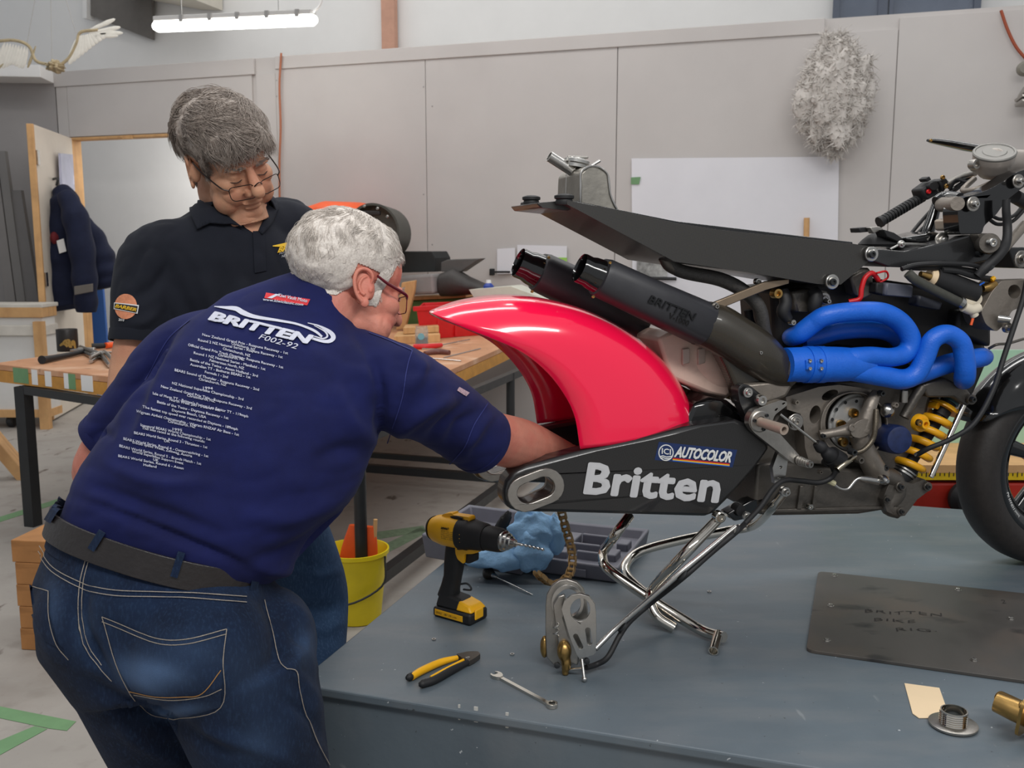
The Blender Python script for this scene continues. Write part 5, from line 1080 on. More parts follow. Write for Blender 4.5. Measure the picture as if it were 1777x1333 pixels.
patch('sleeve_badge', [(796, 672), (814, 682), (808, 688), (792, 678)], mat('badge_pale', (176, 150, 160), .7, var=.4, scale=300), tp, shirt1, 5)
# ---- jeans and belt
PV = [sec(284, 962, 1.695, 18, 12, .203, .150), sec(272, 1020, 1.68, 18, 12, .218, .165), sec(274, 1090, 1.675, 19, 12, .222, .165), sec(300, 1150, 1.68, 16, 12, .2, .15)]
JN = [spine(PV[::-1]), ball(at_y(175, 1070, 1.615), .112, .10, .115), ball(at_y(345, 1125, 1.575), .125, .105, .125), ball(at_y(470, 1120, 1.68), .085, .1, .11),
      tube([at_y(220, 1110, 1.69), at_y(262, 1230, 1.71), KN1L, (KN1L + AN1L) / 2, AN1L - EZ * .04], [.13, .112, .088, .078, .075], 22, 5), tube([at_y(405, 1140, 1.64), at_y(440, 1250, 1.655), KN1R, (KN1R + AN1R) / 2, AN1R - EZ * .04], [.145, .128, .102, .085, .08], 22, 5)]
g = remesh(JN, .007, 8)
g = folds(*g, [([(128, 1165), (200, 1215), (300, 1255), (420, 1325)], 14, -.014), ([(160, 1000), (140, 1060), (165, 1140), (210, 1200)], 12, -.016), ([(485, 1055), (515, 1110), (560, 1160)], 9, -.006), ([(500, 1160), (540, 1200), (555, 1250)], 10, .007), ([(480, 1210), (530, 1240), (575, 1300)], 9, -.007), ([(300, 1262), (420, 1290), (520, 1330)], 12, .007), ([(190, 1240), (240, 1290), (330, 1333)], 12, .006), ([(480, 1120), (530, 1130), (560, 1170)], 9, .006), ([(540, 1090), (520, 1060), (490, 1045)], 8, .005)])
jeans1 = obj('jeans', g, M_denim, MAN1, auto=180)
wear(jeans1, WEAR); jb = bvh_of(jeans1); tj = onto(jb, .0022); tj2 = onto(jb, .0036); z3j = cv(30, 830, .37727)
def zj(pts): return [z3j(*p) for p in pts]
bc = sum((s[0] for s in PV[:1]), Vector()); tax = (TR1[2][0] - PV[1][0]).normalized(); R_ = PV[0][1]; D_ = tax.cross(R_).normalized(); R2 = D_.cross(tax).normalized()
def ringband(c, rx, ry, h0, h1, th, p=2.2, seg=72):
    V, F = [], []
    for k in range(seg):
        t = 2 * math.pi * k / seg; ct, st = math.cos(t), math.sin(t); e = 2 / p; x, y = math.copysign(abs(ct) ** e, ct), math.copysign(abs(st) ** e, st)
        for hh, dr_ in ((h0, 0), (h1, 0), (h1, th), (h0, th)): V.append(c + R2 * ((rx + dr_) * x) + D_ * ((ry + dr_) * y) + tax * hh)
    for k in range(seg):
        for i in range(4): F.append((4 * k + i, 4 * k + (i + 1) % 4, 4 * ((k + 1) % seg) + (i + 1) % 4, 4 * ((k + 1) % seg) + i))
    return V, F
belt = obj('belt', ringband(at_y(281, 955, 1.695), .2045, .157, -.018, .030, .006), M_belt, MAN1, bevel=.0015, auto=50)
bb = bvh_of(belt); tb = onto(bb, .003)
obj('waistband', ringband(at_y(283, 958, 1.695), .201, .150, -.036, .024, .0035), M_denim, MAN1)
wbv = BVHTree.FromPolygons(*(lambda A: (A[0], A[1]))(join(ringband(at_y(281, 955, 1.695), .2045, .157, -.052, .042, .0085))))
tw_ = onto(wbv, .0015)
def bloop(a, b): strip('belt_loop', [(*a, 13), ((a[0] + b[0]) / 2, (a[1] + b[1]) / 2, 13), (*b, 13)], M_denim, tw_, MAN1, 13)
bloop(z3j(445, 160), z3j(340, 330)); bloop(z3j(780, 265), z3j(720, 455)); bloop(z3j(205, 95), z3j(140, 200)); bloop(z3j(1100, 440), z3j(1075, 555))
pk = [(395, 635), (470, 665), (640, 735), (780, 740), (960, 695), (945, 830), (935, 1050), (720, 1105), (590, 1075), (470, 880)]
wear(patch('back_pocket', zj(pk), M_denim, tj, jeans1), WEAR); patch('back_pocket', zj([(55, 490), (150, 520), (150, 620), (185, 760), (230, 800), (130, 745), (75, 640)]), M_denim, tj, jeans1)
def seam(pts, m=None, off=0): strip('seam', [(*z3j(*p), 1.3) for p in pts], m or M_stitch, tj2, jeans1, 1.3)
seam(pk[:5]); seam([(p[0], p[1] + 22) for p in pk[:5]]); seam(pk[4:8]); seam(pk[7:] + pk[:1]); seam([(520, 975), (640, 1000), (760, 1000), (850, 985), (935, 880)], M_gold); seam([(540, 990), (700, 1015), (850, 1000), (938, 965)])
seam([(100, 310), (170, 410), (300, 480), (450, 515), (700, 525), (1050, 550)]); seam([(95, 335), (165, 430), (295, 505), (450, 540), (700, 548), (1050, 575)])
seam([(330, 340), (290, 490), (275, 620), (300, 760), (370, 860), (440, 930)]); seam([(345, 340), (305, 490), (292, 620), (318, 760), (390, 860)])
seam([(55, 490), (150, 522)]); seam([(150, 520), (152, 640), (185, 760), (240, 830)]); seam([(1130, 560), (1160, 680), (1215, 860), (1280, 890), (1300, 1000), (1360, 1180), (1430, 1320)])
for a, k in ((AN1L, 1), (AN1R, 1)):
    d = Vector((.75, .66, 0)); l = Vector((.66, -.75, 0)); b = Vector((a.x, a.y, 0))
    obj('shoe', remesh([loft([(b - d * .07 + EZ * .05, l, EZ, .03, .045), (b - d * .02 + EZ * .05, l, EZ, .042, .05), (b + d * .08 + EZ * .04, l, EZ, .048, .038), (b + d * .17 + EZ * .03, l, EZ, .045, .028), (b + d * .2 + EZ * .025, l, EZ, .025, .018)], 20), tube([b + EZ * .05, b + EZ * .12], .045, 16)], .007, 5), mat('shoe_leather', (40, 34, 30), .5, var=.1), MAN1)

# ------------------------------------------------------------------ standing man in the dark polo
F2 = at_z(470, 1440, 0); MAN2 = thing('person', 'man in black polo shirt and glasses standing and looking down', 'person', F2)
R2m = Vector((-.85, -.50, -.17)).normalized()
def sec2(u, v, Y, hw, hd, p=2.3, r=None): return [at_y(u, v, Y), r or R2m, hw, hd, p]
TR2 = [sec2(440, 960, 2.36, .17, .125), sec2(430, 880, 2.34, .178, .135), sec2(415, 760, 2.31, .182, .14), sec2(405, 600, 2.28, .188, .135), sec2(402, 500, 2.26, .196, .125), sec2(402, 440, 2.255, .182, .11), sec2(403, 405, 2.25, .145, .092), sec2(405, 380, 2.25, .102, .078), sec2(407, 360, 2.25, .07, .066)]
S2R, S2L = at_y(270, 450, 2.17), at_y(512, 408, 2.36)
SH2 = [spine(TR2), tube([at_y(330, 428, 2.2), S2R, at_y(250, 520, 2.14), at_y(243, 594, 2.12)], [.068, .077, .071, .064], 24, 5), tube([at_y(450, 405, 2.3), S2L, at_y(545, 510, 2.38), at_y(548, 570, 2.36)], [.075, .078, .068, .062], 22, 5)]
g = remesh(SH2, .0065, 8)
g = folds(*g, [([(300, 480), (330, 560), (320, 640)], 12, -0.0096), ([(345, 470), (370, 540), (350, 600)], 14, 0.0096), ([(270, 400), (240, 450), (225, 500)], 8, -0.0048), ([(430, 480), (400, 540), (370, 560)], 12, 0.0096), ([(215, 560), (250, 560), (285, 530)], 8, 0.0064), ([(230, 520), (265, 500), (300, 450)], 10, -0.0080)])
g = ripple(*g, .0025, 22, (1, 1, .6))
shirt2 = obj('polo_shirt', g, M_polo, MAN2, auto=180)
cuff(at_y(243, 594, 2.12), at_y(243, 594, 2.12) - at_y(250, 520, 2.14), .066, .066, M_polo, MAN2, ln=.025)
fw2 = Vector((math.cos(.726) * math.cos(.41), -math.sin(.726) * math.cos(.41), -math.sin(.41))); H2 = Frame(at_y(394.5, 274, 2.185), basis(fw2, 20), 1.056)
W2 = at_y(232, 800, 2.10)
B2 = head_geo(H2, 1.056, 1.04, 1.0); NH2 = len(B2) + 2
B2 = B2 + [tube([H2(0, -.015, -.03), H2(0, -.035, -.085), at_y(408, 392, 2.25), at_y(404, 440, 2.25)], [.058, .060, .066, .085], 24, 4), tube([H2(0, .02, -.06), at_y(425, 385, 2.22)], [.05, .056], 18),
     tube([at_y(404, 430, 2.26), at_y(415, 760, 2.32), at_y(450, 930, 2.36)], [.07, .095, .1], 18, 4), tube([at_y(404, 430, 2.26), S2R], .035, 14), tube([at_y(404, 430, 2.26), S2L], .035, 14),
     tube([S2R, at_y(245, 560, 2.13), at_y(228, 640, 2.11), at_y(224, 700, 2.10), W2], [.045, .048, .046, .044, .030], 18, 5), tube([S2L, at_y(548, 560, 2.37), at_y(552, 650, 2.34), at_y(540, 760, 2.28)], [.05, .048, .042, .03], 16, 5)]
B2 += hand_geo(W2, Vector((.02, -.02, -1)), Vector((-1, -.2, 0)), 1, .3) + hand_geo(at_y(540, 760, 2.28), Vector((-.1, -.2, -1)), Vector((1, -.2, 0)), -1, .3)
K2L, A2L = at_y(556, 1060, 2.36), at_z(530, 1425, .09); K2R, A2R = at_y(400, 1110, 2.34), at_z(400, 1425, .09)
B2 += [tube([at_y(490, 930, 2.36), K2L, A2L], [.075, .05, .036], 14, 4), tube([at_y(410, 930, 2.34), K2R, A2R], [.075, .05, .036], 14, 4)]
FACE2 = [([(432, 326), (424, 342), (428, 362)], 3.5, -.0028), ([(468, 322), (466, 340), (458, 355)], 3, -.002), ([(398, 322), (410, 327), (424, 322)], 3, -.0018), ([(385, 318), (378, 345), (392, 372)], 6, -.0015), ([(400, 372), (424, 384), (450, 374)], 4, -.002)]
g2h = remesh(B2[:NH2], .0022, 5); g2h = folds(*g2h, FACE2)
g2 = join(g2h, ear_geo(H2, 1.0), remesh(B2[NH2 - 2:], .004, 4))
body2 = obj('body', g2, M_skin2, MAN2, auto=180)
HL2 = ([-.13, -.075, -.045, -.028, -.012, .004, .012, .030, .038, .055, .085, .12], [-.08, -.08, -.055, -.015, .026, .024, -.022, -.02, .025, .038, .040, .05])
def dir2(q):
    if q.z < .045 and q.y < .04: return (0, -.35, -.9)
    if q.y < -.03: return (.35 * math.copysign(1, q.x), -.55, -.5)
    return (-.35, .85, -.3)
hg2 = hair_geo(H2, g2h, .015, 15000, .056, 1.7, 9, dir2, .0009, .5, HL2)
obj('hair', hg2, M_hair2, MAN2, auto=180)
spectacles(H2, MAN2, mat('dark_wire', (52, 44, 42), .3, .8, var=0), -.026, .116, -.35, .025, .0135, .0010); eyes(H2, MAN2); brows(H2, MAN2, M_hair2)
g = remesh([tube([at_y(490, 900, 2.36), at_y(540, 1000, 2.36), K2L, (K2L + A2L) / 2, A2L - EZ * .04], [.105, .085, .072, .068, .066], 20, 5), tube([at_y(415, 900, 2.34), K2R, (K2R + A2R) / 2, A2R - EZ * .04], [.105, .08, .07, .066], 20, 5), ball(at_y(445, 905, 2.35), .18, .13, .13)], .008, 6)
g = folds(*g, [([(510, 985), (550, 1000), (600, 985)], 9, .005), ([(520, 1080), (560, 1095), (600, 1070)], 10, .006), ([(515, 1050), (555, 1062), (600, 1045)], 8, -.005), ([(540, 960), (555, 1040), (552, 1120)], 4, .003)])
obj('jeans', g, M_denim2, MAN2, auto=180)
for a in (A2L, A2R):
    d = Vector((.5, -.85, 0)); l = Vector((.85, .5, 0)); b = Vector((a.x, a.y, 0))
    obj('shoe', remesh([loft([(b - d * .07 + EZ * .05, l, EZ, .03, .045), (b - d * .02 + EZ * .05, l, EZ, .042, .05), (b + d * .08 + EZ * .04, l, EZ, .048, .038), (b + d * .17 + EZ * .03, l, EZ, .045, .028), (b + d * .2 + EZ * .025, l, EZ, .025, .018)], 20), tube([b + EZ * .05, b + EZ * .12], .045, 16)], .007, 5), MATS['shoe_leather'], MAN2)
# collar, placket, badges
sb2 = bvh_of(shirt2); t2 = onto(sb2, .002); t22 = onto(sb2, .0035)
nc = at_y(410, 366, 2.25); V, F = [], []; n_ = 40
fdir = Vector((.55, -.83, 0)).normalized(); rdir = Vector((-.83, -.55, -.10)).normalized(); udir = (EZ * .93 + fdir * .30).normalized()
for i in range(n_ + 1):
    t = math.radians(62 + 236 * i / n_); fr = math.cos(t); e = fdir * fr + rdir * math.sin(t)
    fl_ = max(0, fr) ** 1.5
    for r_, h in ((.070, -.02), (.069, .020), (.074, .026), (.084, .012), (.095, -.012), (.091, -.016)): V.append(nc + e * r_ + udir * h)
m_ = 6
for i in range(n_):
    for k in range(m_ - 1): F.append((i * m_ + k, i * m_ + k + 1, (i + 1) * m_ + k + 1, (i + 1) * m_ + k))
o = obj('collar', (V, F), M_polo, MAN2, auto=60); md = o.modifiers.new('s', 'SOLIDIFY'); md.thickness = .003
patch('chest', [(408, 372), (440, 372), (474, 345), (470, 370), (449, 411), (425, 395)], M_skin2, onto(sb2, .0015), MAN2)
for fl2 in ([(335, 356), (334, 376), (343, 402), (366, 390), (402, 392), (420, 396), (395, 378), (372, 366), (352, 354)], [(470, 338), (480, 352), (483, 364), (470, 388), (453, 409), (447, 402), (460, 372)]):
    o = patch('collar_flap', fl2, M_polo, onto(sb2, .007), MAN2); md = o.modifiers.new('s', 'SOLIDIFY'); md.thickness = .004; md.offset = 1
patch('placket', [(438, 402), (458, 402), (462, 470), (441, 474)], M_polo, t22, shirt2)
M_logo = mat('logo_yellow', (214, 172, 30), .6, var=.05)
draped('shirt_logo', 'BRITTEN', s2z(912, 966), s2z(1062, 938), s2z(920, 938), t22, M_logo, shirt2, .05, .1, 1., 8)
strip('shirt_logo', [(*s2z(885, 932), 1.5), (*s2z(930, 928), 5), (*s2z(985, 915), 4), (*s2z(1040, 898), 2)], M_logo, t22, shirt2, 3)
draped('shirt_logo', 'MOTORCYCLE CO', s2z(920, 976), s2z(1040, 954), s2z(922, 966), t22, M_grey_m, shirt2, 0, 0, 1., 0); draped('shirt_logo', 'NEW ZEALAND', s2z(932, 992), s2z(1030, 974), s2z(934, 978), t22, M_grey_m, shirt2, 0, 0, 1., 0)
patch('sleeve_badge', ell(*s2z(118, 1248), 19, 22, 0, 26), mat('badge_orange', (206, 132, 96), .7, var=.15, scale=200), t2, shirt2, 6)
patch('sleeve_badge_bar', [s2z(62, 1228), s2z(186, 1242), s2z(178, 1286), s2z(60, 1262)], M_white_m, t22, shirt2, 6); patch('sleeve_badge_bar', [s2z(66, 1233), s2z(180, 1247), s2z(173, 1281), s2z(64, 1258)], M_ink, onto(sb2, .0043), shirt2, 6)
draped('sleeve_badge_lettering', 'BARBER', s2z(70, 1254), s2z(170, 1274), s2z(76, 1238), onto(sb2, .005), M_logo, shirt2, .05, .1, 1., 8); draped('sleeve_badge_lettering', '2010', s2z(84, 1322), s2z(112, 1326), s2z(86, 1310), t22, M_white_m, shirt2, .02, 0, 1., 0)
# ================================================================== things on the platform
zd = cv(730, 880, .18571)
def tz(pts, z, cvt=zp): return [at_z(*cvt(*p), z) for p in pts]
# ---- cordless drill
A_, B_, C_ = at_z(*zd(112, 1020), PLAT), at_z(*zd(462, 1122), PLAT), at_z(*zd(655, 1020), PLAT)
dax = (B_ - A_).normalized(); dl_ = Vector((-dax.y, dax.x, 0)); dwid = .072; dlen = (B_ - A_).length
DRL = thing('cordless_drill', 'yellow and black cordless drill standing on its battery with bit fitted', 'drill', (A_ + B_) / 2 + dl_ * .036)
PM = A_ + dl_ * dwid / 2
def dp(x, y, o=0.): return at_plane(*zd(x, y), PM + dl_ * o, dl_)
def dplate(name, poly, o0, o1, m, par=None, bev=.003, rr=3):
    return obj(name, plate([rnd([zd(*p) for p in poly], rr)], dl_ * (o1 - o0), lambda u, v: at_plane(u, v, PM + dl_ * o0, dl_)), m, par or DRL, bevel=bev)
def dloft(name, ss, m, par=None, seg=28, sy=1.0):
    P = [dp(x, y) for x, y, r in ss]; out = []
    for i, (x, y, r) in enumerate(ss):
        t = (P[-1] - P[0]).normalized(); n = dl_.cross(t).normalized(); k = px(P[i]) * .18571; out.append((P[i], dl_, n, r * k * sy, r * k, 2.3))
    return obj(name, loft(out, seg), m, par or DRL, auto=35)
bat = obj('battery', hexa([A_ + EZ * .0005, B_ + EZ * .0005, B_ + dl_ * dwid + EZ * .0005, A_ + dl_ * dwid + EZ * .0005, A_ + EZ * .026, B_ + EZ * .030, B_ + dl_ * dwid + EZ * .030, A_ + dl_ * dwid + EZ * .026]), M_rub, DRL, bevel=.006)
obj('foot', hexa([A_ + dax * .004 + dl_ * .004 + EZ * .026, B_ - dax * .004 + dl_ * .004 + EZ * .028, B_ - dax * .004 + dl_ * (dwid - .004) + EZ * .028, A_ + dax * .004 + dl_ * (dwid - .004) + EZ * .026,
                  A_ + dax * .010 + dl_ * .014 + EZ * .062, A_ + dax * dlen * .62 + dl_ * .014 + EZ * .056, A_ + dax * dlen * .62 + dl_ * (dwid - .014) + EZ * .056, A_ + dax * .010 + dl_ * (dwid - .014) + EZ * .062]), M_rub, DRL, bevel=.006)
obj('battery_cover', hexa([A_ + dax * dlen * .60 + dl_ * .002 + EZ * .030, B_ + dl_ * .004 + EZ * .030, B_ + dl_ * (dwid - .004) + EZ * .030, A_ + dax * dlen * .60 + dl_ * (dwid - .002) + EZ * .030,
                           A_ + dax * dlen * .62 + dl_ * .012 + EZ * .053, B_ - dax * .012 + dl_ * .012 + EZ * .045, B_ - dax * .012 + dl_ * (dwid - .012) + EZ * .045, A_ + dax * dlen * .62 + dl_ * (dwid - .012) + EZ * .053]), M_yel, DRL, bevel=.004)
obj('release_button', boxo(B_ + dl_ * .034 + EZ * .024 + dax * .001, dax, dl_, EZ, .006, .032, .026), M_yel, DRL, bevel=.003)
obj('battery_label', boxo((A_ + B_) / 2 - dax * .008 + EZ * .014, dax, dl_, EZ, dlen * .74, .0016, .015), M_yel, bat, smooth=False, bevel=.0006)
def dtext(s, c0, x0, x1, z0, h, m, bold=.03, off=.0014, par=None):
    V, F, w_ = textgeo(s, bold, .1, 2); sc = (x1 - x0) / w_; obj('lettering', ([A_ - dl_ * off + dax * (x0 + x * sc) + EZ * (z0 + y * h) for x, y in V], F), m, par or bat, smooth=False)
dtext('DEWALT', 0, .012, .032, .011, .006, M_ink); dtext('18V XR', 0, .038, .062, .011, .006, M_ink)
dtext('LI-ION', 0, .064, .078, .011, .005, M_ink)
dloft('grip', [(330, 300, 80), (320, 400, 92), (315, 520, 98), (300, 650, 88), (280, 740, 92), (265, 830, 110)], M_rub, sy=.85)
dloft('motor_housing', [(112, 190, 80), (130, 193, 105), (160, 198, 125), (240, 212, 145), (330, 228, 148), (395, 240, 146)], M_yel)
dloft('rear_cap', [(88, 186, 40), (95, 187, 75), (108, 190, 98), (125, 192, 110)], M_rub)
dplate('top_rib', [(190, 90), (210, 65), (290, 55), (300, 75), (450, 95), (460, 130), (380, 170), (200, 150)], -.012, .012, M_yel)
dplate('direction_window', [(265, 90), (340, 85), (400, 110), (330, 125)], -.016, -.010, M_rub)
dloft('torque_collar', [(392, 240, 150), (400, 242, 152), (470, 256, 150), (480, 258, 142), (500, 262, 138), (600, 282, 128), (622, 287, 118)], M_rub)
for k in range(10):
    t = math.radians(150 + 14 * k); n = dl_.cross((dp(880, 340) - dp(100, 190)).normalized()); c0 = dp(455, 253); kk = px(c0) * .18571
    obj('torque_mark', ball(c0 + (n * math.sin(t) * 151 + dl_ * math.cos(t) * 151) * kk, .0009, su=8, sv=6), M_yel, DRL)
dloft('chuck', [(620, 287, 112), (640, 290, 116), (740, 310, 112), (775, 318, 104)], M_rub)
dloft('chuck_nose', [(772, 317, 98), (790, 320, 96), (800, 322, 80), (822, 326, 78), (828, 328, 62), (850, 332, 58), (856, 334, 44), (885, 340, 34), (890, 341, 14)], M_steel)
a, b = dp(885, 340), dp(1155, 402); t = (b - a).normalized(); n = dl_.cross(t); kk = px(a) * .18571
obj('drill_bit', loft([(a + (b - a) * s_, dl_ * math.cos(s_ * 22) + n * math.sin(s_ * 22), n * math.cos(s_ * 22) - dl_ * math.sin(s_ * 22), (14 if s_ < .97 else 3) * kk, (5 if s_ > .22 else 14) * kk) for s_ in list(np.linspace(0, .99, 46)) + [1]], 12), M_steel, DRL)
dplate('trigger_guard', [(300, 330), (400, 375), (545, 395), (540, 425), (480, 440), (410, 440), (400, 535), (345, 490), (318, 420)], -.017, .017, M_yel)
dplate('trigger', [(410, 440), (500, 440), (495, 515), (450, 530), (408, 520)], -.010, .010, M_rub)
dplate('guard_slot', [(338, 372), (392, 372), (392, 402), (338, 402)], -.0185, -.016, M_rub, bev=.001)
dplate('side_button', [(335, 225), (380, 235), (375, 335), (335, 330)], -.031, -.024, M_rub, bev=.002)
for k in range(4):
    y = 180 + 32 * k; dplate('vent_slot', [(112, y), (150, y + 4), (148, y + 12), (110, y + 8)], -.0245 - .001 * k * 0, -.018, M_rub, bev=0, rr=1); dplate('vent_slot', [(165, y - 5), (186, y - 2), (184, y + 20), (164, y + 17)], -.0265, -.02, M_rub, bev=0, rr=1)
mh = [o for o in DRL.children if o.name.startswith('motor_housing')][0]; tmh = onto(bvh_of(mh), .0006)
draped('lettering', 'DEWALT', zd(190, 205), zd(262, 216), zd(192, 185), tmh, M_ink, mh, .05, .1, 1., 0)
for i in range(5): draped('lettering', ('DCD 18V XR', '13MM CORDLESS', 'DRILL DRIVER', '0-450/1500', 'TYPE 1 XRP')[i], zd(190, 228 + 17 * i), zd(300, 246 + 17 * i), zd(191, 218 + 17 * i), tmh, M_ink, mh, 0, 0, 1., 0)
hk = [dp(375, 720, -.025), dp(430, 715, -.03), dp(465, 745, -.03), dp(468, 775, -.03), dp(400, 770, -.025)]; obj('belt_hook', tube(hk, .0025, 8, 4), M_black, DRL)
# ---- scribe with ball handle
a, b, c3 = at_z(*zd(640, 620), PLAT + .016), at_z(*zd(790, 690), PLAT + .012), at_z(*zd(1050, 822), PLAT + .003)
AWL = thing('awl', 'short awl with dark round handle lying beside the drill', 'awl', Vector((b.x, b.y, PLAT)))
d = (c3 - a).normalized(); obj('handle', lathe(a - d * .016, d, [(0, .008), (.003, .014), (.010, .0185), (.018, .0175), (.028, .012), (.032, .010)], 20), mat('awl_handle', (44, 40, 36), .35, var=.3, scale=60), AWL)
obj('cap', lathe(a - d * .0165, d, [(-.001, .005), (.0015, .0075)], 16), M_manila, AWL); obj('ferrule', lathe(a + d * .012, d, [(0, .0085), (.010, .008), (.016, .0065), (.022, .005)], 16), M_steel, AWL)
obj('spike', tube([a + d * .03, c3 - d * .008, c3], [.0028, .0018, .0003], 10), M_steel, AWL)
# ---- side cutters
def flatthing(name, lab, cat_, poly, z0, z1, m, cvt, rr=3, bev=.002):
    q = [at_z(*cvt(*p), (z0 + z1) / 2) for p in poly]; o = obj(name, plate([rnd([(p.x, p.y) for p in q], rr)], EZ * (z1 - z0), lambda x, y: Vector((x, y, z0))), m, None, bevel=bev); tag(o, lab, cat_); return o
CUT = thing('side_cutters', 'yellow and black handled side cutters lying on the platform front', 'pliers', at_z(*z5(190, 960), PLAT))
def fpart(par, name, poly, z0, z1, m, cvt=z5, rr=.003, bev=.002):
    q = [at_z(*cvt(*p), (z0 + z1) / 2) for p in poly]; return obj(name, plate([rnd([(p.x, p.y) for p in q], rr)], EZ * (z1 - z0), lambda x, y: Vector((x, y, z0))), m, par, bevel=bev)
def htube(par, name, pts, r, m, cvt=z5, z=PLAT + .009, seg=14, sm=5):
    P = [at_z(*cvt(*p), z) for p in pts]; r = r if isinstance(r, (list, tuple)) else [r] * len(P); return obj(name, tube(P, r, seg, sm), m, par)
htube(CUT, 'handle', [(40, 985), (90, 955), (180, 915), (260, 893)], [.0075, .0085, .008, .0055], M_yel); htube(CUT, 'handle_tip', [(14, 992), (26, 988), (44, 980)], [.004, .0078, .0078], M_rub)
htube(CUT, 'handle', [(95, 1018), (150, 1000), (230, 955), (310, 915)], [.0085, .0085, .0085, .006], M_rub); htube(CUT, 'handle_tip', [(74, 1022), (90, 1020), (110, 1012)], [.004, .008, .0085], M_rub)
htube(CUT, 'handle_stripe', [(130, 985), (200, 950), (290, 903)], [.002, .0035, .003], M_yel, z=PLAT + .0145)
fpart(CUT, 'jaw', [(255, 885), (310, 873), (360, 872), (372, 885), (345, 905), (318, 920), (285, 905)], PLAT + .003, PLAT + .014, mat('jaw_steel', (110, 104, 98), .4, .9, var=.1))
obj('pivot', lathe(at_z(*z5(310, 893), PLAT + .014), EZ, [(0, .005), (.0015, .005), (.002, .003)], 16), M_steel, CUT)
# ---- spanner
SPN = thing('spanner', 'chrome combination spanner lying near the platform front edge', 'spanner', at_z(*z5(580, 1050), PLAT))
sa, sb_ = at_z(*z5(452, 980), PLAT + .004), at_z(*z5(716, 1122), PLAT + .004); d = (sb_ - sa).normalized(); n = Vector((-d.y, d.x, 0))
ml = lambda x, y: sa + d * x + n * y - EZ * .0035; LN = (sb_ - sa).length
obj('shank', plate([rnd([(.008, -.0042), (LN - .008, -.0048), (LN - .008, .0048), (.008, .0042)], .001)], EZ * .0055, ml), M_chrome, SPN, bevel=.0015)
hd = [(-.016 + .0, .005), (-.005, .0068), (-.003, .0045), (-.003, -.0045), (-.005, -.0068), (-.014, -.006), (-.010, -.011), (0, -.0125), (.010, -.008), (.014, -.004), (.014, .004), (.010, .008), (.0, .0125), (-.010, .0115)]
obj('open_jaw', plate([rnd(hd, .002)], EZ * .007, lambda x, y: ml(x, y)), M_chrome, SPN, bevel=.001)
obj('ring_end', plate([ell(LN, 0, .0115, .0115), ell(LN, 0, .0068, .0068, 0, 12)], EZ * .009, ml), M_chrome, SPN, bevel=.0015)
# ---- loose nuts and washers
for (x, y, lab) in ((147, 808, 'small steel nut lying left of the side cutters'), (524, 880, 'small steel nut lying between cutters and spanner'), (1474, 578, 'small pale washer lying right of the chrome stand')):
    p = at_z(*z5(x, y), PLAT); o = obj('nut', ringlathe(p + EZ * .0005, EZ, [(0, .0055), (.003, .0055), (.003, .0028), (0, .0028)], 6 if x < 1000 else 20), M_steel, smooth=False); tag(o, lab, 'nut')
# ---- manila card, flange, gold tube
o = obj('card', prism(tz([(1097, 920), (1268, 943), (1308, 1056), (1222, 1090), (1168, 1090), (1137, 1068)], PLAT + .001, z6), EZ * .0012), M_manila, smooth=False); tag(o, 'blank manila card lying on the platform near the steel plate', 'card')
p = at_z(*z6(1335, 1128), PLAT); FLG = thing('threaded_flange', 'round steel flange with threaded collar lying beside the manila card', 'flange', p)
kf = px(p) * .35495
obj('disc', ringlathe(p + EZ * .0025, EZ, [(0, 112 * kf), (.004, 113 * kf), (.005, 108 * kf), (.005, 50 * kf), (0, 50 * kf)], 48), M_alu, FLG, auto=30)
th = []
for i in range(6): th += [(.0072 + .0042 * i, 66 * kf), (.0093 + .0042 * i, 63 * kf)]
obj('collar', ringlathe(p, EZ, [(.007, 66 * kf)] + th + [(.033, 62 * kf), (.033, 56 * kf), (.007, 56 * kf)], 40), M_chrome, FLG, auto=20)
fp = at_z(*z6(1640, 1150), PLAT); GLD = thing('gold_flanged_tube', 'gold coloured tube with square flange at the right edge', 'tube', fp)
ga = at_z(*z6(1545, 1010), PLAT + .055); gb = at_z(*z6(1690, 1075), PLAT + .048); gx = (gb - ga).normalized()
obj('spigot', ringlathe(ga, gx, [(0, .0185), (.035, .021), (.075, .021), (.075, .014), (0, .0145)], 32), M_brass, GLD)
obj('bore', lathe(ga + gx * .03, gx, [(0, .0145), (.002, .0145)], 20), M_ink, GLD)
gn = Vector((-gx.y, gx.x, 0)).normalized(); gu = gx.cross(gn)
gpc = ga + gx * .052
obj('flange', plate([rnd([(-.04, -.042), (.04, -.03), (.045, .045), (-.03, .045)], .018, 6)], gx * .006, lambda x, y: gpc + gn * -x + gu * y), M_brass, GLD, bevel=.0015)
for x, y in ((-.024, -.027), (.028, .03), (-.018, .03)): obj('bolt', lathe(gpc + gn * -x + gu * y, -gx, [(0, .007), (.004, .007), (.006, .004)], 12), M_brass, GLD)
obj('arm', tube([gpc + gx * .01, gpc + gx * .10 - EZ * .02 - BL * .02, gpc + gx * .14 - EZ * .03 - BL * .06], [.014, .014, .013], 18, 4), M_brass, GLD)
obj('arm', tube([gpc + gx * .01 + EZ * .01, gpc + gx * .03 + BL * .10], .014, 18), M_brass, GLD)
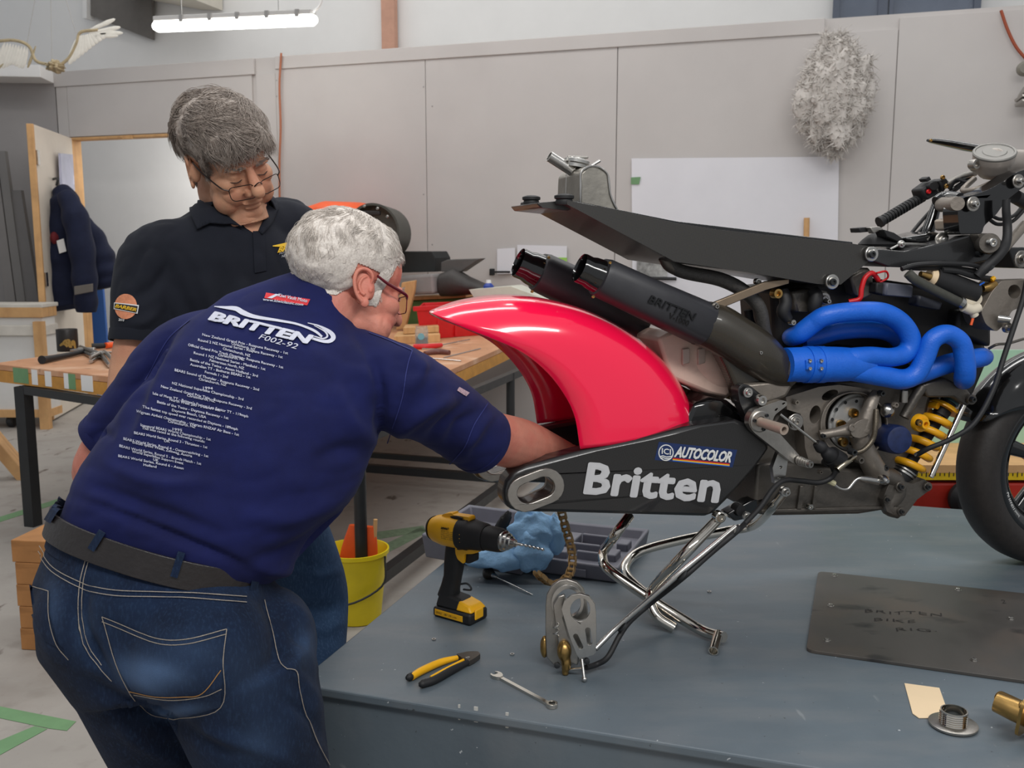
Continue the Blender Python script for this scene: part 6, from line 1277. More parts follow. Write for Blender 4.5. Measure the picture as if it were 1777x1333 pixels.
# ---- drill case with rag
cc = thing('tool_case', 'open grey plastic tool case lying behind the drill', 'case', at_z(900, 985, PLAT))
zt = PLAT
LID = [(741, 945), (762, 925), (830, 895), (880, 893), (935, 905), (938, 960), (860, 985), (800, 990), (752, 972)]
c4 = [at_z(738, 968, zt), at_z(905, 1000, zt), at_z(965, 935, zt), at_z(815, 915, zt)]
def tray(name, q, h, par, m, wall=.012, bev=.006):
    c0 = sum(q, Vector()) / 4; ins = lambda p, k: p + (c0 - p).normalized() * k
    V = [p + EZ * .001 for p in q] + [p + (p - c0).normalized() * .012 + EZ * h for p in q] + [ins(p, wall * .5) + EZ * h for p in q] + [ins(p, wall * 2.2) + EZ * h * .35 for p in q]
    F = [(3, 2, 1, 0)]; 
    for r in range(3):
        for i in range(4): j = (i + 1) % 4; F.append((r * 4 + i, r * 4 + j, r * 4 + 4 + j, r * 4 + 4 + i))
    F.append((12, 13, 14, 15)); return obj(name, (V, F), m, par, bevel=bev, auto=30)
tray('case_half', c4, .075, cc, M_case)
c5 = [at_z(915, 992, zt), at_z(1070, 1013, zt), at_z(1122, 945, zt), at_z(975, 930, zt)]
t2_ = tray('case_half', c5, .048, cc, M_case)
ctr = sum(c5, Vector()) / 4; u5 = (c5[1] - c5[0]).normalized(); v5 = Vector((-u5.y, u5.x, 0))
for (x, y, sx, sy, h) in ((-.075, .05, .05, .10, .030), (.0, .085, .09, .012, .034), (.045, .035, .012, .09, .034), (-.02, -.01, .12, .012, .034), (-.07, -.06, .06, .05, .026), (.02, -.065, .07, .012, .030), (.085, -.03, .03, .06, .026), (.09, .07, .035, .05, .028)): obj('moulded_rib', boxo(ctr + u5 * x + v5 * y + EZ * (.012 + h / 2), u5, v5, EZ, sx, sy, h), M_case, t2_, bevel=.004, auto=30)
obj('latch', boxo(c5[0] + (c5[1] - c5[0]) * .6 + EZ * .02 - v5 * .008, u5, v5, EZ, .04, .008, .022), M_case, cc, smooth=False, bevel=.002); obj('latch', boxo(c4[0] + (c4[1] - c4[0]) * .3 + EZ * .02 - v5 * .008, u5, v5, EZ, .04, .008, .022), M_case, cc, smooth=False, bevel=.002)
obj('moulded_rib', ball(sum(c4, Vector()) / 4 + EZ * .028, .03, .03, .012), M_case, cc)
def crumple(c, ax, ay, az, rx, ry, rz, amp, seedv, su=64, sv=44):
    V, F = ball((0, 0, 0), 1, 1, 1, None, su, sv); out = []
    for v in V:
        v = Vector(v); f = 1 + amp * (abs(mnoise.noise(v * 1.7 + Vector((seedv, 0, 0)))) * 1.6 - .5) + amp * .6 * (abs(mnoise.noise(v * 3.8 + Vector((0, seedv, 0)))) * 1.6 - .5) + amp * .10 * mnoise.noise(v * 8); v = v * f
        out.append(c + ax * v.x * rx + ay * v.y * ry + az * v.z * rz)
    return out, F
rc0 = at_z(880, 978, PLAT + .045); k0 = px(rc0)
def crump(c, rx, ry, rz, sd, su=15, sv=10):
    V, F = ball((0, 0, 0), 1, 1, 1, None, su, sv); r_ = random.Random(sd); key = {}; out = []
    for v in V:
        kk = (round(v.x, 3), round(v.y, 3), round(v.z, 3)); f = key.setdefault(kk, r_.uniform(.62, 1.2)); j = key.setdefault(kk + (1,), Vector((r_.gauss(0, .07), r_.gauss(0, .07), r_.gauss(0, .07)))); v = v * f + j; out.append(c + RT * v.x * rx + Vector((0, v.y * ry, 0)) + EZ * v.z * rz)
    return weld(out, F)
rg = obj('blue_rag', join(crump(at_y(925, 922, rc0.y + .02), 46 * k0, .05, 40 * k0, 3, 17, 11), crump(at_y(868, 968, rc0.y), 66 * k0, .045, 22 * k0, 8, 16, 8), crump(at_y(925, 958, rc0.y - .01), 38 * k0, .04, 38 * k0, 12, 14, 10), crump(at_y(960, 930, rc0.y + .02), 26 * k0, .03, 40 * k0, 5, 12, 10)), M_rag, auto=180); md = rg.modifiers.new('s', 'SUBSURF'); md.levels = md.render_levels = 1
tag(rg, 'crumpled light blue rag on the grey tool case', 'rag')
o = obj('plastic_clip', crumple(at_y(872, 910, rc0.y + .05), (RT * .5 + EZ * .86).normalized(), Vector((0, 1, 0)), (EZ * .5 - RT * .86).normalized(), 26 * k0, .015, 11 * k0, .2, 5, 24, 16), M_rub); tag(o, 'small black plastic clip lying in the grey case behind the rag', 'clip')
# ---- hanging chain
CH = thing('drive_chain', 'bronze drive chain hanging down under the rear of the swingarm', 'chain', at_z(980, 1010, PLAT))
cp = cat([(*at_b(*z5(762, 190), .12),), (*at_b(*z5(782, 270), .11),), (*at_b(*z5(806, 350), .10),), (*at_b(*z5(815, 430), .10),), (*at_b(*z5(800, 490), .08),), (*at_b(*z5(760, 528), .05),), (*at_b(*z5(710, 535), .02),), (*at_b(*z5(670, 510), .0),), (*at_b(*z5(640, 482), -.01),)], 12)
cp = np.array(cp); cl_ = np.r_[0, np.cumsum(np.linalg.norm(np.diff(cp, axis=0), axis=1))]; pitch = .0145; nl_ = int(cl_[-1] / pitch)
lat_ = (BL * .6 + BF * -.8).normalized()
for i in range(nl_):
    a = Vector([np.interp(i * pitch, cl_, cp[:, j]) for j in range(3)]); b = Vector([np.interp((i + 1) * pitch, cl_, cp[:, j]) for j in range(3)]); d = (b - a).normalized(); n = lat_.cross(d).normalized(); ll = d.cross(n); wv = .006 if i % 2 else .0085
    G = []
    for s_ in (-1, 1): G.append(plate([slot(0, 0, pitch / 2, .0058, 0, 6)], ll * .0018, lambda x, y: (a + b) / 2 + d * x + n * y + ll * (s_ * wv - .0009)))
    G.append(tube([a - ll * .008, a + ll * .008], .0045, 10)); obj('link', join(*G), M_chain, CH, auto=30)
# ---- caliper bracket assembly standing on the platform
YC = at_z(985, 1172, PLAT).y; CAL = thing('caliper_bracket', 'pair of alloy axle plates with gold brake caliper standing on the platform', 'bracket', at_z(985, 1172, PLAT))
def cplate(name, loops, Y, th, m, tilt=0., bev=.002):
    return obj(name, plate([[z5(*p) for p in L] for L in loops], Vector((.12, 1, 0)) * th, lambda u, v: at_y(u, v, Y + tilt * (u - 985) / 100)), m, CAL, bevel=bev, auto=35)
cplate('axle_plate', [[(685, 640), (690, 590), (715, 545), (750, 522), (790, 515), (835, 530), (868, 565), (880, 610), (900, 760), (905, 880), (800, 935), (725, 930), (690, 890), (684, 760)], ell(795, 625, 62, 68, 0, 28)], YC + .03, .012, M_alu)
cplate('bearing_ring', [ell(792, 628, 78, 86, 0, 36), ell(795, 630, 60, 68, 0, 36)], YC + .018, .012, M_alub)
cplate('side_plate', [[(720, 640), (745, 600), (775, 590), (790, 640), (770, 700), (800, 800), (850, 860), (840, 930), (760, 900), (735, 760)]], YC + .008, .01, M_alu)
cplate('adjuster_plate', [[(762, 660), (775, 620), (810, 592), (850, 585), (895, 598), (922, 635), (928, 680), (930, 760), (928, 870), (915, 880), (850, 900), (835, 880), (800, 790)], ell(852, 662, 48, 56, 14, 28), slot(842, 815, 28, 12, 65), slot(893, 790, 30, 13, 82)], YC - .012, .008, M_alub, bev=.0025)
obj('caliper', remesh([ball(at_y(*z5(775, 860), YC + .005), .016, .02, .024), ball(at_y(*z5(785, 920), YC + .0), .011, .014, .02), tube([at_y(*z5(780, 900), YC), at_y(*z5(780, 975), YC)], [.009, .0075], 12), ball(at_y(*z5(680, 840), YC + .045), .010, .014, .026)], .003, 4), M_brass, CAL)
obj('drain_nut', lathe(at_z(*z5(780, 972), PLAT + .001), EZ, [(0, .007), (.009, .007), (.010, .005)], 6), M_brass, CAL, auto=20)
for x, y in ((740, 925), (883, 905)): obj('bolt', lathe(at_y(*z5(x, y), YC - .006), Vector((0, -1, 0)), [(0, .0062), (.008, .0062), (.009, .004)], 12), M_black, CAL)
obj('spring', tube([at_y(*z5(735, 770), YC + .004) + RT * (.006 * math.cos(t)) + EZ * (.0022 * t - .01) + Vector((0, 1, 0)) * (.006 * math.sin(t)) for t in np.linspace(0, 14, 60)], .0015, 6), M_steel, CAL)
obj('pinch_rod', tube([at_z(*z5(872, 1000), PLAT + .006), at_y(*z5(860, 900), YC - .012)], .0034, 10), M_steel, CAL); obj('ball_end', ball(at_z(*z5(872, 996), PLAT + .0066), .006), M_steel, CAL)
obj('link_bar', tube([at_y(*z5(800, 950), YC), at_y(*z5(860, 945), YC - .01)], .003, 10), M_steel, CAL)
# ---- rod and hose leading up to the bike
RH = thing('brake_hose', 'black brake hose tied along a steel rod down to the gold caliper', 'hose', at_z(*z5(940, 930), PLAT))
hp = [at_z(*z5(880, 940), PLAT + .02), at_z(*z5(930, 925), PLAT + .016), at_y(*z5(985, 890), YC + .02), at_y(*z5(1040, 790), YC + .05), at_y(*z5(1090, 720), YC + .07), at_y(*z5(1180, 640), YC + .1), at_y(*z5(1350, 505), 2.0), at_y(*z5(1480, 390), 2.03), at_y(*z5(1600, 290), 2.05), at_b(*z7(60, 1280), -.07), at_b(*z7(200, 1130), -.05)]
obj('hose', tube(hp, .0062, 12, 6), M_rub, RH)
obj('rod', tube([at_y(*z5(925, 850), YC + .02), at_y(*z5(1050, 728), YC + .05), at_y(*z5(1345, 475), 1.995), at_y(*z5(1600, 262), 2.06)], .0062, 14, 4), M_steel, RH)
for (x, y, Y) in ((1060, 745, YC + .052), (1348, 498, 1.995), (1604, 282, 2.05)):
    p = at_y(*z5(x, y), Y); obj('cable_tie', lathe(p - RT * .004 + EZ * .003, RT + EZ * -.8, [(0, .0145), (.004, .0145)], 16), M_black, RH)
# ---- chrome paddock stand
ST = thing('paddock_stand', 'chrome tubular stand holding up the rear of the motorcycle', 'stand', at_z(1180, 1080, PLAT))
R_s = .0128
def hov(u, v, f): P = at_z(u, v, PLAT + .0125); return C + (P - C) * f
obj('tube', tube([at_b(1092, 896, .16), at_b(1068, 928, .12), hov(1049, 955, .86), hov(1046, 970, .87), hov(1058, 990, .885), hov(1125, 1037, .94), hov(1185, 1075, .98), hov(1222, 1096, .995), at_z(1256, 1106, PLAT + .024)], R_s, 20, 6), M_chrome, ST)
obj('end_socket', tube([at_z(1247, 1100, PLAT + .026), at_z(1238, 1130, PLAT + .012)], .0115, 18, hollow=.8), M_chrome, ST)
obj('tube', tube([at_b(1362, 852, .0), at_b(1335, 885, .05), hov(1306, 912, .82), hov(1260, 922, .84), hov(1180, 938, .87), hov(1112, 957, .90), hov(1086, 980, .92), hov(1092, 1005, .94), hov(1140, 1046, .97), hov(1172, 1072, 1.0)], R_s, 20, 6), M_chrome, ST)
obj('tube', tube([at_b(1247, 900, .0), at_b(1190, 960, -.04), hov(1136, 1018, .91), hov(1128, 1042, .94), hov(1140, 1070, .975), hov(1170, 1090, 1.0)], [.0128] * 6, 20, 6), M_chrome, ST)
bb_ = at_b(1248, 897, -.012); obj('pin', lathe(bb_ + BL * .012, -BL, [(0, .014), (.02, .014), (.022, .011), (.022, .006), (.018, .005)], 20), M_chrome, ST, auto=30)
# ================================================================== things on the bench and walls
def tb_(u, v): return at_z(u, v, TZ)
def lay(name, lab, cat_, geo, m, grp=None, **k): o = obj(name, geo, m, None, **k); tag(o, lab, cat_, grp); return o
# black tin, hammer, old pliers on the left of the bench
p = tb_(118, 609); TIN = thing('tin', 'black tin with faded gold print standing on the bench', 'tin', p); r = 17.5 * px(p)
obj('body', lathe(p, EZ, [(0, r * .97), (.004, r), (.122, r), (.125, r * .98), (.125, r * .92), (.12, r * .9)], 28), mat('tin_black', (28, 24, 22), .4, var=.1), TIN); bt_ = bvh_of(TIN.children[0])
for k in range(5): strip('gold_print', [(104 + 4 * k, 600 - 4 * math.sin(k), 3), (111 + 4 * k, 593 + 3 * math.cos(k * 2), 5), (117 + 3.4 * k, 602 - 6 * math.sin(k * 3), 3)], mat('print_gold', (150, 120, 56), .5, var=.1), onto(bt_, .001), TIN, 3)
a, b = tb_(73, 632), tb_(146, 616); HM = thing('hammer', 'hammer with black rubber handle lying on the left of the bench', 'hammer', a)
obj('handle', tube([a + EZ * .022, a + (b - a) * .12 + EZ * .02, a + (b - a) * .6 + EZ * .018, b + EZ * .02], [.022, .017, .014, .013], 16, 4), M_rub, HM)
d = (b - a).normalized(); n = Vector((-d.y, d.x, 0)); h0 = b + d * .03
obj('head', remesh([tube([h0 - n * .05 + EZ * .024, h0 + n * .05 + EZ * .024], [.016, .016], 14), tube([h0 + n * .03 + EZ * .022, h0 + n * .1 + d * .01 + EZ * .02], [.016, .006], 14), tube([b - d * .03 + EZ * .02, h0 + EZ * .022], .012, 12)], .004, 3), M_alu, HM)
for i, (q0, q1, q2, lab) in enumerate((((140, 612), (165, 624), (188, 620), 'worn grip pliers lying beside the hammer head'), ((158, 632), (175, 622), (190, 640), 'worn steel clamp lying at the bench front edge'))):
    P0, P1, P2_ = tb_(*q0) + EZ * .015, tb_(*q1) + EZ * .015, tb_(*q2) + EZ * .015
    o = thing('grip_pliers', lab, 'pliers', tb_(*q1)); obj('lever', tube([P0, P1, P2_], [.010, .014, .009], 10, 4), M_steel, o); obj('lever', tube([P0 + EZ * .02, P1 + EZ * .02 + RT * .02, P2_ + EZ * .01 + RT * .03], [.008, .011, .007], 10, 4), M_alu, o); obj('jaw', ball(P1 + EZ * .012, .025, .02, .014, su=12, sv=8), M_alu, o)
o = lay('hand_tool', 'black handled tool with orange band beside the dark polo sleeve', 'tool', tube([tb_(160, 607) + EZ * .02, tb_(178, 606) + EZ * .02, tb_(200, 604) + EZ * .02], [.018, .016, .016], 12, 4), M_rub); obj('orange_band', tube([tb_(184, 606) + EZ * .021, tb_(200, 604) + EZ * .021], .0175, 12), M_orange, o)
# right of the bench
def slab(name, lab, cat_, pts, h, m, z0=0., grp=None, **k): return lay(name, lab, cat_, prism([tb_(*q) + EZ * z0 for q in pts], EZ * h), m, grp, smooth=False, bevel=.003, **k)
slab('wood_offcut', 'longer pale wood offcut lying on the bench under the jar', 'wood', [(684, 598), (764, 594), (760, 586), (690, 589)], .05, M_pine); slab('wood_offcut', 'shorter pale wood offcut stacked on the longer one', 'wood', [(700, 595), (762, 591), (757, 585), (704, 588)], .04, M_pine, .053)
p = tb_(732, 601); JR = thing('jar', 'small clear jar of parts on the bench beside the wood offcuts', 'jar', p); r = 11.5 * px(p)
obj('glass', lathe(p, EZ, [(0, r), (.10, r), (.105, r * .9), (.12, r * .9)], 20), mat('jar_glass', (210, 214, 214), .1, var=0, trans=.6, alpha=.55), JR); obj('parts', lathe(p + EZ * .002, EZ, [(0, r * .85), (.05, r * .85), (.055, r * .5)], 16), mat('jar_fill', (96, 92, 86), .6, var=.5, scale=150), JR)
obj('label', lathe(p - Vector((0, 1, 0)) * r + EZ * .062, Vector((0, -1, 0)), [(0, .02), (.002, .02)], 16), mat('label_teal', (120, 178, 190), .5, var=.1), JR)
o = lay('screwdriver', 'red handled screwdriver lying on the right end of the bench', 'screwdriver', tube([tb_(718, 606) + EZ * .014, tb_(742, 606) + EZ * .014, tb_(766, 603) + EZ * .014], [.016, .018, .012], 14, 4), M_red); obj('shaft', tube([tb_(766, 603) + EZ * .014, tb_(815, 592) + EZ * .01], .004, 8), M_steel, o)
o = lay('pocket_knife', 'folded red brown pocket knife on the bench end', 'knife', tube([tb_(737, 617) + EZ * .012, tb_(760, 615) + EZ * .014, tb_(780, 616) + EZ * .012], [.012, .018, .014], 12, 4), mat('knife_brown', (104, 60, 52), .4, var=.2, scale=40)); obj('blade', boxo(tb_(750, 612) + EZ * .02, EX, EY, EZ, .12, .012, .008), M_steel, o)
lay('steel_rule', 'thin steel rule lying across the bench end', 'rule', tube([tb_(700, 619) + EZ * .004, tb_(800, 628) + EZ * .004], .004, 6), M_steel)
lay('scriber', 'thin steel scriber lying near the bench corner', 'scriber', tube([tb_(770, 622) + EZ * .004, tb_(834, 606) + EZ * .004], .003, 6), M_steel)
q = [tb_(731, 590), tb_(832, 582), tb_(850, 570), tb_(740, 576)]
BIN = thing('parts_bin', 'red plastic parts bin on the bench behind the pink mudguard', 'bin', q[0]); hb = 55 * px(q[0])
c0 = sum(q, Vector()) / 4
V = [p for p in q] + [p + (p - c0) * .12 + EZ * hb for p in q] + [p + (p - c0) * .07 + EZ * hb for p in q] + [p - (p - c0) * .05 + EZ * .01 for p in q]; F = [(3, 2, 1, 0), (12, 13, 14, 15)]
for r_ in range(3):
    for i in range(4): j = (i + 1) % 4; F.append((r_ * 4 + i, r_ * 4 + j, r_ * 4 + 4 + j, r_ * 4 + 4 + i))
obj('body', (V, F), M_red, BIN, smooth=False, bevel=.006); d = (q[1] - q[0]).normalized(); obj('rim', boxo((q[0] + q[1]) / 2 + EZ * hb - EY * .045, d, d.cross(EZ), EZ, (q[1] - q[0]).length * 1.14, .02, .03), M_red, BIN, smooth=False, bevel=.004)
for t in (.3, .6): obj('rib', boxo(q[0] + (q[1] - q[0]) * t + EZ * hb * .45 - EY * .022, d, d.cross(EZ), EZ, .015, .012, hb * .8), M_red, BIN, smooth=False)
# foam box, carbon mouldings and offcuts against the wall
def wp(u, v, off): return at_wall(u, v, off)
def wallslab(name, lab, cat_, poly, off, th, m, bev=.006): return lay(name, lab, cat_, prism([wp(u, v, off) for u, v in poly], -EY * th), m, smooth=False, bevel=bev)
M_foam = mat('foam_dark', (38, 40, 40), .85, var=.1, scale=20)
wallslab('green_crate', 'flat green crate under a pale board behind the red bin', 'crate', [(722, 520), (832, 514), (832, 570), (722, 572)], .2, .3, mat('crate_green', (88, 122, 62), .6, var=.1))
wallslab('wood_board', 'pale wooden board lying on the green crate', 'board', [(718, 513), (834, 507), (834, 513), (718, 519)], .2, .32, M_pine)
wallslab('foam_block', 'black foam block lying above the dark ribbed carbon moulding', 'block', [(702, 452), (704, 440), (708, 436), (776, 436), (782, 447), (781, 470), (702, 472)], .3, .3, M_foam)
wallslab('carbon_panel', 'grey carbon panel with pointed end beside the foam block', 'panel', [(776, 455), (788, 450), (844, 448), (810, 471), (776, 471)], .5, .12, mat('carbon_grey', (84, 82, 80), .5, var=.1))
wallslab('fairing_shell', 'pale grey fairing shell lying under the foam block', 'fairing', [(706, 478), (770, 474), (772, 508), (724, 510), (706, 500)], .55, .2, mat('primer_grey', (142, 138, 136), .7, var=.08), .02)
lay('carbon_moulding', 'dark ribbed carbon moulding tapering to a point on the crate', 'moulding', join(*[loft([(wp(768, 494, .6), EY, EZ, .1, .085, 2.4), (wp(790, 490, .6), EY, EZ, .12, .10, 2.4), (wp(815, 496, .6), EY, EZ, .1, .065), (wp(850, 503, .6), EY, EZ, .07, .03), (wp(885, 505, .6), EY, EZ, .03, .008)], 20)]), mat('carbon_dull', (58, 54, 52), .6, var=.25, scale=12), auto=60)
wallslab('wood_board', 'upright pale wooden board beside the bending man\'s glasses', 'board', [(700, 490), (724, 486), (722, 505), (706, 570), (690, 572), (694, 520)], .85, .03, M_pine)
p = wp(848, 516, .75); BT = thing('glue_bottle', 'small blue and white bottle behind the mudguard crest', 'bottle', p); k = px(p)
obj('body', lathe(p, EZ, [(0, 9 * k), (20 * k, 9 * k), (23 * k, 6 * k), (25 * k, 4 * k)], 16), mat('bottle_blue', (32, 62, 150), .4, var=.1), BT); obj('cap', lathe(p + EZ * 24 * k, EZ, [(0, 4.5 * k), (6 * k, 4 * k)], 12), M_white, BT)
wallslab('paper_pile', 'loose pale papers on the bench behind the silencers', 'paper', [(835, 500), (905, 494), (975, 520), (960, 536), (850, 524)], .6, .25, mat('paper_cream', (206, 206, 192), .7, var=.06), .002)
wallslab('sketch_sheet', 'small white sheet pinned to the wall above the silencers', 'paper', [(898, 425), (984, 427), (984, 470), (898, 470)], .012, .006, M_paper, 0); wallslab('sketch_sheet', 'narrow white sheet pinned to the wall left of the silencers', 'paper', [(863, 432), (894, 430), (894, 475), (863, 476)], .012, .006, M_paper, 0)
o = wallslab('green_note', 'small green sticker on the sheet above the silencers', 'sticker', [(968, 447), (984, 447), (984, 457), (968, 457)], .022, .003, mat('note_green', (150, 200, 90), .6, var=0), 0)
wallslab('socket_outlet', 'black wall socket with cable left of the silencers', 'socket', [(851, 466), (859, 466), (859, 478), (851, 478)], .02, .03, M_rub); lay('socket_cable', 'thin dark cable running from the wall socket', 'cable', tube([wp(858, 472, .05), wp(885, 472, .05)], .008, 6), M_rub)
wallslab('photo_print', 'grey photo print on the wall below the tail', 'print', [(1105, 448), (1158, 446), (1158, 480), (1105, 482)], .03, .004, mat('photo_grey', (150, 150, 148), .5, var=.6, scale=14), 0)
lay('wall_bar', 'thin dark bar on the wall below the tail', 'bar', tube([wp(1126, 483, .05), wp(1174, 484, .05)], .012, 8), M_rub)
# orange and black fairings behind the heads
lay('orange_fairing', 'orange fairing panel on the bench behind the white haired man', 'fairing', loft([(wp(540, 385, .35), EY, EZ, .2, .12), (wp(575, 372, .35), EY, EZ, .25, .10, 2.6), (wp(625, 372, .35), EY, EZ, .25, .09, 2.6), (wp(650, 390, .35), EY, EZ, .2, .1)], 24), M_orange, auto=60)
fc = wp(646, 405, .9); kf = px(fc); FR = thing('black_fairing', 'dark rounded fairing shell standing behind the white haired man', 'fairing', Vector((fc.x, fc.y, TZ)))
obj('shell', ringlathe(fc, EY, [(0, 52 * kf), (.25, 46 * kf), (.25, 42 * kf), (0, 48 * kf)], 40), mat('fairing_olive', (72, 72, 66), .45, var=.1), FR, auto=40); obj('back_panel', lathe(fc + EY * .12, EY, [(0, 45 * kf), (.01, 43 * kf)], 32), mat('fairing_inner', (92, 90, 84), .6, var=.12), FR)
obj('opening', prism([wp(614, 365, .87), wp(662, 366, .87), wp(662, 374, .87), wp(612, 376, .87)], -EY * .03), M_ink, FR, smooth=False, bevel=.01)
for u, v in ((632, 358), (655, 362), (605, 366), (672, 376)): obj('screw', lathe(wp(u, v, .92), -EY, [(0, 3 * kf), (.006, 2 * kf)], 8), M_alu, FR)
RK = thing('fairing_rack', 'pine rack hidden behind the white haired man carrying the fairings', 'rack', Vector((wp(610, 480, .6).x, wp(610, 480, .6).y, 0)))
for u in (572, 668):
    for of in (.15, 1.0): q = wp(u, 430, of); zb = TZ + .002 if of > .5 else 0; obj('post', boxo((q.x, q.y, (q.z - .04 + zb) / 2), EX, EY, EZ, .05, .05, q.z - .04 - zb), M_pine, RK, smooth=False)
obj('shelf', prism([wp(566, 424, .1), wp(674, 424, .1), wp(674, 424, .1) - EY * 1.0, wp(566, 424, .1) - EY * 1.0], EZ * -.03), M_pine, RK, smooth=False)
# big white sheet, tape, pencil, fleece
ps = obj('paper_sheet', prism([wp(1096, 275, .008), wp(1456, 272, .008), wp(1452, 560, .008), wp(1098, 560, .008)], -EY * .004), M_paper, smooth=False); tag(ps, 'large white paper sheet taped to the back wall', 'paper')
wallslab('tape_piece', 'green tape holding the corner of the white paper sheet', 'tape', [(1095, 308), (1112, 307), (1109, 320), (1095, 320)], .016, .003, M_greent, 0)
lay('wooden_stick', 'short wooden stick against the white paper sheet', 'stick', tube([wp(1400, 378, .05), wp(1399, 430, .05)], 5 * px(wp(1400, 400, .05)), 10), M_pine)
fcn = wp(1447, 165, .22); kf = px(fcn)
FLC = thing('fleece', 'fluffy white fleece hanging on the back wall', 'fleece', wp(1447, 268, .06))
M_flc = mat('fleece_white', (204, 198, 192), .9, var=.08, scale=14)
bl_ = crumple(fcn, EX, EY, EZ, 62 * kf, .14, 98 * kf, .3, 4, 72, 48); obj('pile', bl_, M_flc, FLC, auto=180)
rngf = random.Random(4); SV, SF = [], []
nb_ = normals(*bl_)
for _ in range(5200):
    i = rngf.randrange(len(bl_[0])); p = bl_[0][i]; n = Vector(nb_[i]); 
    if n.dot(EY) > .3: continue
    d = (n * .6 + Vector((rngf.gauss(0, .6), rngf.gauss(0, .6), rngf.gauss(-.25, .6)))).normalized(); L = rngf.uniform(.02, .055); s_ = d.orthogonal().normalized(); s2 = d.cross(s_); b_ = len(SV); cv_ = Vector((rngf.gauss(0, .5), rngf.gauss(0, .5), rngf.gauss(0, .5)))
    for j in range(4):
        t = j / 3; q = p + d * L * t + cv_ * L * t * t * .8; r = .005 * (1.05 - t)
        for a2 in (0, 2.1, 4.2): SV.append(q + (s_ * math.cos(a2) + s2 * math.sin(a2)) * r)
    for j in range(3):
        for k in range(3): SF.append((b_ + j * 3 + k, b_ + j * 3 + (k + 1) % 3, b_ + j * 3 + 3 + (k + 1) % 3, b_ + j * 3 + 3 + k))
o = obj('fibres', (SV, SF), M_flc, FLC, auto=180); o['kind'] = 'stuff'
M_cord = mat('cord_orange', (170, 104, 74), .6, var=.05)
lay('extension_cord', 'orange cord hanging down the wall behind the standing man', 'cord', tube([wp(488, 92, .03), wp(485, 150, .03), wp(487, 220, .03), wp(485, 290, .03), wp(486, 420, .03)], .009, 8, 5), M_cord)
lay('extension_cord', 'orange cord looping across the wall at the top right', 'cord', tube([wp(1737, 18, .04), wp(1750, 55, .04), wp(1768, 88, .04), wp(1800, 120, .04)], .010, 8, 5), mat('cord_red', (150, 66, 34), .6, var=.05))
HK = thing('wall_lamp', 'dark round clip lamp on the wall at the right edge', 'lamp', wp(1775, 190, .1))
obj('knob', lathe(wp(1777, 120, .12), -EY, [(0, 12 * kf), (.03, 12 * kf), (.045, 8 * kf)], 20), mat('putty_grey', (120, 116, 106), .5, var=.1), HK); obj('shade', prism([wp(1764, 170, .08), wp(1776, 150, .08), wp(1830, 150, .08), wp(1830, 170, .08)], -EY * .2), M_alu, HK, smooth=False, bevel=.01)
for k in range(2): obj('fin', prism([wp(1760, 173 + 8 * k, .06), wp(1830, 173 + 8 * k, .06), wp(1830, 178 + 8 * k, .06), wp(1761, 178 + 8 * k, .06)], -EY * .25), M_alu, HK, smooth=False, bevel=.004)
# fluorescent batten
la, lb = at_y(268, 46, 7.4), at_y(548, 34, 7.0); ld = (lb - la).normalized(); LL = (lb - la).length; k = px(la)
LMP = thing('batten_light', 'lit fluorescent batten light hanging in front of the upper wall', 'light', (la + lb) / 2); ln_ = Vector((-ld.y, ld.x, 0)).normalized(); lu = ld.cross(ln_); lu = lu if lu.z > 0 else -lu
M_tube = mat('lamp_diffuser', (255, 253, 246), .4, var=0, emis=7.0)
obj('diffuser', loft([(la, ln_, lu, 7 * k, 6 * k), (la + ld * .03, ln_, lu, 12 * k, 9.5 * k, 2.6), (lb - ld * .03, ln_, lu, 12 * k, 9.5 * k, 2.6), (lb, ln_, lu, 7 * k, 6 * k)], 20), M_tube, LMP)
obj('housing', boxo((la + lb) / 2 + lu * 11 * k, ld, ln_, lu, LL * .97, .09, .035), mat('lamp_body_grey', (176, 174, 172), .5, var=.04), LMP, smooth=False, bevel=.006)
for t in (.2, .38, .55, .73, .91): obj('clip', boxo(la + ld * LL * t + lu * 9 * k, ld, ln_, lu, .03, .11, .05), mat('lamp_clip_grey', (150, 148, 146), .4, .4, var=0), LMP, smooth=False)
obj('cord', tube([lb - ld * .02 + lu * .05, lb + ld * .05 + lu * .14, lb + ld * .08 + lu * .5], .008, 8, 5), M_white, LMP)
for t in (.18, .78): obj('wire', tube([la + ld * LL * t + lu * .06, la + ld * LL * t + lu * .06 + EZ * 1.0], .003, 6), M_steel, LMP)
# bird wings on strings
BD = thing('hanging_bird', 'white feathered bird skeleton with spread wings hanging from strings', 'model', at_y(96, 132, 7.6)); YB = 7.6; kb = YB / FPX
M_feath = mat('feather_white', (226, 222, 212), .8, var=.06, scale=20); M_bone = mat('bone_tan', (176, 160, 128), .7, var=.15, scale=30)
def feather(a, b, wd, par, c=None):
    P, Q = at_y(*a, YB), at_y(*b, YB); d = (Q - P).normalized(); s_ = d.cross(Vector((0, 1, 0))); n = len(P)
    obj('feather', loft([(P, s_, Vector((0, 1, 0)), .004, .004), (P + (Q - P) * .3, s_, Vector((0, 1, 0)), wd * .8, .005), (P + (Q - P) * .75, s_, Vector((0, 1, 0)), wd, .005), (P + (Q - P) * .95, s_, Vector((0, 1, 0)), wd * .6, .004), (Q, s_, Vector((0, 1, 0)), .003, .002)], 10), c or M_feath, par)
obj('bone', tube([at_y(u, v, YB) for u, v in ((-10, 72), (25, 70), (50, 80), (62, 105), (84, 112), (100, 116))], .012, 8, 5), M_bone, BD); obj('bone', tube([at_y(u, v, YB) for u, v in ((100, 116), (120, 100), (133, 75), (140, 56), (170, 52))], .012, 8, 5), M_bone, BD)
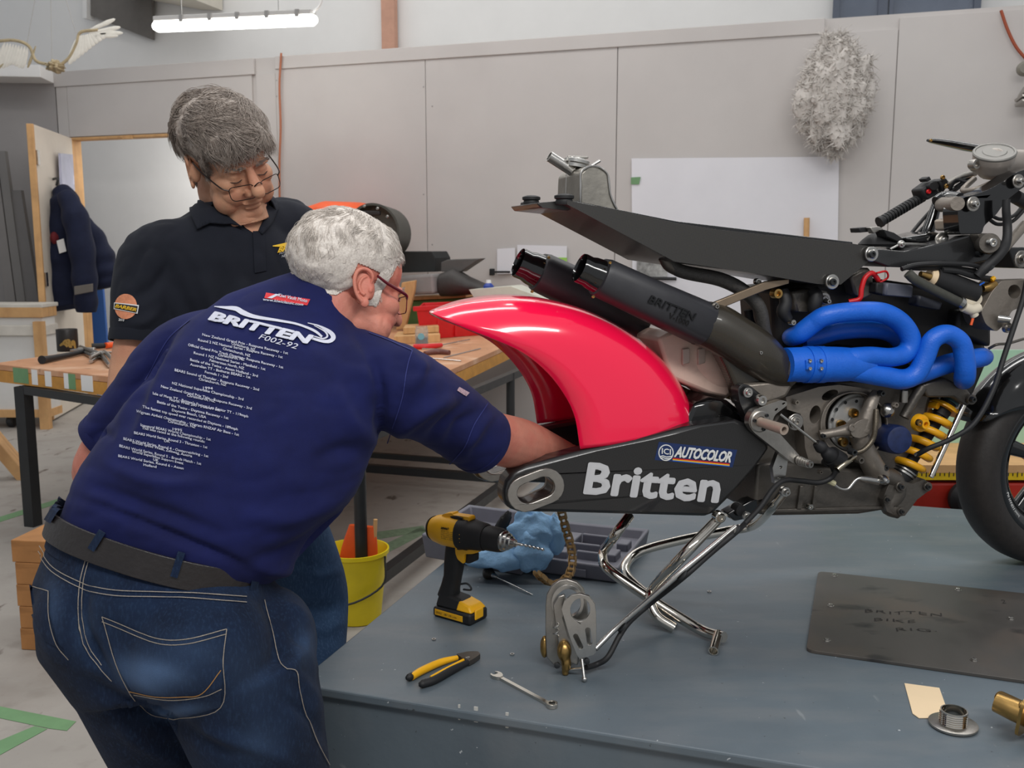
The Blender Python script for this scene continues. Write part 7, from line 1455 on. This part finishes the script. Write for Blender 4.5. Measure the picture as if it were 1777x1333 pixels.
obj('body', crumple(at_y(97, 116, YB), RT, Vector((0, 1, 0)), EZ, 15 * kb, .1, 10 * kb, .4, 2, 24, 16), M_bone, BD)
for i in range(9): feather((8 + 5 * i, 74 + i), (-6 + 5.5 * i, 116 + 3 * math.sin(i)), .022, BD)
for i in range(12): feather((136 + 3 * i, 62 - .5 * i), (120 + 7 * i, 112 - 5.2 * i), .026, BD)
for a, b in (((150, 55), (200, 33)), ((155, 58), (209, 47)), ((158, 60), (213, 57)), ((150, 62), (205, 62))): feather(a, b, .018, BD)
for a, b in (((62, 80), (48, 118)), ((10, 108), (-8, 122))): feather(a, b, .012, BD, M_bone)
for a, b in (((46, 80), (62, -8)), ((90, 108), (88, -8)), ((132, 58), (112, -8))): obj('string', tube([at_y(*a, YB), at_y(*b, YB)], .002, 6), mat('string_grey', (170, 166, 162), .7, var=0), BD)
# jacket and sheet on the door, boards, cabinet
def dpl(u, v, off): return at_plane(u, v, HG + dn * (.02 + off), dn)
dk = px(dpl(140, 430, 0))
M_jkt = cloth('jacket_navy', (22, 27, 48), (30, 36, 60)); JK = thing('jacket', 'navy padded jacket hanging on the open door', 'jacket', dpl(130, 545, .1))
def jt(name, pts, m=None): P = [at_y(u, v, Y_) for u, v, Y_, r in pts]; q = cat([(*p, r) for p, (*_, r) in zip(P, pts)], 6); rr_ = [x[3] * (1 + .07 * math.sin(i * 1.25)) for i, x in enumerate(q)]; obj(name, remesh([tube([Vector(x[:3]) for x in q], rr_, 22)], .014, 2), m or M_jkt, JK)
YJ = dpl(130, 430, .15).y
jt('body', [(100, 325, YJ, .05), (112, 345, YJ, .11), (112, 400, YJ, .15), (112, 460, YJ, .17), (113, 520, YJ, .17), (116, 538, YJ, .13)])
jt('sleeve', [(112, 335, YJ - .15, .06), (130, 375, YJ - .2, .10), (143, 440, YJ - .22, .10), (148, 500, YJ - .22, .095), (150, 542, YJ - .22, .085)]); jt('quilted_side', [(135, 375, YJ, .06), (158, 410, YJ, .10), (172, 450, YJ, .13), (180, 480, YJ, .12), (186, 500, YJ, .09)])
obj('stripe', prism([at_y(130, 497, YJ - .345), at_y(162, 492, YJ - .345), at_y(162, 506, YJ - .345), at_y(131, 512, YJ - .345)], Vector((0, -.02, 0))), mat('stripe_grey', (104, 98, 92), .7, var=.05), JK, smooth=False, bevel=.004)
obj('care_tag', prism([at_y(98, 418, YJ - .2), at_y(110, 414, YJ - .2), at_y(115, 436, YJ - .2), at_y(103, 440, YJ - .2)], Vector((0, .006, 0))), M_white, JK, smooth=False); obj('lining', ball(at_y(97, 413, YJ - .12), .04, .06, .06, su=12, sv=8), mat('lining_red', (110, 26, 34), .8, var=0), JK)
obj('hook', tube([at_y(88, 312, YJ + .08), at_y(100, 310, YJ - .05), at_y(98, 322, YJ - .06)], .01, 8, 3), M_black, JK)
lay('clipboard_sheet', 'pale glossy sheet hanging above the jacket on the door', 'sheet', prism([dpl(101, 266, .03), dpl(122, 268, .03), dpl(126, 330, .03), dpl(104, 330, .03)], dn * .02), mat('sheet_lilac', (190, 192, 214), .25, var=.1, scale=5), smooth=False)
lay('blue_board', 'blue board standing behind the jacket in the doorway', 'board', prism([at_y(158, 500, W0.y + .35), at_y(178, 500, W0.y + .35), at_y(186, 600, W0.y + .35), at_y(190, 690, W0.y + .35), at_y(158, 690, W0.y + .35)], Vector((0, .04, 0))), mat('board_blue', (48, 92, 160), .6, var=.1, scale=4), smooth=False)
for i, (u0, u1, t0, c) in enumerate(((-14, 4, 250, (128, 124, 122)), (6, 22, 262, (120, 117, 115)), (26, 50, 330, (112, 109, 108)))):
    Yp = PL.y - .25; b0, b1 = at_y(u0 + 22, 545, Yp - .25), at_y(u1 + 22, 545, Yp - .25); t0_, t1_ = at_y(u0 - 12, t0, Yp), at_y(u1 - 14, t0, Yp)
    for q in (b0, b1): q.z = .0
    b0.y = b1.y = Yp - .12
    o = lay('leaning_board', ('left', 'middle', 'right')[i] + 'most grey board leaning against the left wall', 'board', prism([b0, b1, t1_, t0_], Vector((0, .05, 0))), mat('board_grey_%d' % i, c, .7, var=.06, scale=4), 'boards leaning on the left wall', smooth=False)
ca = at_z(96, 735, 0); ca.y = min(ca.y, PL.y - 1.2); CB = thing('cabinet', 'white cabinet with wooden trim on castors at the left edge', 'cabinet', ca)
k = px(ca); xr = ca.x; Wc = 1.2; hz = at_y(80, 535, ca.y).z
xr = at_y(80, 640, ca.y).x
obj('body', boxo((xr - Wc / 2, ca.y + .1, hz / 2 + .06), RT, Vector((0, 1, 0)), EZ, Wc, .2, hz - .16), mat('cabinet_white', (218, 216, 212), .6, var=.04, scale=4), CB, smooth=False, bevel=.005)
for z, m_ in ((hz - .03, M_pine), (hz - .17, mat('worn_white_wood', (206, 200, 190), .6, var=.1, scale=8))): obj('trim_rail', boxo((xr - Wc / 2, ca.y + .09, z), RT, Vector((0, 1, 0)), EZ, Wc + .03, .24, .08), m_, CB, smooth=False, bevel=.005)
obj('top', boxo((xr - Wc / 2, ca.y + .1, hz + .02), RT, Vector((0, 1, 0)), EZ, Wc + .04, .26, .03), MATS['worn_white_wood'], CB, smooth=False, bevel=.005)
obj('base_rail', boxo((xr - Wc / 2, ca.y + .09, .12), RT, Vector((0, 1, 0)), EZ, Wc + .02, .22, .06), M_pine, CB, smooth=False); obj('corner_post', boxo((xr - .02, ca.y - .02, hz / 2 - .05), RT, Vector((0, 1, 0)), EZ, .07, .06, hz - .1), M_pine, CB, smooth=False)
obj('castor', lathe((xr - .35, ca.y + .05, .05), RT, [(0, .04), (.01, .05), (.04, .05), (.05, .04)], 20), M_rub, CB)
lay('wood_prop', 'slanting wooden prop on the floor at the left edge', 'wood', boxo(at_z(8, 808, .08) + EZ * .1, (RT * .6 - EZ * .8).normalized(), Vector((0, 1, 0)), (RT * .8 + EZ * .6).normalized(), .5, .1, .07), M_pine, smooth=False, bevel=.004)
# red trolley with yellow rule and pale green sheet behind the bike
YT = 3.55
def tp_(u, v, Y=YT): return at_y(u, v, Y)
TRL = thing('red_trolley', 'low red trolley with yellow measuring edge behind the front wheel', 'trolley', Vector((tp_(1700, 860).x, YT, 0)))
x0, x1 = tp_(1480, 860).x, tp_(1950, 860).x; zt0 = tp_(1650, 838).z
obj('body', boxo(((x0 + x1) / 2, YT + .25, zt0 / 2 + .03), RT, Vector((0, 1, 0)), EZ, x1 - x0, .5, zt0 - .06), mat('trolley_red', (190, 44, 28), .5, var=.1), TRL, smooth=False, bevel=.01)
zy = tp_(1650, 824).z; obj('yellow_rule', boxo(((x0 + x1) / 2, YT - .012, zy), RT, Vector((0, 1, 0)), EZ, x1 - x0, .012, .032), mat('rule_yellow', (226, 190, 24), .5, var=.1, scale=40), TRL, smooth=False)
obj('ledge', boxo(((x0 + x1) / 2, YT + .24, tp_(1650, 812).z), RT, Vector((0, 1, 0)), EZ, x1 - x0, .52, .03), M_pine, TRL, smooth=False)
for k in range(60): 
    xx = x0 + (x1 - x0) * (k + .5) / 60; obj('rule_mark', boxo((xx, YT - .0195, zy + .006), RT, Vector((0, 1, 0)), EZ, .003, .002, .012 if k % 5 else .02), M_ink, TRL, smooth=False)
obj('tyre_stop', lathe(tp_(1672, 862) - Vector((0, .02, 0)), Vector((0, -1, 0)), [(0, .07), (.02, .07), (.04, .05)], 24), M_rub, TRL)
lay('green_sheet', 'pale green glassy sheet standing on the red trolley', 'sheet', boxo(((x0 + x1) / 2, YT + .4, (tp_(1650, 640).z + zy) / 2 + .03), RT, Vector((0, 1, 0)), EZ, x1 - x0, .02, tp_(1650, 640).z - zy - .005), mat('sheet_green', (166, 206, 180), .3, var=.06, scale=4), smooth=False)
bpy.context.view_layer.update()
